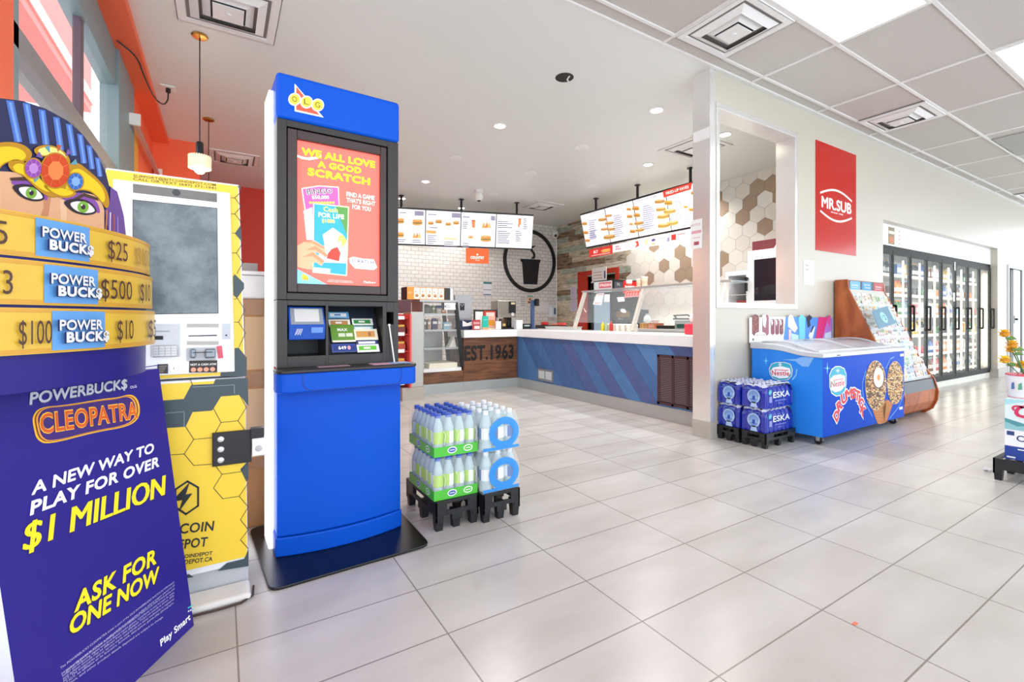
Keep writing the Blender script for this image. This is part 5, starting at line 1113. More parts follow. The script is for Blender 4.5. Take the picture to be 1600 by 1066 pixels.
def cone(ctr, R, waffle, rot, bite):
    cx, cy = ctr
    mb.poly(F, pp(F, waffle, **sF), P('b8672c'), .0008)
    (ax, ay), (bx, by), (cx2, cy2), (dx, dy) = waffle[0], waffle[1], waffle[-2], waffle[-1]
    for k in range(7):
        s = k/7; mb.line(F, pp(F, [(ax+(dx-ax)*s, ay+(dy-ay)*s), (bx+(cx2-bx)*min(1, s+.25), by+(cy2-by)*min(1, s+.25))], **sF), .003, P('e3a75c'), .0014); mb.line(F, pp(F, [(ax+(bx-ax)*s, ay+(by-ay)*s), (dx+(cx2-dx)*s, dy+(cy2-dy)*s-12)], **sF), .003, P('e3a75c'), .0014)
    ell_ = [(cx+R[0]*math.cos(i*PI/18)*math.cos(rot)-R[1]*math.sin(i*PI/18)*math.sin(rot), cy+R[0]*math.cos(i*PI/18)*math.sin(rot)+R[1]*math.sin(i*PI/18)*math.cos(rot)) for i in range(36)]
    mb.poly(F, pp(F, [(cx+(x-cx)*1.03, cy+(y-cy)*1.02) for x, y in ell_], **sF), P('e2c9a0'), .0016); mb.poly(F, pp(F, ell_, **sF), P('4a2418'), .002)
    for k in range(520):
        a = rr.uniform(0, 2*PI); q = math.sqrt(rr.random()); x = q*R[0]*math.cos(a); y = q*R[1]*math.sin(a); X, Y = cx+x*math.cos(rot)-y*math.sin(rot), cy+x*math.sin(rot)+y*math.cos(rot)
        b = rr.uniform(0, PI); l = rr.uniform(8, 15); w = l*.6; mb.poly(F, pp(F, [(X+l*math.cos(b+i*PI/2.5)*(1 if i % 2 else .8), Y+w*math.sin(b+i*PI/2.5)) for i in range(5)], **sF), rr.choice((P('d9a862'), P('c98a45'), P('e8c58a'), P('f0d8a8'), P('a86a30'))), .0022+.000004*k)
    if bite:
        for sc_, c, kk in ((1.2, '5a1f1a', .0038), (1, 'f6e9d2', .0044), (.3, 'd98a3a', .005)): mb.poly(F, pp(F, [(1032+62*sc_*math.cos(i*PI/12), 300+120*sc_*math.sin(i*PI/12)) for i in range(24)], **sF), P(c), kk)
cone((1240, 360), (98, 250), [(1150, 560), (1215, 610), (1140, 820), (1110, 835), (1085, 650)], .0, False)
cone((1000, 395), (125, 290), [(965, 690), (1135, 560), (1110, 838), (1060, 850), (1025, 850)], .0, True)
for l in ([(880, 220), (835, 380), (850, 560), (960, 760)], [(1130, 190), (1180, 80), (1225, 60)], [(1345, 500), (1290, 640), (1170, 790)]): mb.line(F, pp(F, l, **sF), .012, P('5f9bf0'), .0006)
mb.poly(F, pp(F, [(1292, 650), (1332, 640), (1332, 672), (1292, 680)], **sF), NW, .001); mb.poly(F, pp(F, [(1303, 22), (1345, 16), (1345, 46), (1303, 52)], **sF), NW, .001)
G = Fr((FX0-.001, FY1, 0), (0, -1, 0))
logo(G, [(402, 830), (440, 760), (520, 735), (640, 735), (730, 765), (765, 850), (750, 950), (690, 1010), (560, 1020), (460, 985), (410, 910)], [(425, 870), (470, 815), (600, 800), (720, 830), (735, 900), (690, 975), (560, 985), (450, 945)], ((448, 930), (715, 945), 75), sL, (572, 778, 28))
star(G, 358, 718, 48, sL)
mb.poly(G, pp(G, [(600, 700), (800, 690), (900, 660), (1085, 665), (1000, 810), (900, 800), (800, 720)], **sL), P('7fb4ee'), .0008); mb.line(G, pp(G, [(825, 850), (815, 930), (760, 1000)], **sL), .008, P('8fd0f4'), .001)
mb.v = [Vector((FX0+(q.x-FX0)*.955, q.y, q.z)) if q.y < FY0-.0005 else q for q in mb.v]
build('cabinet', mb, t)
mb = MB(); v = []
for x in (FX0-.012, FX1+.012):
    for y, z in prof: v.append((x, y+(-.012 if y == FY0 else (.012 if y == FY1 else 0)), z+.001))
    for y, z in prof: v.append((x, y+(-.012 if y == FY0 else (.012 if y == FY1 else 0)), z+.058-.02*(1-(y-FY0)/(FY1-FY0))))
q = 2*n
f = [tuple(range(n, 2*n))[::-1]+tuple(range(n)), tuple(range(q, q+n))[::-1]+tuple(range(q+n, q+2*n))]
f += [(i, q+i, q+i+1, i+1) for i in range(n-1)]+[(n+i, n+i+1, q+n+i+1, q+n+i) for i in range(n-1)]+[(0, n, q+n, q), (n-1, q+n-1, q+2*n-1, 2*n-1)]
mb.add(v, f, RIM); build('rim', mb, t, bevel=.006)
def lidz(s): return rimz(s)+.064-.02*(1-s)
GL_ = glass('e6eefa', .30, .06); mb = MB(); v = []
for x in (FX0+.1, FX1-.1):
    for i in range(11): s = .14+.78*i/10; v.append((x, FY0+(FY1-FY0)*s, lidz(s)+.02*math.sin(PI*i/10)))
mb.add(v, [(i, 11+i, 12+i, i+1) for i in range(10)], GL_); gl = build('glass_lid', mb, t, smooth=True)
mb = MB()
for s in (.14, .92): z = lidz(s); mb.bar((FX0+.1, FY0+(FY1-FY0)*s, z), (FX1-.1, FY0+(FY1-FY0)*s, z), .02, .014, RIM)
for x in (FX0+.1, (FX0+FX1)/2, FX1-.1): mb.tube([(x, FY0+(FY1-FY0)*(.14+.78*i/10), lidz(.14+.78*i/10)+.02*math.sin(PI*i/10)) for i in range(11)], .009, RIM)
build('lid_frame', mb, gl)
mb = MB(); pc = ('e8b8d0', 'f4e9f2', 'd08fc0', 'cfe8f0', 'e87aa8', 'f6f2f6')
for k in range(36): x = FX0+.14+.04*k; i_ = rr.uniform(.25, .7); y = FY0+(FY1-FY0)*i_; z = lidz(i_)-.012; mb.add([(x, y-.06, z), (x+.035, y-.06, z), (x+.035, y+.05, z+.002), (x, y+.05, z+.002)], [(0, 1, 2, 3)], P(rr.choice(pc)))
build('ice_cream_wrappers', mb, t)['kind'] = 'stuff'
mb = MB(); mb.box(FX0+.22, FX0+.27, FY0-.016, FY0-.011, .752, .760, BLACK); build('lock', mb, t)
for x, y in ((FX0+.07, FY0+.06), (FX1-.09, FY0+.06), (FX0+.07, FY1-.08), (FX1-.09, FY1-.08)):
    mb = MB(); mb.cyl((x-.016, y, .033), (x+.016, y, .033), .032, BLACK, n=16); mb.box(x-.03, x+.03, y-.022, y+.022, .064, .076, STEELD); mb.box(x-.025, x-.019, y-.015, y+.015, .03, .066, STEELD); mb.box(x+.019, x+.025, y-.015, y+.015, .03, .066, STEELD); build('castor', mb, t)
# ice cream picture board standing on the freezer's back edge
t = thing('picture_board', 'white and blue ice cream picture board standing on the back edge of the freezer', 'picture board', (4.8, 2.625, .85))
F = Fr((0, 2.62, 0), (1, 0, 0)); sP = dict(ox=1160, oy=490, sc=9.69); mb = MB()
mb.slab(F, pp(F, [(118, 446), (118, 60), (660, 50), (615, 440)], **sP), .012, NW); mb.slab(F, pp(F, [(618, 440), (655, 50), (1360, 70), (1355, 425)], **sP), .012, P('4f8fe0'))
CH1, CH2 = P('6a2f2f'), P('8a4650')
def bar_(x0, y0, x1, y1, c, k=.001, dots=0):
    w = (x1-x0)/2; pts = [(x0, y0+w), (x0+w*.3, y0+w*.3), (x0+w, y0), (x1-w*.3, y0+w*.3), (x1, y0+w), (x1, y1-w*.6), (x1-w*.5, y1), (x0+w*.5, y1), (x0, y1-w*.6)]; mb.poly(F, pp(F, pts, **sP), P(c), k)
    for i in range(dots): X, Y = rr.uniform(x0+8, x1-8), rr.uniform(y0+20, y1-15); mb.poly(F, pp(F, [(X-5, Y), (X, Y-6), (X+6, Y), (X, Y+6)], **sP), P('c98a80'), k+.0004)
bar_(145, 12, 250, 335, '7a3a36', dots=40); bar_(298, 10, 400, 335, '9a5a6a'); mb.poly(F, pp(F, [(300, 30), (350, 12), (362, 90), (345, 220), (310, 180)], **sP), NW, .0016)
for x0, c, d_ in ((428, '8a4452', 0), (495, '8a4452', 0), (560, '7a3a40', 18)): bar_(x0, 80, x0+58, 318, c, dots=d_); mb.poly(F, pp(F, [(x0+22, 318), (x0+36, 318), (x0+33, 345), (x0+25, 345)], **sP), P('c9a27a'), .001); mb.poly(F, pp(F, [(x0+5, 110), (x0+25, 88), (x0+32, 150), (x0+14, 190)], **sP), NW, .0016)
mb.poly(F, pp(F, [(270+85*math.cos(i*PI/10), 325+48*math.sin(i*PI/10)) for i in range(20)], **sP), NW, .0022); ptxt(mb, F, (205, 340), (340, 332), 20, 'MAGNUM', P('8a5a60'), .0028, .01, **sP)
for k in range(5): X = 440+42*k; mb.poly(F, pp(F, [(X, 430), (X+10, 385), (X+24, 385), (X+28, 430)], **sP), P('efe0e2'), .001)
mb.poly(F, pp(F, [(150, 375), (172, 375), (172, 412), (150, 412)], **sP), P('4a3a3a'), .001)
for pts, c in (([(690, 60), (720, 15), (760, 30), (790, 120), (835, 220), (790, 290), (740, 240), (690, 200)], 'f6ecec'), ([(700, 240), (740, 250), (730, 400), (700, 410)], 'f0c8c8'), ([(850, 60), (890, 15), (950, 60), (945, 400), (860, 410)], '6fcfe0'), ([(862, 120), (900, 95), (940, 130), (930, 260), (880, 275)], 'f6f2f4'), ([(965, 70), (1010, 15), (1060, 60), (1020, 110), (1030, 180), (990, 220)], '262a44'), ([(1000, 330), (1060, 190), (1100, 200), (1060, 380), (1020, 405)], 'e6ecf4'), ([(1020, 290), (1060, 185), (1088, 195), (1045, 285)], '33385a'), ([(1100, 410), (1150, 50), (1290, 60), (1200, 415)], 'd8307a'), ([(1150, 260), (1190, 60), (1230, 70), (1205, 270)], 'e88ab0'), ([(1105, 390), (1150, 290), (1195, 310), (1130, 400)], 'f4d0dc'), ([(1200, 415), (1290, 70), (1350, 80), (1345, 420)], 'b878d0'), ([(1280, 120), (1300, 20), (1335, 30), (1320, 220)], 'e04a9a'), ([(1250, 300), (1340, 270), (1340, 415), (1230, 415)], 'cfe0f4'), ([(740, 300), (850, 330), (850, 410), (740, 405)], 'bfe4f0')):
    mb.poly(F, pp(F, pts, **sP), P(c), .0012+.0002*(len(mb.f) % 5))
build('board', mb, t)
mb = MB(); mb.box(4.3, 5.75, 2.614, 2.634, .848, .856, WHITE); build('foot', mb, t)
# ================================================================= CARD RACK, COOLERS, BEER, WALL SIGNS
CW = wood_mat('bf6a38', '96491f', 'cherry_wood', (3, 3, 1)); CHW = CW
KX0, KX1 = 5.93, 6.86
t = thing('card_rack', 'cherry wood greeting card rack with a sloping face behind the freezer', 'card rack', ((KX0+KX1)/2, 2.3, 0))
side = [(2.63, 0.0), (2.10, 0.0), (2.03, .06), (1.99, .16), (1.98, .26), (2.02, .40), (2.10, .52), (2.49, 1.40), (2.50, 1.51), (2.63, 1.51)]
for x in (KX0, KX1-.025):
    F = Fr((x, 0, 0), (0, -1, 0)); mb = MB(); mb.slab(Fr((x, 0, 0), (0, -1, 0)), [(-y, z) for y, z in side], -.0, CW) if 0 else None
    n = len(side); v = [(x, y, z) for y, z in side]+[(x+.025, y, z) for y, z in side]
    mb.add(v, [tuple(range(n)), tuple(range(2*n-1, n-1, -1))]+[(i, n+i, n+(i+1) % n, (i+1) % n) for i in range(n)], CW); build('side_panel', mb, t, bevel=.002)
mb = MB(); mb.box(KX0+.025, KX1-.025, 2.60, 2.63, 0, 1.5, CW); mb.box(KX0+.025, KX1-.025, 2.5, 2.6, 1.48, 1.505, CW); build('back_panel', mb, t)
fp = [(2.12, .02), (2.05, .07), (2.01, .16), (2.0, .29)]; mb = MB()
for (ya, za), (yb, zb) in zip(fp, fp[1:]): mb.add([(KX0+.025, ya, za), (KX1-.025, ya, za), (KX1-.025, yb, zb), (KX0+.025, yb, zb)], [(0, 1, 2, 3)], CW)
build('base_front', mb, t, smooth=True)
mb = MB(); mb.add([(KX0+.025, 2.0, .29), (KX1-.025, 2.0, .29), (KX1-.025, 2.03, .40), (KX0+.025, 2.03, .40)], [(0, 1, 2, 3)], BLACK); build('base_band', mb, t)
RWS = 10; ACR = glass('f2f6f8', .35, .1)
def rowpos(k): s = (k+.0)/RWS; return 2.06+(2.46-2.06)*s, .41+(1.30-.41)*s
mb = MB(); mb.add([(KX0+.025, 2.10, .41), (KX1-.025, 2.10, .41), (KX1-.025, 2.52, 1.46), (KX0+.025, 2.52, 1.46)], [(0, 1, 2, 3)], mat('cfcac2', rough=.5)); build('sloping_board', mb, t)
for k in range(RWS): y, z = rowpos(k); build('card_tier', MB().box(KX0+.026, KX1-.026, y-.008, y+.045, z-.008, z, ACR).box(KX0+.026, KX1-.026, y-.012, y-.008, z-.008, z+.03, ACR), t)
F = Fr((KX0+.03, 2.497, 1.40), (1, 0, 0)); hw = (KX1-KX0-.06)
hdr = [(.02, .30, '5fa6c4', 'Birthday'), (.36, .62, '1f8fbe', 'Special'), (.70, .985, 'b8242a', 'Christmas')]
mb = MB(); mb.rect(F, 0, -.005, hw, .1, P('2a2a30'), 0)
for a, b, c, w in hdr:
    mb.rect(F, hw*a, 0, hw*b, .095, P(c), .001); mb.text(F, hw*(a+b)/2, .055 if w == 'Special' else .04, w, .02, PAPER, .002, w=hw*(b-a)*.62, bold=.02)
    if w == 'Special': mb.text(F, hw*(a+b)/2+.02, .022, 'Occasions', .018, PAPER, .002, w=hw*(b-a)*.62, bold=.02)
    else: mb.rect(F, hw*(a+.05), .02, hw*(b-.08), .024, P('d8e6ea'), .002)
build('header_sign', mb, t)
rr = random.Random(21)
CC = [('dddbd6', 'white'), ('d4c9b8', 'cream'), ('bfd0dc', 'pale blue'), ('dcc2c2', 'pale pink'), ('c6d0b8', 'pale green')]
PC = [('6f94b8', 'blue picture'), ('b98a5c', 'tan picture'), ('7f9f6c', 'green picture'), ('b07474', 'rose picture'), ('66707e', 'grey picture'), ('c9a93c', 'yellow picture')]
ORD = ['bottom', 'second', 'third', 'fourth', 'fifth', 'sixth', 'seventh', 'eighth', 'ninth', 'top']; COL = ['leftmost', 'second', 'third', 'fourth', 'fifth', 'sixth', 'seventh', 'rightmost']
up = Vector((0, .25, 1)).normalized()
for k in range(RWS):
    y, z = rowpos(k)
    for j in range(8):
        w = rr.uniform(.085, .108); h = rr.uniform(.13, .165); x = KX0+.032+j*.1095+rr.uniform(0, .006); c, cn = rr.choice(CC); p_, pn = rr.choice(PC)
        F = Fr((x, y+.004+rr.uniform(0, .012), z+.001), (1, 0, 0), up); mb = MB(); mb.slab(F, [(0, 0), (w, 0), (w, h), (0, h)], .003, P(c), PAPER)
        sh = rr.randrange(3)
        if sh == 0: mb.rect(F, w*.15, h*.45, w*.85, h*.9, P(p_), .0006); mb.rect(F, w*.3, h*.2, w*.7, h*.28, P(p_), .0006)
        elif sh == 1: mb.ell(F, w*.5, h*.62, w*.3, h*.2, P(p_), .0006); mb.ell(F, w*.5, h*.62, w*.14, h*.1, P(c), .001)
        else: mb.rect(F, w*.2, h*.7, w*.8, h*.77, P(p_), .0006); mb.rect(F, w*.25, h*.55, w*.75, h*.6, P(p_), .0006); mb.ell(F, w*.5, h*.3, w*.16, h*.12, P(p_), .0006)
        solo('greeting_card', mb, f'{cn} greeting card, {pn}, {ORD[k]} row of the rack, {COL[j]}'+(' from left' if j not in (0, 7) else ''), 'greeting card', 'greeting cards in the rack')
Fq = Fr((0, 2.12, .9), (1, 0, 0), (0, .4, 1)); sR = dict(ox=1290, oy=430, sc=4.844)
mb = MB(); pts = pp(Fq, [(352, 270), (470, 233), (488, 245), (538, 350), (532, 365), (405, 407)], **sR); mb.slab(Fq, pts, .004, P('5f8aa0'), P('5f8aa0'))
c = pp(Fq, [(441, 321)], **sR)[0]; mb.ell(Fq, c[0], c[1], .073, .062, P('9fdcf0'), .001); mb.text(Fq, c[0]+.02, c[1]-.028, '2', .06, P('1d2a36'), .002, bold=.02); mb.text(Fq, c[0]-.03, c[1]-.005, '$', .034, P('1d2a36'), .002, bold=.01); mb.poly(Fq, pp(Fq, [(470, 245), (482, 242), (530, 335), (518, 340)], **sR), P('c9e4ee'), .001)
solo('price_sign', mb, 'slate blue tilted sign with a round $2 price, among the cards of the rack', 'price sign')
# ---- walk-in cooler doors
CYF = 2.76
struct('wall_cooler', MB().box(RX0, RX1, YW+.09, YW+T, 2.06, RZ, WHITE).box(RX0, RX1, YW+.105, YW+T, 0, .09, mat('e3dfd4', rough=.4)).box(RX1-.005, RX1, YW+.0, YW+T, 0, RZ, CREAM))
FRM = mat('241f1a', rough=.55, noise=.1, spec=.25)
DW = (RX1-.04-RX0-.02)/8; MULL = RX0+.0
GLS = glass('d8e6e2', .07, .02); HND = mat('14110f', rough=.3, noise=.1)
fr = MB(); fr.box(RX0, RX1-.005, CYF-.02, CYF+.06, 2.0, 2.058, FRM); fr.box(RX0, RX1-.005, CYF-.02, CYF+.06, .092, .13, FRM)
for k in range(9): x = RX1-.03-.598*(8-k) if k else RX0+.02; fr.box(x-.014, x+.014, CYF-.018, CYF+.006, .13, 2.0, FRM)
struct('trim_6', fr)
LED = mat('fff8ea', emit=7, noise=0)
dn = ['first', 'second', 'third', 'fourth', 'fifth', 'sixth', 'seventh', 'last']
for k in range(8):
    x1 = RX1-.03-.598*(7-k); x0 = max(RX0+.02, x1-.598)
    t = thing('cooler_door', f'glass cooler door with black upright handle, {dn[k]} from the card rack', 'cooler door', ((x0+x1)/2, CYF-.03, .14), 0, 'glass cooler doors')
    a, b = x0+.006, x1-.006; mb = MB(); y0, y1 = CYF-.034, CYF-.022; w = .022
    mb.box(a, a+w, y0, y1, .135, 1.995, FRM).box(b-w, b, y0, y1, .135, 1.995, FRM).box(a+w, b-w, y0, y1, .135, .185, FRM).box(a+w, b-w, y0, y1, 1.94, 1.995, FRM); build('door_frame', mb, t)
    build('glass_pane', MB().box(a+w, b-w, CYF-.03, CYF-.026, .185, 1.94, GLS), t)
    h = MB(); hx = b-.035; h.bar((hx, y0-.05, .90), (hx, y0-.05, 1.25), .024, .024, HND); h.bar((hx, y0, .905), (hx, y0-.055, .905), .024, .03, HND); h.bar((hx, y0, 1.245), (hx, y0-.055, 1.245), .024, .03, HND); h.bar((hx+.028, y0-.006, .90), (hx+.028, y0-.006, 1.25), .01, .01, HND); build('handle', h, t, bevel=.003)
    l = thing('cooler_strip_light', f'white upright strip light inside the cooler beside the {dn[k]} glass door', 'strip light', (x1-.05, CYF+.08, 1.0), 0, 'strip lights in the cooler') if k else None
    if l: build('tube', MB().box(x1-.03, x1-.012, CYF+.045, CYF+.06, .2, 1.9, LED), l)
mb = MB(); F = Fr((9.72, CYF-.0365, 1.35), (1, 0, 0)); mb.rect(F, .3, 0, .38, .14, PAPER); mb.rect(F, .36, .5, .41, .64, PAPER)
solo('door_notice', mb, 'small white notices stuck on the fifth glass cooler door', 'notice')
SHM = mat('e6e2d8', rough=.4)
shz = [.22, .52, .82, 1.12, 1.42, 1.70]; shn = ['bottom', 'second lowest', 'third lowest', 'fourth lowest', 'fifth lowest', 'top']
for z, nme in zip(shz, shn):
    s = thing('cooler_shelf', f'white wire shelf running behind the cooler doors, {nme} level', 'shelf', (9.6, 3.1, z), 0, 'shelves inside the cooler')
    build('deck', MB().box(RX0+.03, RX1-.04, CYF+.11, CYF+.6, z-.012, z, SHM), s); build('price_rail', MB().box(RX0+.03, RX1-.04, CYF+.10, CYF+.11, z-.03, z+.012, P('f4ead2', emit=.1)), s)
PR = [('c8403a', 'red'), ('e0b53c', 'yellow'), ('4f8a4a', 'green'), ('3f68a8', 'blue'), ('d8d4c8', 'white'), ('7a4a34', 'brown'), ('e08a3c', 'orange'), ('3a3a3e', 'black'), ('c8bfae', 'beige'), ('9fc4d0', 'pale blue')]
def can(c): m = MB(); m.lathe([(.028, 0), (.033, .008), (.033, .105), (.027, .12)], (0, 0, 0), P(c, rough=.25), 10); return [('can', m)]
def drink(c, c2):
    b = MB().lathe([(.03, 0), (.035, .01), (.035, .12), (.03, .15), (.014, .19), (.014, .2)], (0, 0, 0), P(c, rough=.2), 10)
    k = MB().lathe([(.016, .2), (.016, .22)], (0, 0, 0), P(c2), 10); return b, k
rr = random.Random(33); proto = {}
def product(kind, ci):
    key = (kind, ci)
    if key in proto: return proto[key], False
    c, cn = PR[ci]
    if kind == 'carton':
        o = thing('drink_carton', 'x', 'carton', (0, 0, 0)); build('body', MB().box(-.04, .04, -.04, .04, 0, .17, P(c, rough=.3)).box(-.036, .036, -.041, -.04, .05, .12, P('f0ece0')), o, world=False); build('gable', MB().add([(-.04, -.04, .17), (.04, -.04, .17), (.04, .04, .17), (-.04, .04, .17), (-.04, 0, .205), (.04, 0, .205)], [(0, 1, 5, 4), (2, 3, 4, 5), (1, 2, 5), (3, 0, 4)], P('eeeae0')), o, world=False)
    elif kind == 'bottle':
        o = thing('drink_bottle', 'x', 'bottle', (0, 0, 0)); b, k = drink(c, PR[(ci+4) % 10][0]); build('body', b, o, world=False, smooth=True); build('cap', k, o, world=False)
        l = MB().cyl((0, 0, .05), (0, 0, .11), .0358, P('f0ede4' if ci != 4 else '4f78b0'), n=10, cap=False); build('label', l, o, world=False)
    else:
        o = thing('drink_can', 'x', 'can', (0, 0, 0)); build('body', can(c)[0][1], o, world=False, smooth=True); build('lid', MB().cyl((0, 0, .12), (0, 0, .122), .027, STEELD, n=10), o, world=False)
    proto[key] = o; return o, True
for k in range(8):
    x1 = RX1-.03-.598*(7-k); x0 = max(RX0+.04, x1-.598)
    for z, nme in zip(shz, shn):
        kind = rr.choice(('carton', 'bottle', 'bottle', 'can')); ci = rr.randrange(10); n = 6 if k > 1 else 3
        for j in range(n):
            if j == n//2: ci = rr.randrange(10)
            x = x0+.07+j*(x1-x0-.1)/n
            o, new = product(kind, ci); kn = {'carton': 'carton', 'bottle': 'bottle', 'can': 'can'}[kind]; loc = (x, CYF+.17+rr.uniform(0, .02), z+.001)
            lab = f'{PR[ci][1]} drink {kn} on the {nme} shelf behind the {dn[k]} cooler door'; g = f'{PR[ci][1]} {kn}s, {nme} shelf, {dn[k]} cooler door'
            if new: o.location = loc; o['label'] = lab; o['group'] = g
            else: dup(o, loc, 0, lab, g)
# poster leaning above the cooler
for xa, xb, c, l, w in ((7.32, 7.5, 'c8553a', 'red and white poster above the first cooler door', 1), (7.62, 7.84, '8a7a58', 'brown and green poster above the second cooler door', 2), (7.95, 8.02, 'd8c8c0', 'narrow pale notice with red marks above the cooler doors', 3)):
    F = Fr((xa, YW+.089, 2.07), (1, 0, 0)); mb = MB(); mb.slab(F, [(0, 0), (xb-xa, 0), (xb-xa, .25), (0, .25)], .002, P('f2efea')); W_ = xb-xa
    if w == 1: mb.poly(F, [(W_*.2, .01), (W_*.85, .01), (W_*.8, .13), (W_*.6, .09), (W_*.4, .16)], P('d8492c'), .001)
    elif w == 2: mb.rect(F, W_*.05, .01, W_*.95, .24, P(c), .001); mb.ell(F, W_*.5, .07, W_*.35, .05, P('c8763a'), .002); mb.rect(F, W_*.1, .15, W_*.9, .19, P('e6e0d0'), .002)
    else:
        for q in range(4): mb.rect(F, W_*.3, .03+.055*q, W_*.7, .05+.055*q, P('b06a5a'), .001)
    F.o.y -= 0; solo('poster', mb, l, 'poster')
# ---- red banner and paper note on the wall
t = thing('wall_banner', 'tall glossy red banner with a white oval emblem on the cream wall', 'banner', (6.0, YW, 1.82))
F = Fr((5.535, YW-.005, 1.823), (1, 0, 0)); RB = mat('bd1708', rough=.14, noise=.03, spec=.3); mb = MB(); W_, H_ = .944, 1.21
mb.slab(F, [(0, 0), (W_, 0), (W_, H_), (0, H_)], .004, RB)
sB = dict(ox=1250, oy=210, sc=3.95); LW2 = P('f8f4f0', emit=.15)
A = pp(F, [(127, 318), (310, 368)], **sB); B = pp(F, [(128, 462), (313, 505)], **sB)
cx, cz = W_*.5, H_*.445
for s in (1, -1):
    pts = []; n = 18
    for i in range(n+1): x = W_*(.1+.78*i/n); q = math.sin(PI*i/n); pts.append((x, cz+s*(.10+.075*q)))
    for (xa, ya), (xb, yb) in zip(pts, pts[1:]): mb.poly(F, [(xa, ya-.009), (xb, yb-.009), (xb, yb+.013), (xa, ya+.013)][::1], LW2, .001)
mb.text(F, cx, cz-.055, 'MR.SUB', .13, LW2, .001, w=W_*.74, bold=.03); mb.text(F, cx, cz-.09, 'SINCE 1968', .016, LW2, .001, w=W_*.3)
build('panel', mb, t)
F = Fr((5.285, YW-.003, 1.436), (1, 0, 0)); mb = MB(); mb.slab(F, [(0, 0), (.215, 0), (.215, .265), (0, .265)], .0015, PAPER); mb.text(F, .04, .2, 'Block 2', .024, P('5a5a60'), .001, al='L'); mb.text(F, .04, .155, 'Stairs 3', .024, P('5a5a60'), .001, al='L'); solo('paper_note', mb, 'white handwritten paper note taped below the red banner', 'note')
# ---- beer cases, pail and flowers at the right edge
bx0, by1 = 4.42, .943
pallet('plastic_pallet', 'black plastic pallet under the beer cases at the right edge', 4.375, 4.92, .40, .99, .145)
CO1, CO2 = P('dfeef0'), P('6fb8bf')
F = Fr((bx0-.001, by1, .1455), (0, -1, 0)); 
t = thing('beer_case', 'blue and white beer case, the lower of the two on the black pallet', 'beer case', (bx0+.2, by1-.2, .1455)); mb = MB(); mb.box(bx0, bx0+.40, by1-.42, by1, .1455, .341, P('f0f2f6'))
mb.rect(F, 0, 0, .42, .088, P('1f3f94'), .0008); mb.text(F, .055, .125, 'Corona', .04, P('22386e'), .0012, al='L', bold=.015); mb.text(F, .11, .097, 'EXTRA', .02, P('3a4a7a'), .0012, al='L'); mb.ell(F, .135, .055, .026, .03, P('e3b63a'), .0012); mb.rect(F, .06, .068, .1, .075, WHITE, .0012); mb.rect(F, .01, .01, .05, .02, P('e3e6ee'), .0012); mb.rect(F, .01, .158, .045, .185, P('2c4580'), .0008)
build('carton', mb, t, bevel=.003); t = thing('beer_case', 'pale mountain patterned beer case with a red script letter, on top of the stack', 'beer case', (bx0+.2, by1-.2, .3415)); mb = MB(); z = .3415; mb.box(bx0, bx0+.40, by1-.42, by1, z, .541, CO1); F = Fr((bx0-.001, by1, z), (0, -1, 0))
mb.poly(F, [(0, .0), (.42, 0), (.42, .06), (.3, .02), (.16, .055), (.06, .03), (0, .075)], P('8fc4c8'), .0008); mb.poly(F, [(0, .05), (.06, .025), (.12, .04), (0, .072)], P('4f97a0'), .0012); mb.poly(F, [(0, .2), (.2, .2), (.08, .185), (0, .16)], P('a9dce0'), .0008)
mb.text(F, .045, .085, 'Coors', .085, P('d2305a'), .0016, al='L', bold=.035, shear=.25); mb.text(F, .13, .045, 'LIGHT', .028, P('9aa6b0'), .0016, al='L'); mb.ring(F, .062, .142, .03, .022, .012, P('d2305a'), .0016, a0=.4, a1=4.0)
build('carton', mb, t, bevel=.003)
t = thing('flower_pail', 'white and pink printed metal pail standing on the beer cases', 'pail', (4.55, .865, .5415)); mb = MB(); mb.lathe([(.085, 0), (.09, .01), (.1, .15)], (4.55, .865, .5415), P('eef0f2', rough=.3), 24); mb.lathe([(.1, .15), (.104, .155), (.1, .162)], (4.55, .865, .5415), P('d8506a', rough=.3), 24)
for zz in (.006, .14): mb.cyl((4.55, .865, .5415+zz), (4.55, .865, .5415+zz+.012), .0885+.0005+(.01 if zz > .1 else .001), P('d8506a'), n=24, cap=False)
for k, a in enumerate((2.6, 3.0, 3.4, 3.8)): mb.add([(4.55+.098*math.cos(a+da), .865+.098*math.sin(a+da), .5415+zz) for da, zz in ((-.1, .06), (.1, .065), (.08, .11), (-.08, .1))], [(0, 1, 2, 3)], P(['4f78b0', '5fa88a', '8a5aa0', '4f78b0'][k]))
build('body', mb, t, smooth=True)
rr = random.Random(3)
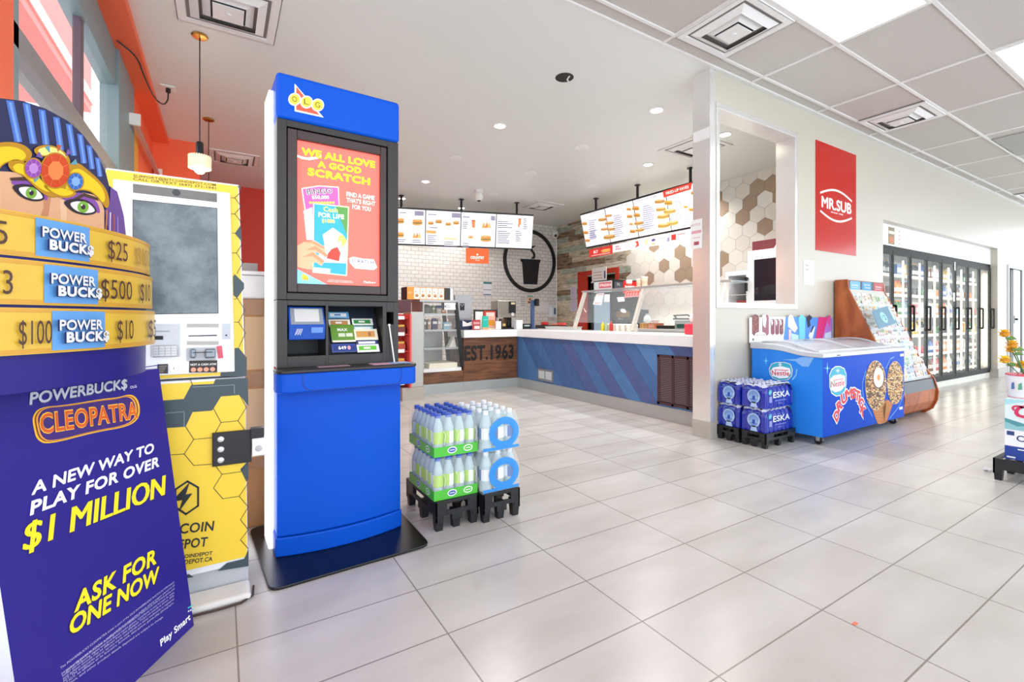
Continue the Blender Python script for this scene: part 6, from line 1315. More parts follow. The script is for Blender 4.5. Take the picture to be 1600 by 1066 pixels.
for k in range(7):
    x, y, z = 4.53+.06*math.cos(k*2.3), .90+.075*math.sin(k*2.3), .755+.035*k
    t = thing('yellow_flower', f'yellow flower in the printed pail on the beer cases, bloom '+['lowest left', 'low right', 'left of the middle', 'in the middle', 'right of the middle', 'upper left', 'topmost'][k], 'flower', (x, y, .69), 0, 'yellow flowers in the pail'); mb = MB(); pc = rr.choice(('f2c81e', 'e8b012', 'f4d83a'))
    mb.ball((x, y, z), .026, P('c98a1a'), 10, sz=.8)
    for ring_, (n_, el, l_) in enumerate(((9, -.25, .042), (9, .35, .038), (6, .95, .03))):
        for i in range(n_):
            a = 2*PI*(i+.5*(ring_ % 2))/n_; d_ = Vector((math.cos(a)*math.cos(el), math.sin(a)*math.cos(el), math.sin(el))); s_ = Vector((-math.sin(a), math.cos(a), 0))*.011; c0 = Vector((x, y, z))+d_*.012
            mb.add([c0, c0+d_*l_*.55+s_, c0+d_*l_, c0+d_*l_*.55-s_], [(0, 1, 2, 3)], P(pc))
    build('bloom', mb, t); build('stem', MB().tube([(4.55, .865, .65), (x, y, z)], .003, P('4f7a3a'), 6), t)
    build('leaf', MB().add([(x, y, z-.03), (x+.03, y-.03, z-.01), (x+.05, y-.05, z-.035), (x+.025, y-.015, z-.04)], [(0, 1, 2, 3)], P('5f8a3f')), t)
q = atz(1543, 736, 0); mb = MB(); rr = random.Random(9)
mb.ball((q.x, q.y, .012), .022, P('eef0f6'), 8, sx=1.3, sz=.55); mb.v = [Vector((p.x+rr.uniform(-.005, .005), p.y+rr.uniform(-.005, .005), max(.001, p.z+rr.uniform(-.004, .004)))) for p in mb.v]; solo('paper_scrap', mb, 'crumpled white paper scrap on the floor by the beer pallet', 'paper scrap')
q = atz(1336, 975, 0); solo('paper_scrap', MB().box(q.x-.012, q.x+.012, q.y-.006, q.y+.006, .0005, .0015, P('f07a5a')), 'tiny orange scrap lying on the front floor tiles', 'paper scrap')
# ================================================================= MENU BOARDS AND WALL GRAPHICS
SCR = .5
def sk(c, e=SCR): return mat(c, rough=.3, noise=0, emit=e*.75)
SW = sk('f4f3f8')
def food(mb, F, s, x, y, r, kind, k=.004):
    if kind == 'b':     # burger
        for dy, rx, ry, c in ((.38, 1, .34, 'd9964a'), (.12, 1.05, .2, '7a9a3a'), (0, 1.02, .22, '7a4026'), (-.12, 1.04, .16, 'e8b83a'), (-.42, .95, .5, 'd98f45'), (-.62, .6, .2, 'eebb78')): mb.poly(F, pp(F, [(x+r*rx*math.cos(i*PI/9), y+r*dy*.8+r*ry*.7*math.sin(i*PI/9)) for i in range(18)], **s), sk(c), k); k += .0005
    elif kind == 's':   # sub
        for dy, rx, ry, c in ((.25, 1.5, .34, 'd49a58'), (.02, 1.55, .22, '6f9440'), (-.1, 1.5, .2, 'b0402e'), (-.3, 1.45, .34, 'd9a05c'), (-.42, 1.0, .14, 'efc690')): mb.poly(F, pp(F, [(x+r*rx*math.cos(i*PI/9), y-r*rx*math.cos(i*PI/9)*.12+r*dy+r*ry*math.sin(i*PI/9)) for i in range(18)], **s), sk(c), k); k += .0005
    elif kind == 'w':   # wraps and wedges
        for dx, c in ((-.5, 'd9a050'), (.1, 'c8803a'), (.55, 'e0b468')): mb.poly(F, pp(F, [(x+r*(dx-.4), y+r*.5), (x+r*dx, y-r*.7), (x+r*(dx+.4), y+r*.5)], **s), sk(c), k); k += .0005
    elif kind == 'c':   # cup
        mb.poly(F, pp(F, [(x-r*.5, y-r), (x+r*.5, y-r), (x+r*.38, y+r), (x-r*.38, y+r)], **s), sk('e8823c'), k); mb.poly(F, pp(F, [(x-r*.56, y-r*1.15), (x+r*.56, y-r*1.15), (x+r*.5, y-r*.85), (x-r*.5, y-r*.85)], **s), sk('b8602c'), k+.0005)
def rows(mb, F, s, x0, x1, y, n, dy, c='77748a', sl=0, k=.0036):
    rr = random.Random(int(x0*7+y))
    for i in range(n):
        w = (x1-x0)*rr.uniform(.55, 1); Y = y+i*dy; mb.poly(F, pp(F, [(x0, Y), (x0+w, Y+w*sl), (x0+w, Y+w*sl+7), (x0, Y+7)], **s), sk(c), k)
def screens(t, F, ends, pics, Hh):     # four screens, each one with its own printed pictures
    for k in range(4):
        m = MB(); m.rect(F, ends[k]+.012, .03, ends[k+1]-.004, Hh-.03, SW, .002)
        for f, i in zip(pics.f, pics.i):
            c = sum((pics.v[j] for j in f), Vector())/len(f); u = (c-F.o).dot(F.u)
            if ends[k] <= u < ends[k+1]: m.add([pics.v[j] for j in f], [tuple(range(len(f)))], pics.m[i])
        build('screen', m, t)
def post(t, a, b):
    mb = MB(); mb.cyl(a, b, .022, BLACK, n=12); mb.lathe([(.05, -.012), (.05, 0)], a, BLACK, 14); build('ceiling_post', mb, t)
# left board
u1 = Vector((5.16-2.55, 7.65-8.47, 0)).normalized(); n1 = u1.cross(Vector((0, 0, 1)))
F = Fr(Vector((2.55, 8.47, 2.415)), u1, Vector((0, 0, 1))+n1*.22); L1 = 2.74; Hh = .68
t = thing('menu_board', 'long lit menu board of burgers and breakfasts hanging before the white tiles', 'menu board', (3.85, 8.06, 2.4))
mb = MB(); mb.slab(F, [(0, 0), (L1, 0), (L1, Hh), (0, Hh)], .07, BLACK); build('housing', mb, t, bevel=.004)
s = dict(ox=600, oy=280, sc=5.33)
ends = [0]+[F.px(600+x/5.33, 340)[0] for x in (345, 640, 935)]+[L1]
mb = MB()
for x, y, r, kd in ((130, 350, 38, 'b'), (278, 362, 42, 'b'), (128, 465, 38, 'b'), (272, 470, 40, 'w'), (390, 368, 24, 'b'), (455, 355, 28, 'b'), (535, 376, 24, 'b'), (600, 366, 26, 'b'), (745, 375, 30, 'c'), (852, 385, 44, 'w'), (722, 480, 26, 'w'), (848, 498, 44, 'b'), (1130, 355, 24, 'c'), (1122, 388, 14, 'c')): food(mb, F, s, x, y, r, kd)
for x0, y0, w in ((255, 265, 75), (565, 282, 72), (890, 305, 36)): mb.poly(F, pp(F, [(x0, y0), (x0+w, y0+3), (x0+w, y0+41), (x0, y0+38)], **s), sk('8f8aa2'), .003)
mb.poly(F, pp(F, [(352, 425), (432, 430), (432, 455), (352, 450)], **s), sk('f0a25a'), .003); mb.poly(F, pp(F, [(495, 482), (610, 490), (610, 512), (495, 504)], **s), sk('f6d2ae'), .003)
for x0, x1, y, n in ((130, 215, 275, 1), (360, 440, 465, 5), (500, 620, 520, 3), (365, 480, 290, 1), (655, 720, 310, 1), (655, 720, 355, 4), (945, 1080, 350, 4), (945, 1080, 430, 7), (1095, 1150, 430, 6), (1160, 1195, 330, 6), (655, 740, 530, 3), (110, 200, 500, 2), (235, 330, 505, 2), (380, 480, 400, 1)): rows(mb, F, s, x0, x1, y, n, 16, sl=.03)
ptxt(mb, F, (655, 325), (722, 328), 16, 'Combos', sk('6a6678'), .003, **s)
screens(t, F, ends, mb, Hh)
for px_, py_ in ((627, 308), (721, 315), (808, 319)):
    x = F.px(px_, 340)[0]; p = F.p(x, Hh, -.04); post(t, (p.x, p.y, CEIL), (p.x, p.y, p.z-.02))
# right board
F = Fr((6.02, 7.02, 2.43), (0, -1, 0), Vector((0, 0, 1))+Vector((-1, 0, 0))*.25); L2 = 2.72; Hh = .67
t = thing('menu_board', 'long lit sandwich menu board over the blue counter with a red banner', 'menu board', (6.0, 5.66, 2.4))
mb = MB(); mb.slab(F, [(0, 0), (L2, 0), (L2, Hh), (0, Hh)], .07, BLACK); build('housing', mb, t, bevel=.004)
s = dict(ox=880, oy=240, sc=5.33); mb = MB()
for x, y, r, kd in ((180, 585, 22, 'b'), (190, 660, 22, 'b'), (205, 725, 20, 'b'), (330, 550, 24, 's'), (378, 518, 20, 's'), (385, 580, 24, 's'), (345, 630, 20, 's'), (400, 630, 22, 's'), (385, 695, 32, 's'), (548, 465, 20, 'b'), (605, 458, 30, 'b'), (555, 525, 24, 'b'), (615, 515, 28, 'b'), (568, 585, 22, 'w'), (632, 580, 26, 's'), (580, 650, 24, 'b'), (640, 638, 24, 's'), (805, 400, 28, 's'), (878, 412, 34, 'b'), (815, 465, 28, 's'), (888, 482, 34, 's'), (835, 525, 34, 's'), (840, 600, 34, 's'), (912, 580, 32, 's'), (1022, 445, 18, 'b'), (1070, 468, 24, 'b'), (1090, 330, 26, 'b')): food(mb, F, s, x, y, r, kd)
mb.poly(F, pp(F, [(830, 315), (1075, 238), (1065, 298), (838, 368)], **s), sk('d5463a'), .003); ptxt(mb, F, (858, 345), (1048, 288), 26, 'FIRED-UP FAVES', sk('fbeee8'), .004, .03, **s)
ptxt(mb, F, (365, 472), (550, 424), 13, 'CLASSIC FAVES', sk('9a96a4'), .003, .01, **s); ptxt(mb, F, (602, 408), (775, 362), 18, 'CHICKEN & CLUB', sk('8a8694'), .003, .01, **s); ptxt(mb, F, (190, 520), (300, 492), 13, 'CLASSIC', sk('9a96a4'), .003, .01, **s)
for x0, x1, y, n in ((215, 290, 560, 10), (420, 510, 520, 11), (665, 770, 440, 12), (930, 1000, 400, 10), (225, 300, 650, 4), (640, 760, 600, 3), (1010, 1080, 520, 5)): rows(mb, F, s, x0, x1, y, n, 17, c='9a98b8', sl=-.2)
screens(t, F, [L2/4*k for k in range(5)], mb, Hh)
for px_, py_ in ((930, 312), (998, 290), (1084, 260)):
    y = 7.02-F.px(px_, 335)[0]; p = F.p(7.02-y, Hh, -.04); post(t, (p.x, p.y, CEIL), (p.x, p.y, p.z-.02))
Fp = Fr((6.045, 7.0, 2.2), (0, -1, 0))
for pts, c, lab in (([(215, 805), (405, 760), (412, 830), (222, 872)], 'cf2a22', 'small red hanging sign with white words under the left end of the sandwich menu'), ([(412, 762), (632, 715), (637, 775), (415, 838)], 'f2eff2', 'white strip sign with pink pictures under the sandwich menu, beside the red one'), ([(640, 712), (890, 660), (897, 730), (642, 800)], 'f2eff2', 'white strip sign with a purple bowl picture under the sandwich menu'), ([(893, 660), (1090, 618), (1095, 690), (900, 750)], 'f4ecee', 'white strip sign with a red block, nearest the steel wall end')):
    q = pp(Fp, pts, **s); x0 = min(q[0][0], q[3][0]); x1 = max(q[1][0], q[2][0]); z1 = (q[0][1]+q[1][1])/2; z0 = (q[2][1]+q[3][1])/2; w, h = x1-x0, z1-z0; z1 = F.o.z-.008-2.2 if 0 else z1
    mb = MB(); mb.slab(Fp, [(x0, z0), (x1, z0), (x1, z1), (x0, z1)], .006, sk(c, .5), WHITE); g = lambda a, b: (x0+w*a, z0+h*b)
    if c == 'cf2a22': mb.text(Fp, *g(.3, .42), 'BLT', h*.34, sk('f6eee8', .5), .001, bold=.04); mb.ell(Fp, *g(.72, .6), w*.2, h*.1, sk('e6b25a', .5), .001); mb.ell(Fp, *g(.72, .42), w*.2, h*.1, sk('d99a4a', .5), .001); mb.rect(Fp, *g(.1, .14), *g(.9, .22), sk('f0c8c0', .5), .001)
    elif 'pink' in lab:
        for k in range(5): mb.ell(Fp, *g(.14+.07*(k % 3), .35+.3*(k % 2)), w*.03, h*.11, sk('d9607a', .5), .001)
        for k in range(4): mb.rect(Fp, *g(.42, .2+.16*k), *g(.72, .27+.16*k), sk('d2b8c4', .5), .001)
        mb.poly(Fp, [g(.82, .1), g(.9, .5), g(.84, .85), g(.95, .9), g(.98, .3)], sk('cf4a3a', .5), .001)
    elif 'bowl' in lab: mb.ell(Fp, *g(.45, .6), w*.07, h*.14, sk('5a4a80', .5), .001); mb.poly(Fp, [g(.16, .25), g(.27, .25), g(.28, .8), g(.15, .8)], sk('e6cf9a', .5), .001); mb.rect(Fp, *g(.58, .55), *g(.85, .7), sk('e0a8b4', .5), .001); mb.rect(Fp, *g(.88, .15), *g(.97, .6), sk('8a86a8', .5), .001); mb.ell(Fp, *g(.45, .2), w*.08, h*.08, sk('d9a860', .5), .001)
    else: mb.rect(Fp, *g(.04, .15), *g(.24, .75), sk('d0342c', .5), .001); mb.rect(Fp, *g(.3, .55), *g(.62, .75), sk('d88a8a', .5), .001); mb.rect(Fp, *g(.3, .3), *g(.55, .4), sk('c8a8b8', .5), .001)
    for k in (.12, .88): p = Fp.p(x0+w*k, z1, -.003); mb.cyl(p, p+Vector((0, 0, 2.44-p.z if p.z < 2.42 else .02)), .004, BLACK, n=6)
    solo('hanging_sign', mb, lab, 'hanging sign', 'signs under the sandwich menu')
# orange COUNTRY sign
s = dict(ox=600, oy=280, sc=5.33); F = Fr(Vector((2.55, 8.47, 2.2))+n1*.0, u1); q = pp(F, [(682, 588), (872, 592), (870, 703), (682, 700)], **s); mb = MB(); x0, x1, z0, z1 = q[0][0], q[1][0], q[3][1], 2.41-2.2+.0
mb.slab(F, [(x0, z0), (x1, z0), (x1, z1), (x0, z1)], .008, P('e2622a', emit=.35)); mb.text(F, (x0+x1)/2, z0+.085, 'COUNTRY', .055, P('fbf2ea', emit=.4), .001, w=(x1-x0)*.6, bold=.04); mb.ell(F, (x0+x1)/2, z0+.17, .018, .016, P('fbf2ea', emit=.4), .001); mb.text(F, (x0+x1)/2, z0+.05, 'STYLE', .022, P('fbf2ea', emit=.4), .001)
for k in (.2, .8): p = F.p(x0+(x1-x0)*k, z1, -.004); mb.cyl(p, p+Vector((0, 0, .02)), .004, BLACK, n=6)
solo('hanging_sign', mb, 'orange hanging sign with white lettering below the left menu board', 'hanging sign')
# cup emblem
F = Fr((0, YT-.004, 0), (1, 0, 0)); cx, cz, R = 6.14, 2.42, .735; n = 64
t = thing('cup_emblem', 'black ring emblem with a steaming takeaway cup on the white tiled wall', 'wall emblem', (cx, YT, cz)); mb = MB(); v = []
for i in range(n): a = 2*PI*i/n; c_, s_ = math.cos(a), math.sin(a); v += [F.p(cx+R*c_, cz+R*s_, .02), F.p(cx+(R-.085)*c_, cz+(R-.085)*s_, .02), F.p(cx+R*c_, cz+R*s_, 0), F.p(cx+(R-.085)*c_, cz+(R-.085)*s_, 0)]
f = []
for i in range(n): a, b = 4*i, 4*((i+1) % n); f += [(a+1, a, b, b+1), (a, a+2, b+2, b), (a+3, a+1, b+1, b+3)]
mb.add(v, f, BLACKP); build('ring', mb, t)
s = dict(ox=780, oy=330, sc=4.635); F2 = Fr((0, YT-.024, 0), (1, 0, 0)); mb = MB(); mb.slab(F2, pp(F2, [(155, 345), (300, 352), (297, 372), (292, 372), (276, 532), (180, 528), (168, 368), (160, 366)], **s), .02, BLACKP); build('cup', mb, t)
st = [(268, 248), (240, 252), (226, 270), (230, 288), (246, 305), (250, 325), (232, 345)]; st2 = [(258, 345), (263, 322), (258, 300), (244, 284), (240, 270), (252, 262), (268, 248)]
mb = MB(); mb.slab(F2, pp(F2, st[::-1]+[], **s)[::-1]+pp(F2, st2[::-1], **s)[::-1][0:0]+pp(F2, st2, **s), .02, BLACKP); build('steam', mb, t)
def wallnote(name, a, b, Y, c, label, cat, deco=None):
    F = Fr((0, Y, 0), (1, 0, 0)); x0, z0 = F.px(a[0], b[1]); x1, z1 = F.px(b[0], a[1]); mb = MB(); mb.slab(F, [(x0, z0), (x1, z0), (x1, z1), (x0, z1)], .003, P(c))
    for (p, q, r, s_, cc) in deco or (): mb.rect(F, x0+(x1-x0)*p, z0+(z1-z0)*q, x0+(x1-x0)*r, z0+(z1-z0)*s_, P(cc), .001)
    return solo(name, mb, label, cat)
wallnote('calendar', (755, 441), (768.5, 461), YT-.004, 'eef0f4', 'wall calendar with a teal top strip on the white tiles', 'calendar', ((0, .85, 1, 1, '3f7f86'), (0, .38, 1, .42, '5a6a7a'), (0.02, 0, .9, .07, '4a6a98')))
wallnote('notice', (812.5, 462), (822, 480), YT-.004, 'eceae6', 'white typed notice on the tiles left of the blue pole', 'notice', tuple((.1, .1+.18*k, .85, .18+.18*k, 'a8a4a0') for k in range(5)))
wallnote('notice', (824, 462), (833, 475), YT-.004, 'f2d2b4', 'orange and teal notice on the tiles above the blue pole', 'notice', ((0, .8, 1, 1, '7fc0bc'), (.3, .45, .6, .65, '9a4a2a'), (.1, .1, .9, .3, '9a4a2a')))
wallnote('notice', (838, 474), (857, 487), YT-.004, 'f0eeee', 'plain white sheet on the tiles right of the blue pole', 'notice')
F = Fr((XH-.004, 0, 0), (0, -1, 0))
for a, b, l in (((891.5, 448), (901, 467), 'upper lilac list pinned to the planked wall by the red door frame'), ((891.5, 468), (901, 487), 'lower lilac list pinned to the planked wall by the red door frame')):
    x0, z0 = F.px(a[0], b[1]); x1, z1 = F.px(b[0], a[1]); mb = MB(); mb.slab(F, [(x0, z0), (x1, z0), (x1, z1), (x0, z1)], .003, P('dcd6e8'))
    for k in range(7): mb.rect(F, x0+.03, z0+.03+.035*k, x1-.04, z0+.037+.035*k, P('a39cb8'), .001)
    solo('pinned_list', mb, l, 'notice')
mb = MB(); p = aty(863, 488, YT-.06); t = thing('soap_dispenser', 'pale blue and white wall dispenser at the right end of the tiled wall', 'dispenser', (p.x, YT, p.z)); mb.box(p.x-.09, p.x+.09, YT-.12, YT-.002, p.z-.13, p.z+.13, P('dfe8ee')); build('body', mb, t, bevel=.02); build('window', MB().box(p.x-.0, p.x+.06, YT-.124, YT-.12, p.z-.05, p.z+.1, P('4a6a88')), t)
# notice on the steel wall end
F = Fr((3.686, YW+T+.01, 0), (0, -1, 0)); q = F.px(1079, 345); r = F.px(1112, 385); mb = MB(); x0, x1 = q[0], .1; z0, z1 = r[1], q[1]; mb.slab(F, [(x0, z0), (x1, z0), (x1, z1), (x0, z1)], .002, PAPER); W_ = x1-x0; H_ = z1-z0; PK = P('d98a94')
mb.text(F, x0+W_*.45, z0+H_*.78, 'NOTICE', H_*.08, PK, .001); mb.rect(F, x0+W_*.1, z0+H_*.52, x0+W_*.95, z0+H_*.62, P('e6a8b0'), .001); mb.rect(F, x0+W_*.2, z0+H_*.36, x0+W_*.85, z0+H_*.39, P('e6c0c4'), .001); mb.rect(F, x0+W_*.3, z0+H_*.12, x0+W_*.75, z0+H_*.24, P('d2505a'), .001); mb.rect(F, x0+W_*.46, z0+H_*.12, x0+W_*.58, z0+H_*.24, P('6a6a72'), .0015); solo('paper_notice', mb, 'white paper notice with faint red lines taped to the steel wall end', 'notice')
# ================================================================= BEHIND THE COUNTERS
BCT = mat('c9cac8', rough=.35, metal=.6)
t = thing('back_counter', 'stainless work counter along the hexagon tiled wall', 'counter', (6.58, 4.5, 0)); build('body', MB().box(6.18, 6.9, 2.95, 6.38, .1, .86, BCT), t); build('worktop', MB().box(6.14, 6.905, 2.95, 6.405, .86, .9, STEEL), t, bevel=.003); build('plinth', MB().box(6.24, 6.9, 2.95, 6.38, 0, .1, BLACK), t)
def put(a, b, Y, z0, dep, m, zt=None):     # a box standing with its front on the plane Y, spanning two lines of sight
    x0 = aty(a[0], a[1], Y).x; x1 = aty(b[0], b[1], Y).x; z1 = zt or aty((a[0]+b[0])/2, a[1], Y).z; return MB().box(x0, x1, Y, Y+dep, z0, z1, m), x0, x1, z1
def putx(a, b, X, z0, dep, m):             # the same on the plane X (front faces -x)
    y1 = atx(a[0], a[1], X).y; y0 = atx(b[0], b[1], X).y; z1 = atx((a[0]+b[0])/2, a[1], X).z; return MB().box(X, X+dep, y0, y1, z0, z1, m), y0, y1, z1
Z = CT1+.001
# on the walnut counter
Yc = 6.62; GREYM = mat('b4b6ba', rough=.35, metal=.2, noise=.04)
mb, x0, x1, z1 = put((711, 461), (738, 461), Yc, Z+.16, .3, GREYM); t = thing('drink_machine', 'pale grey drinks machine behind the pastry case end frame', 'drinks machine', ((x0+x1)/2, Yc+.15, Z)); build('body', mb, t, bevel=.01)
build('base', MB().box(x0+.02, x1-.04, Yc+.06, Yc+.3, Z, Z+.16, GREYM), t); build('spouts', MB().box(x0+.04, x1-.04, Yc+.0, Yc+.06, Z+.13, Z+.16, STEELD), t); build('drip_tray', MB().box(x0+.02, x1-.03, Yc-.02, Yc+.06, Z, Z+.03, BLACK), t)
F = Fr((x0, Yc-.002, z1), (1, 0, 0)); mb = MB(); mb.rect(F, .08, -.24, .16, -.13, P('1c1d22')); 
for k in range(3): mb.rect(F, .09+.02*k, -.16-.02*(k % 2), .103+.02*k, -.145-.02*(k % 2), P('c9ccd2'), .001)
build('display', mb, t)
mb, x0, x1, z1 = put((717, 500), (738.5, 500), 6.42, Z, .14, mat('1f2b4c', rough=.25)); t = thing('napkin_dispenser', 'dark blue napkin dispenser with a white napkin, beside the pastry case', 'dispenser', ((x0+x1)/2, 6.45, Z)); build('body', mb, t, bevel=.02, seg=3)
mb = MB(); zc = (Z+z1)/2+.02; mb.add([(x0+.06, 6.415, zc-.045), (x1-.01, 6.41, zc-.03), (x1-.015, 6.40, zc+.035), (x0+.13, 6.395, zc+.005), (x0+.05, 6.40, zc+.05)], [(0, 1, 3), (1, 2, 3), (3, 4, 0)], PAPER); build('napkin', mb, t)
def card(px0, px1, py, Y, c, label, deco=(), cat='card', name='counter_card', zt=None):
    mb, x0, x1, z1 = put((px0, py), (px1, py), Y, Z, .012, P(c)); F = Fr((x0, Y-.001, Z), (1, 0, 0)); w, h = x1-x0, z1-Z
    for a, b, c_, d, cc in deco: mb.rect(F, w*a, h*b, w*c_, h*d, P(cc), .0008+.0004*len(mb.f) % .002)
    mb.box(x0, x1, Y, Y+.05, Z, Z+.004, P(c)); return solo(name, mb, label, cat)
card(738.5, 750.5, 500, 6.36, 'b8343c', 'red leaflet card standing by the napkin dispenser', ((.1, .55, .9, .8, 'd89a9a'), (.2, .1, .9, .4, 'e8dcd6')))
card(743, 754.5, 487, 6.50, 'f4f3ef', 'tall white card standing behind the red leaflet card')
card(754, 763, 494, 6.40, '1fb8a6', 'bright turquoise card with an orange foot on the walnut counter', ((0, 0, 1, .16, 'f0a87a'), (.15, .7, .85, .75, '7fd8cc')))
card(755.5, 774.5, 486, 6.56, 'c93a2a', 'red topped food picture card in the middle of the walnut counter', ((.05, .1, .95, .72, 'e8b0a0'), (.2, .72, .9, .92, 'f2d2c8'), (.15, .2, .9, .5, 'd9922a'), (0, 0, 1, .08, 'f4e6c8')))
card(775, 783, 502, 6.45, 'e9e7ea', 'small white card before the metal coffee brewer')
mb, x0, x1, z1 = put((741, 484), (776, 484), 6.66, Z+.02, .03, BLACK); t = thing('till_screen', 'black till monitor seen from behind on the walnut counter', 'till', ((x0+x1)/2, 6.67, Z)); build('screen_back', mb, t, bevel=.006); build('stand', MB().box((x0+x1)/2-.08, (x0+x1)/2+.08, 6.67, 6.85, Z, Z+.02, BLACK), t)
# coffee maker on a low shelf behind and on the counter
mb, x0, x1, z1 = put((778, 470), (806, 470), 6.60, Z+.19, .24, mat('a39e96', rough=.28, metal=.8, noise=.1)); t = thing('coffee_brewer', 'stainless coffee brewer with a glass pot at the corner of the counters', 'coffee maker', ((x0+x1)/2, 6.7, Z)); build('tank', mb, t, bevel=.006)
xm = x0+(x1-x0)*.6; mb = MB(); mb.box(xm, x1-.005, 6.592, 6.60, Z+.26, z1-.01, BLACK); mb.box(xm+.04, x1-.02, 6.588, 6.592, z1-.06, z1-.025, P('d9c9a0')); mb.cyl(((xm+x1)/2, 6.592, Z+.24), ((xm+x1)/2, 6.584, Z+.24), .03, P('d0d0cc'), n=18); build('control_panel', mb, t)
build('column', MB().box(x1-.10, x1-.01, 6.72, 6.84, Z, Z+.19, BLACK), t); build('hot_plate', MB().box(x0+.03, x1, 6.58, 6.84, Z, Z+.02, BLACK), t)
mb = MB(); mb.lathe([(.05, 0), (.068, .02), (.07, .08), (.05, .13), (.045, .15)], (x0+.11, 6.66, Z+.021), mat('5f4630', rough=.1, alpha=.8), 18); t2 = thing('coffee_pot', 'glass coffee pot with a pale label under the brewer', 'coffee pot', (x0+.11, 6.66, Z+.021)); build('jug', mb, t2, smooth=True); build('handle', MB().tube([(x0+.175, 6.62, Z+.04), (x0+.2, 6.59, Z+.06), (x0+.2, 6.59, Z+.12), (x0+.165, 6.62, Z+.15)], .008, BLACK), t2); build('label', MB().box(x0+.085, x0+.135, 6.586, 6.589, Z+.05, Z+.09, P('c9b06a')), t2)
mb, x0, x1, z1 = put((807, 500), (817, 500), 6.5, Z, .14, P('e6e8ea')); t = thing('receipt_printer', 'small white receipt printer right of the coffee brewer', 'printer', ((x0+x1)/2, 6.55, Z)); build('body', mb, t, bevel=.01); build('paper_slot', MB().box(x0+.02, x1-.02, 6.52, 6.54, z1, z1+.006, BLACK), t)
mb, x0, x1, z1 = put((818, 506), (829, 506), 6.5, Z, .12, BLACK); t = thing('card_reader', 'black payment card reader left of the blue pole', 'card reader', ((x0+x1)/2, 6.55, Z)); build('body', mb, t, bevel=.006); build('screen', MB().box(x0+.015, x1-.02, 6.497, 6.5, z1-.045, z1-.02, P('9fb0b8')), t)
p = atx(831.5, 500, 4.42); t = thing('pole_display', 'dark blue upright pole with a black bracket on the white worktop', 'pole', (4.42, p.y, Z)); zt = atx(831, 469, 4.42).z
build('pole', MB().box(4.4, 4.45, p.y-.025, p.y+.025, Z, zt, mat('3d5580', rough=.35)), t, bevel=.004); build('base', MB().box(4.36, 4.49, p.y-.06, p.y+.06, Z, Z+.012, mat('3d5580', rough=.35)), t); mb = MB(); mb.box(4.45, 4.5, p.y-.09, p.y-.02, zt-.1, zt+.02, BLACK); mb.box(4.44, 4.47, p.y-.06, p.y-.02, zt-.06, zt-.03, BLACK); build('bracket', mb, t)
# on the blue counter behind the slab edge
mb, y0, y1, z1 = putx((852, 511), (893, 511), 4.5, Z, .2, STEEL); t = thing('steel_pan', 'long stainless pan on the worktop left of the glass guard', 'pan', (4.6, (y0+y1)/2, Z)); build('body', mb, t, bevel=.006); build('lip', MB().box(4.49, 4.71, y0-.01, y1+.01, z1, z1+.006, STEEL), t)
mb, y0, y1, z1 = putx((836, 508.5), (878, 508.5), 4.72, Z, .12, BLACK); solo('black_tray', mb, 'low black tray behind the stainless pan', 'tray', bevel=.004)
pz = z1
for px0, px1, py, c, nm, l, dz in ((843, 852.5, 503, 'c22a2c', 'red_tub', 'small red tub on the black tray', 0), (858, 868, 505.5, 'e08a6a', 'wrapped_food', 'orange wrapped packet on the black tray', 0), (868, 880, 504.5, 'd84a48', 'wrapped_food', 'red checked packet on the black tray', 0)):
    y1 = atx(px0, py, 4.74).y; y0 = atx(px1, py, 4.74).y; zt = atx(px0, py, 4.74).z; mb = MB(); mb.lathe([(.75, 0), (1, .1), (1, .85), (.9, 1)], (0, 0, 0), P(c), 12); r = (y1-y0)/2; mb.v = [Vector((4.79+v.x*.05, (y0+y1)/2+v.y*r, pz+.001+v.z*max(.02, zt-pz))) for v in mb.v]; solo(nm, mb, l, 'tub' if nm == 'red_tub' else 'packet', smooth=True)
# glass food guard
t = thing('food_guard', 'sloping glass food guard with pale metal posts on the blue counter', 'glass guard', (4.5, 4.3, Z)); GP = mat('d8cfc4', rough=.35, metal=.3)
ga, gb = Vector((4.45, 0, Z+.012)), Vector((4.66, 0, 1.47))
for y in (5.46, 4.30, 3.12): build('post', MB().bar(ga+Vector((0, y, 0)), gb+Vector((0, y, 0)), .05, .04, GP, up=(0, 1, 0)), t, bevel=.003)
build('glass_front', MB().add([ga+Vector((0, 5.5, .1)), ga+Vector((0, 3.05, .1)), gb+Vector((0, 3.05, 0)), gb+Vector((0, 5.5, 0))], [(0, 1, 2, 3)], glass('e8f4f8', .16)), t)
build('top_shelf', MB().box(4.64, 4.98, 3.05, 5.5, 1.47, 1.485, glass('dcecf0', .35)), t); build('top_edge', MB().box(4.625, 4.64, 3.05, 5.5, 1.465, 1.49, STEELD), t)
GFr = Fr(ga, (0, -1, 0), gb-ga)
def taped(pts, c, l, red=False):
    q = pp(GFr, pts); mb = MB(); F = Fr(GFr.o+GFr.n*.003, GFr.u, GFr.v); mb.slab(F, q, .0015, P(c)); cx = sum(a for a, b in q)/4; cz = sum(b for a, b in q)/4
    if red:
        for k in range(2): mb.rect(F, cx-.06, cz+.06-.13*k, cx+.06, cz+.075-.13*k, P('e0a8ac'), .001)
    solo('taped_notice', mb, l, 'notice', 'papers on the glass guard')
taped([(932, 459), (944, 458), (940, 477), (926.5, 476)], 'f6f3f4', 'largest white notice taped to the left of the glass guard', True); taped([(944.5, 460), (953, 460), (952.5, 472), (944, 472)], 'e6eaee', 'small white notice taped beside the largest one on the glass guard'); taped([(964, 465), (975, 464), (976.5, 471), (966, 472)], 'e9ecf0', 'small white notice taped left of the red bunting on the glass guard')
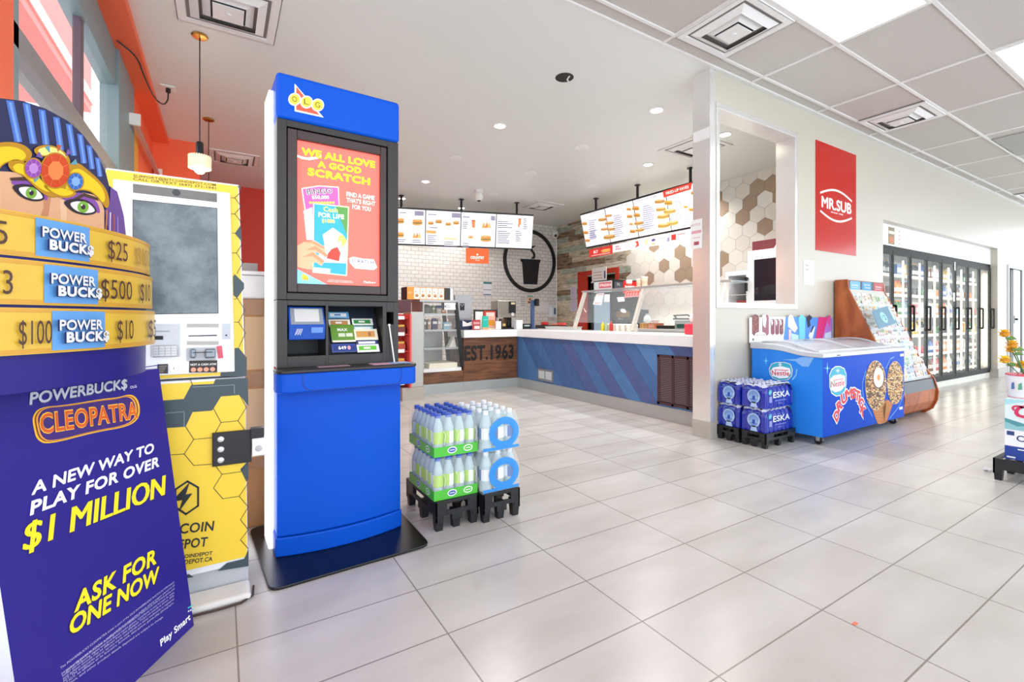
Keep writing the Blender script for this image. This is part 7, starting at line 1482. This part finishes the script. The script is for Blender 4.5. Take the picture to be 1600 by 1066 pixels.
q = pp(GFr, [(975.5, 466), (999, 463), (1001, 455), (979, 457)]); F = Fr(GFr.o+GFr.n*.004, GFr.u, GFr.v); mb = MB(); mb.slab(F, q, .002, P('e2453f')); 
for k in range(5): cx = q[0][0]+(q[1][0]-q[0][0])*(.12+.19*k); cz = (q[0][1]+q[2][1])/2+.01; mb.ring(F, cx, cz, .035, .05, .012, P('f6b0a8'), .001, n=14)
solo('red_bunting', mb, 'red scalloped strip of paper taped to the glass guard', 'bunting')
# cups on the guard top
def cup(x, y, z, h, r, c, c2, l):
    t = thing('paper_cup', l, 'cup', (x, y, z), 0, 'cups on the glass guard'); mb = MB(); mb.lathe([(r*.75, 0), (r, h), (r*1.06, h)], (x, y, z), P(c), 14); mb.cyl((x, y, z+h*.3), (x, y, z+h*.65), r*.86, P(c2), r2=r*.95, n=14, cap=False); build('cup_body', mb, t, smooth=True); build('lid', MB().lathe([(r*1.1, h), (r*1.1, h+.008), (r*.9, h+.014)], (x, y, z), P('e9e2d6'), 14), t)
for px_, h, c, c2, l in ((983, .10, 'f4efe8', 'd25a48', 'white paper cup with a red band on the glass guard'), (999, .10, 'e6d6bc', 'd8c3a0', 'tan paper cup left of the tallest cup on the glass guard'), (1007, .125, 'ead2b8', 'e3b9a0', 'tallest tan paper cup, above the middle post of the glass guard')): p = atx(px_, 450, 4.75); cup(4.75, p.y, 1.486, h, .042, c, c2, l)
# jars and sauce bottles along the back edge of the worktop
def sauce(px_, c, h, l, g=None):
    p = atx(px_, 517, 4.62); t = thing('sauce_bottle', l, 'sauce bottle', (4.62, p.y, Z), 0); build('body', MB().lathe([(.024, 0), (.028, .01), (.028, h*.65), (.015, h*.75)], (4.62, p.y, Z), P(c), 12), t, smooth=True); build('nozzle', MB().lathe([(.015, h*.75), (.004, h)], (4.62, p.y, Z), P(c), 10), t, smooth=True)
sauce(942, 'e8d22a', .13, 'yellow sauce bottle behind the glass guard'); sauce(947.5, 'a9c0a0', .12, 'pale green sauce bottle right of the yellow one'); sauce(955, 'c8342e', .14, 'red sauce bottle behind the glass guard')
on = ['first', 'second', 'third', 'fourth', 'fifth', 'sixth', 'seventh', 'eighth', 'last']
for k, px_ in enumerate((951, 960, 965, 969, 973.5, 978, 982.5, 987, 993)):
    X = 4.68+.06*(k % 2); p = atx(px_, 517, X); t = thing('spice_tub', f'round white tub behind the glass guard, {on[k]} from the yellow bottle', 'tub', (X, p.y, Z), 0, 'white tubs behind the glass guard'); build('body', MB().lathe([(.03, 0), (.034, .06), (.034, .075)], (X, p.y, Z), P('efe6da'), 12), t, smooth=True); build('lid', MB().lathe([(.036, .075), (.036, .09), (.02, .1)], (X, p.y, Z), P('f6f2ee'), 12), t, smooth=True)
# chilled merchandiser
t = thing('drinks_fridge', 'tall black glass door fridge with a red sign behind the counter', 'fridge', (6.5, 6.7, 0)); zT = 1.8; fx0, fx1, fy0, fy1 = 6.12, 6.88, 6.42, 6.97
BKF = mat('14161c', rough=.3)
build('cabinet', MB().box(fx0+.04, fx1, fy0, fy1, 0, zT, BKF), t, bevel=.004)
mb = MB(); mb.box(fx0, fx0+.04, fy0, fy0+.05, .1, 1.55, BKF).box(fx0, fx0+.04, fy1-.04, fy1, .1, 1.55, BKF).box(fx0, fx0+.04, fy0+.05, fy1-.04, 1.5, 1.55, BKF).box(fx0, fx0+.04, fy0+.05, fy1-.04, .1, .16, BKF); d = build('door', mb, t); build('glass', MB().box(fx0+.015, fx0+.02, fy0+.05, fy1-.04, .16, 1.5, mat('8fa6b8', rough=.08, emit=.25, noise=.15, scale=5)), d)
F = Fr((fx0+.036, fy1, 1.56), (0, -1, 0)); w = fy1-fy0; mb = MB(); mb.rect(F, .02, .01, w-.03, .22, P('c9ccd0', emit=.3), .001); mb.rect(F, .16, .09, w-.05, .2, P('c8646c', emit=.3), .002); mb.text(F, w*.62, .12, 'FRESH', .05, P('f0e0e0', emit=.3), .003, w=w*.55, bold=.03); mb.rect(F, .05, .03, w-.06, .045, P('8a98a8'), .002); build('door_sign', mb, t)
F = Fr((fx0+.04, fy0-.001, 1.54), (1, 0, 0)); w = fx1-fx0-.04; mb = MB(); mb.rect(F, .02, .02, w*.32, .22, P('4a4e58'), .001); mb.rect(F, w*.34, .01, w-.02, .24, P('c4141c', emit=.3), .001); mb.text(F, w*.66, .07, 'MR.SUB', .09, P('f2e6e4', emit=.3), .002, w=w*.5, bold=.04); mb.text(F, w*.17, .15, 'XL', .05, P('d8d8dc'), .002); build('side_sign', mb, t)
mb = MB(); F = Fr((0, 6.97, 0), (1, 0, 0)); p = atx(934, 440, 6.5); mb.box(6.45, 6.46, p.y-.3, p.y+.12, 1.82, 2.1, PAPER); F = Fr((6.449, p.y+.12, 1.82), (0, -1, 0))
for k in range(3): mb.rect(F, .04, .06+.06*k, .3, .075+.06*k, P('d8a4a8'), .001)
mb.rect(F, .36, .05, .4, .2, P('4a5a8a'), .001); mb.box(6.44, 6.5, p.y-.32, p.y+.14, 1.801, 1.82, WHITE); solo('fridge_notice', mb, 'white notice with pink lines standing on top of the black fridge', 'notice')
# work counter equipment
ZB = .901
mb, y0, y1, z1 = putx((961, 484), (986, 484), 6.18, ZB, .45, mat('1b1c24', rough=.35)); t = thing('toaster_oven', 'black double deck oven standing right of the tall black fridge', 'oven', (6.5, (y0+y1)/2, ZB)); build('body', mb, t, bevel=.006); h = z1-ZB
build('upper_window', MB().box(6.172, 6.18, y0+.03, y1-.03, ZB+h*.58, ZB+h*.92, mat('8a6a42', rough=.2, noise=.4, scale=20)), t); build('lower_window', MB().box(6.172, 6.18, y0+.03, y1-.03, ZB+h*.1, ZB+h*.42, mat('23242c', rough=.15)), t); mb = MB()
for k in range(3): mb.cyl((6.18, y1-.1-.05*k, ZB+h*.5), (6.162, y1-.1-.05*k, ZB+h*.5), .012, STEELD, n=10)
build('knobs', mb, t)
for px0, px1, py, X, c, l, nm, dep in ((999, 1011, 505, 6.30, 'b98a52', 'plain brown cardboard box on the work counter', 'cardboard_box', .2), (1011, 1024.5, 505, 6.30, 'b86a4a', 'brown cardboard box printed red on the work counter', 'cardboard_box', .2)):
    mb, y0, y1, z1 = putx((px0, py), (px1, py), X, ZB, dep, P(c)); F = Fr((X-.001, y1, ZB), (0, -1, 0)); w, hh = y1-y0, z1-ZB
    if 'red' in l:
        for k in range(3): mb.rect(F, w*.15, hh*(.2+.22*k), w*.85, hh*(.32+.22*k), P('d9b49a'), .001)
    else: mb.rect(F, w*.3, hh*.0, w*.5, hh, P('c9a06a'), .001)
    solo(nm, mb, l, 'box')
def bag(px_, py, X, r, c, l, nm, cat, sz=1.2):
    p = atx(px_, py, X); z0 = atx(1005, 505, 6.3).z+.001 if nm != 'white_bowl' else atx(1018, 505, 6.3).z+.001
    mb = MB(); rr = random.Random(int(px_)); mb.lathe([(r*.8, 0), (r, r*.5), (r*.75, r*1.3), (r*.35, r*1.9), (r*.5, r*2.2)] if nm != 'white_bowl' else [(r*.5, 0), (r*.95, r*.6), (r, r*.8), (r*.9, r*.85)], (X+.1, p.y, z0), c, 14)
    if nm != 'white_bowl': mb.v = [v+Vector((rr.uniform(-.012, .012), rr.uniform(-.012, .012), 0)) for v in mb.v]
    solo(nm, mb, l, cat, smooth=True)
bag(1005, 500, 6.30, .075, mat('e3e9ea', rough=.2, alpha=.75), 'clear knotted plastic bag on the plain cardboard box', 'plastic_bag', 'bag'); bag(1018, 500, 6.30, .075, P('f1efec'), 'white bowl on the red printed cardboard box', 'white_bowl', 'bowl')
mb, y0, y1, z1 = putx((1026, 509), (1046, 509), 6.3, ZB, .3, BLACK); solo('black_tray', mb, 'low black tray between the cardboard boxes and the grill press', 'tray', bevel=.006)
mb, y0, y1, z1 = putx((1054, 501), (1082, 501), 6.3, ZB, .4, mat('9aa3a2', rough=.3, metal=.5)); t = thing('grill_press', 'stainless grill press with a black raised handle on the work counter', 'grill press', (6.5, (y0+y1)/2, ZB)); build('body', mb, t, bevel=.006); build('control_panel', MB().box(6.292, 6.3, y0+.06, y1-.05, ZB+.02, ZB+.08, P('1f4a44')), t); build('top_plate', MB().box(6.28, 6.68, y0-.02, y1+.02, z1+.012, z1+.04, BLACK), t, bevel=.006); build('hinge', MB().box(6.6, 6.66, y0+.05, y1-.05, z1, z1+.012, BLACK), t)
mb = MB(); mb.tube([(6.36, y1-.0, z1+.03), (6.26, y1-.02, z1+.08), (6.26, y0+.06, z1+.09), (6.36, y0+.03, z1+.03)], .012, BLACK); build('handle', mb, t, smooth=True)
# red drinks dispenser on the worktop by the wall end
p = atx(1083, 515, 4.3); t = thing('red_dispenser', 'small red dispenser with a round white top on the worktop by the wall end', 'dispenser', (4.3, p.y, Z)); zt = atx(1083, 506, 4.3).z; build('body', MB().box(4.24, 4.38, p.y-.08, p.y+.07, Z, zt, P('d8344a')), t, bevel=.012)
mb = MB(); mb.ball((4.31, p.y-.01, zt+.055), .055, P('f4dcdc'), 16); build('top', mb, t, smooth=True)
# ---- things behind the serving hatch
XO = 6.25
ya, yb = atx(1168, 430, XO).y, 3.02; za = atx(1168, 393, XO).z
t = thing('combi_oven', 'white oven with a big dark glass door behind the serving hatch', 'oven', (6.55, (ya+yb)/2, ZB)); WO = mat('eef0f3', rough=.3, metal=.1); build('body', MB().box(XO+.05, 6.86, yb, ya, ZB, za, WO), t, bevel=.006)
F = Fr((XO, ya, 0), (0, -1, 0)); s = dict(ox=1080, oy=90, sc=2.6); mb = MB(); mb.box(XO, XO+.05, yb, ya, ZB+.03, za-.0, WO); build('door', mb, t, bevel=.006); q = pp(F, [(256, 822), (372, 805), (372, 985), (256, 988)], **s); F2 = Fr((XO-.003, ya, 0), (0, -1, 0)); mb = MB(); x0, z0 = q[0][0], q[3][1]; z1 = q[0][1]; x1 = ya-yb-.06; mb.slab(F2, [(x0, z0), (x1, z0), (x1, z1), (x0, z1)], .004, mat('20242c', rough=.06, noise=.2)); 
build('glass_door', mb, t)
mb = MB(); q = pp(F2, [(222, 893), (244, 893), (244, 950), (222, 950)], **s); mb.bar(F2.p(q[0][0]+.03, q[0][1], .04), F2.p(q[3][0]+.03, q[3][1], .04), .03, .03, BLACK); mb.bar(F2.p(q[0][0]+.03, q[0][1]-.02, 0), F2.p(q[0][0]+.03, q[0][1]-.02, .04), .025, .025, BLACK); build('handle', mb, t, bevel=.004)
q = pp(Fr((XO+.06, ya, 0), (0, -1, 0)), [(238, 750), (372, 730), (372, 770), (238, 790)], **s); mb = MB(); mb.box(XO+.06, XO+.4, yb+.02, ya-.03, za+.001, q[0][1], mat('7a3a40', rough=.4)); F = Fr((XO+.059, ya-.03, za), (0, -1, 0)); hh = q[0][1]-za; mb.poly(F, [(.3, .0), (.38, hh*.9), (.6, hh*.9), (.6, 0)], P('f0ecea'), .001); solo('food_box', mb, 'maroon and white food box lying on top of the white oven', 'box', bevel=.004)
yc = ya+.004; yd = atx(1132, 450, XO+.0).y; zc = atx(1150, 424, XO).z; t = thing('oven_rack', 'white framed oven with open wire racks left of the glass door oven', 'oven', (6.55, (yc+yd)/2, ZB)); mb = MB(); mb.box(XO+.02, 6.86, yc, yd, zc-.06, zc, WO).box(XO+.02, 6.86, yd-.05, yd, ZB, zc-.06, WO).box(XO+.02, 6.86, yc, yc+.03, ZB, zc-.06, WO).box(6.8, 6.86, yc+.03, yd-.05, ZB, zc-.06, mat('2b2c34', rough=.4)).box(XO+.02, 6.86, yc+.03, yd-.05, ZB, ZB+.04, WO); build('housing', mb, t, bevel=.004)
for k in range(4):
    z = ZB+.12+.13*k; mb = MB()
    for j in range(8): mb.cyl((XO+.06, yc+.05+(yd-yc-.12)*j/7, z), (6.78, yc+.05+(yd-yc-.12)*j/7, z), .004, STEEL, n=6)
    mb.cyl((XO+.06, yc+.035, z), (XO+.06, yd-.055, z), .005, STEEL, n=6); build('wire_rack', mb, t)
for k, (c, z) in enumerate((('b8b4ae', .121), ('d9d5cc', .251), ('8a3a34', .381))): zz = ZB+z+.006; mb = MB(); mb.box(XO+.1, 6.6, yc+.08, yd-.12, zz, zz+.05, P(c)); solo('food_tray', mb, f'{["grey","cream","dark red"][k]} food tray on the wire racks of the open white oven', 'tray', bevel=.01)
# shelves in the pantry past the red door frame
t = thing('pantry_shelf', 'beige pantry shelving seen through the red door frame', 'shelving', (7.5, 7.5, 0)); BG = P('d2c3a0')
for k in range(6): build('shelf', MB().box(7.45, 7.8, 7.0, 8.4, .35+.36*k, .38+.36*k, BG), t)
build('upright', MB().box(7.45, 7.5, 7.0, 7.04, 0, 2.3, BG), t); build('upright', MB().box(7.45, 7.5, 8.36, 8.4, 0, 2.3, BG), t)
rr = random.Random(5)
for k in range(6):
    for j in range(5): c, cn = rr.choice((('c8803a', 'orange'), ('e0d8c8', 'pale'), ('8a5a3a', 'brown'), ('c84a34', 'red'))); y = 7.1+.24*j; h = rr.uniform(.12, .26); solo('pantry_box', MB().box(7.47, 7.68, y, y+.19, .3805+.36*k, .3805+.36*k+h, P(c)), f'{cn} box on the {["lowest","second","third","fourth","fifth","top"][k]} pantry shelf, {["far right","right of centre","central","left of centre","far left"][j]}', 'box', 'boxes on the pantry shelves', bevel=.004)
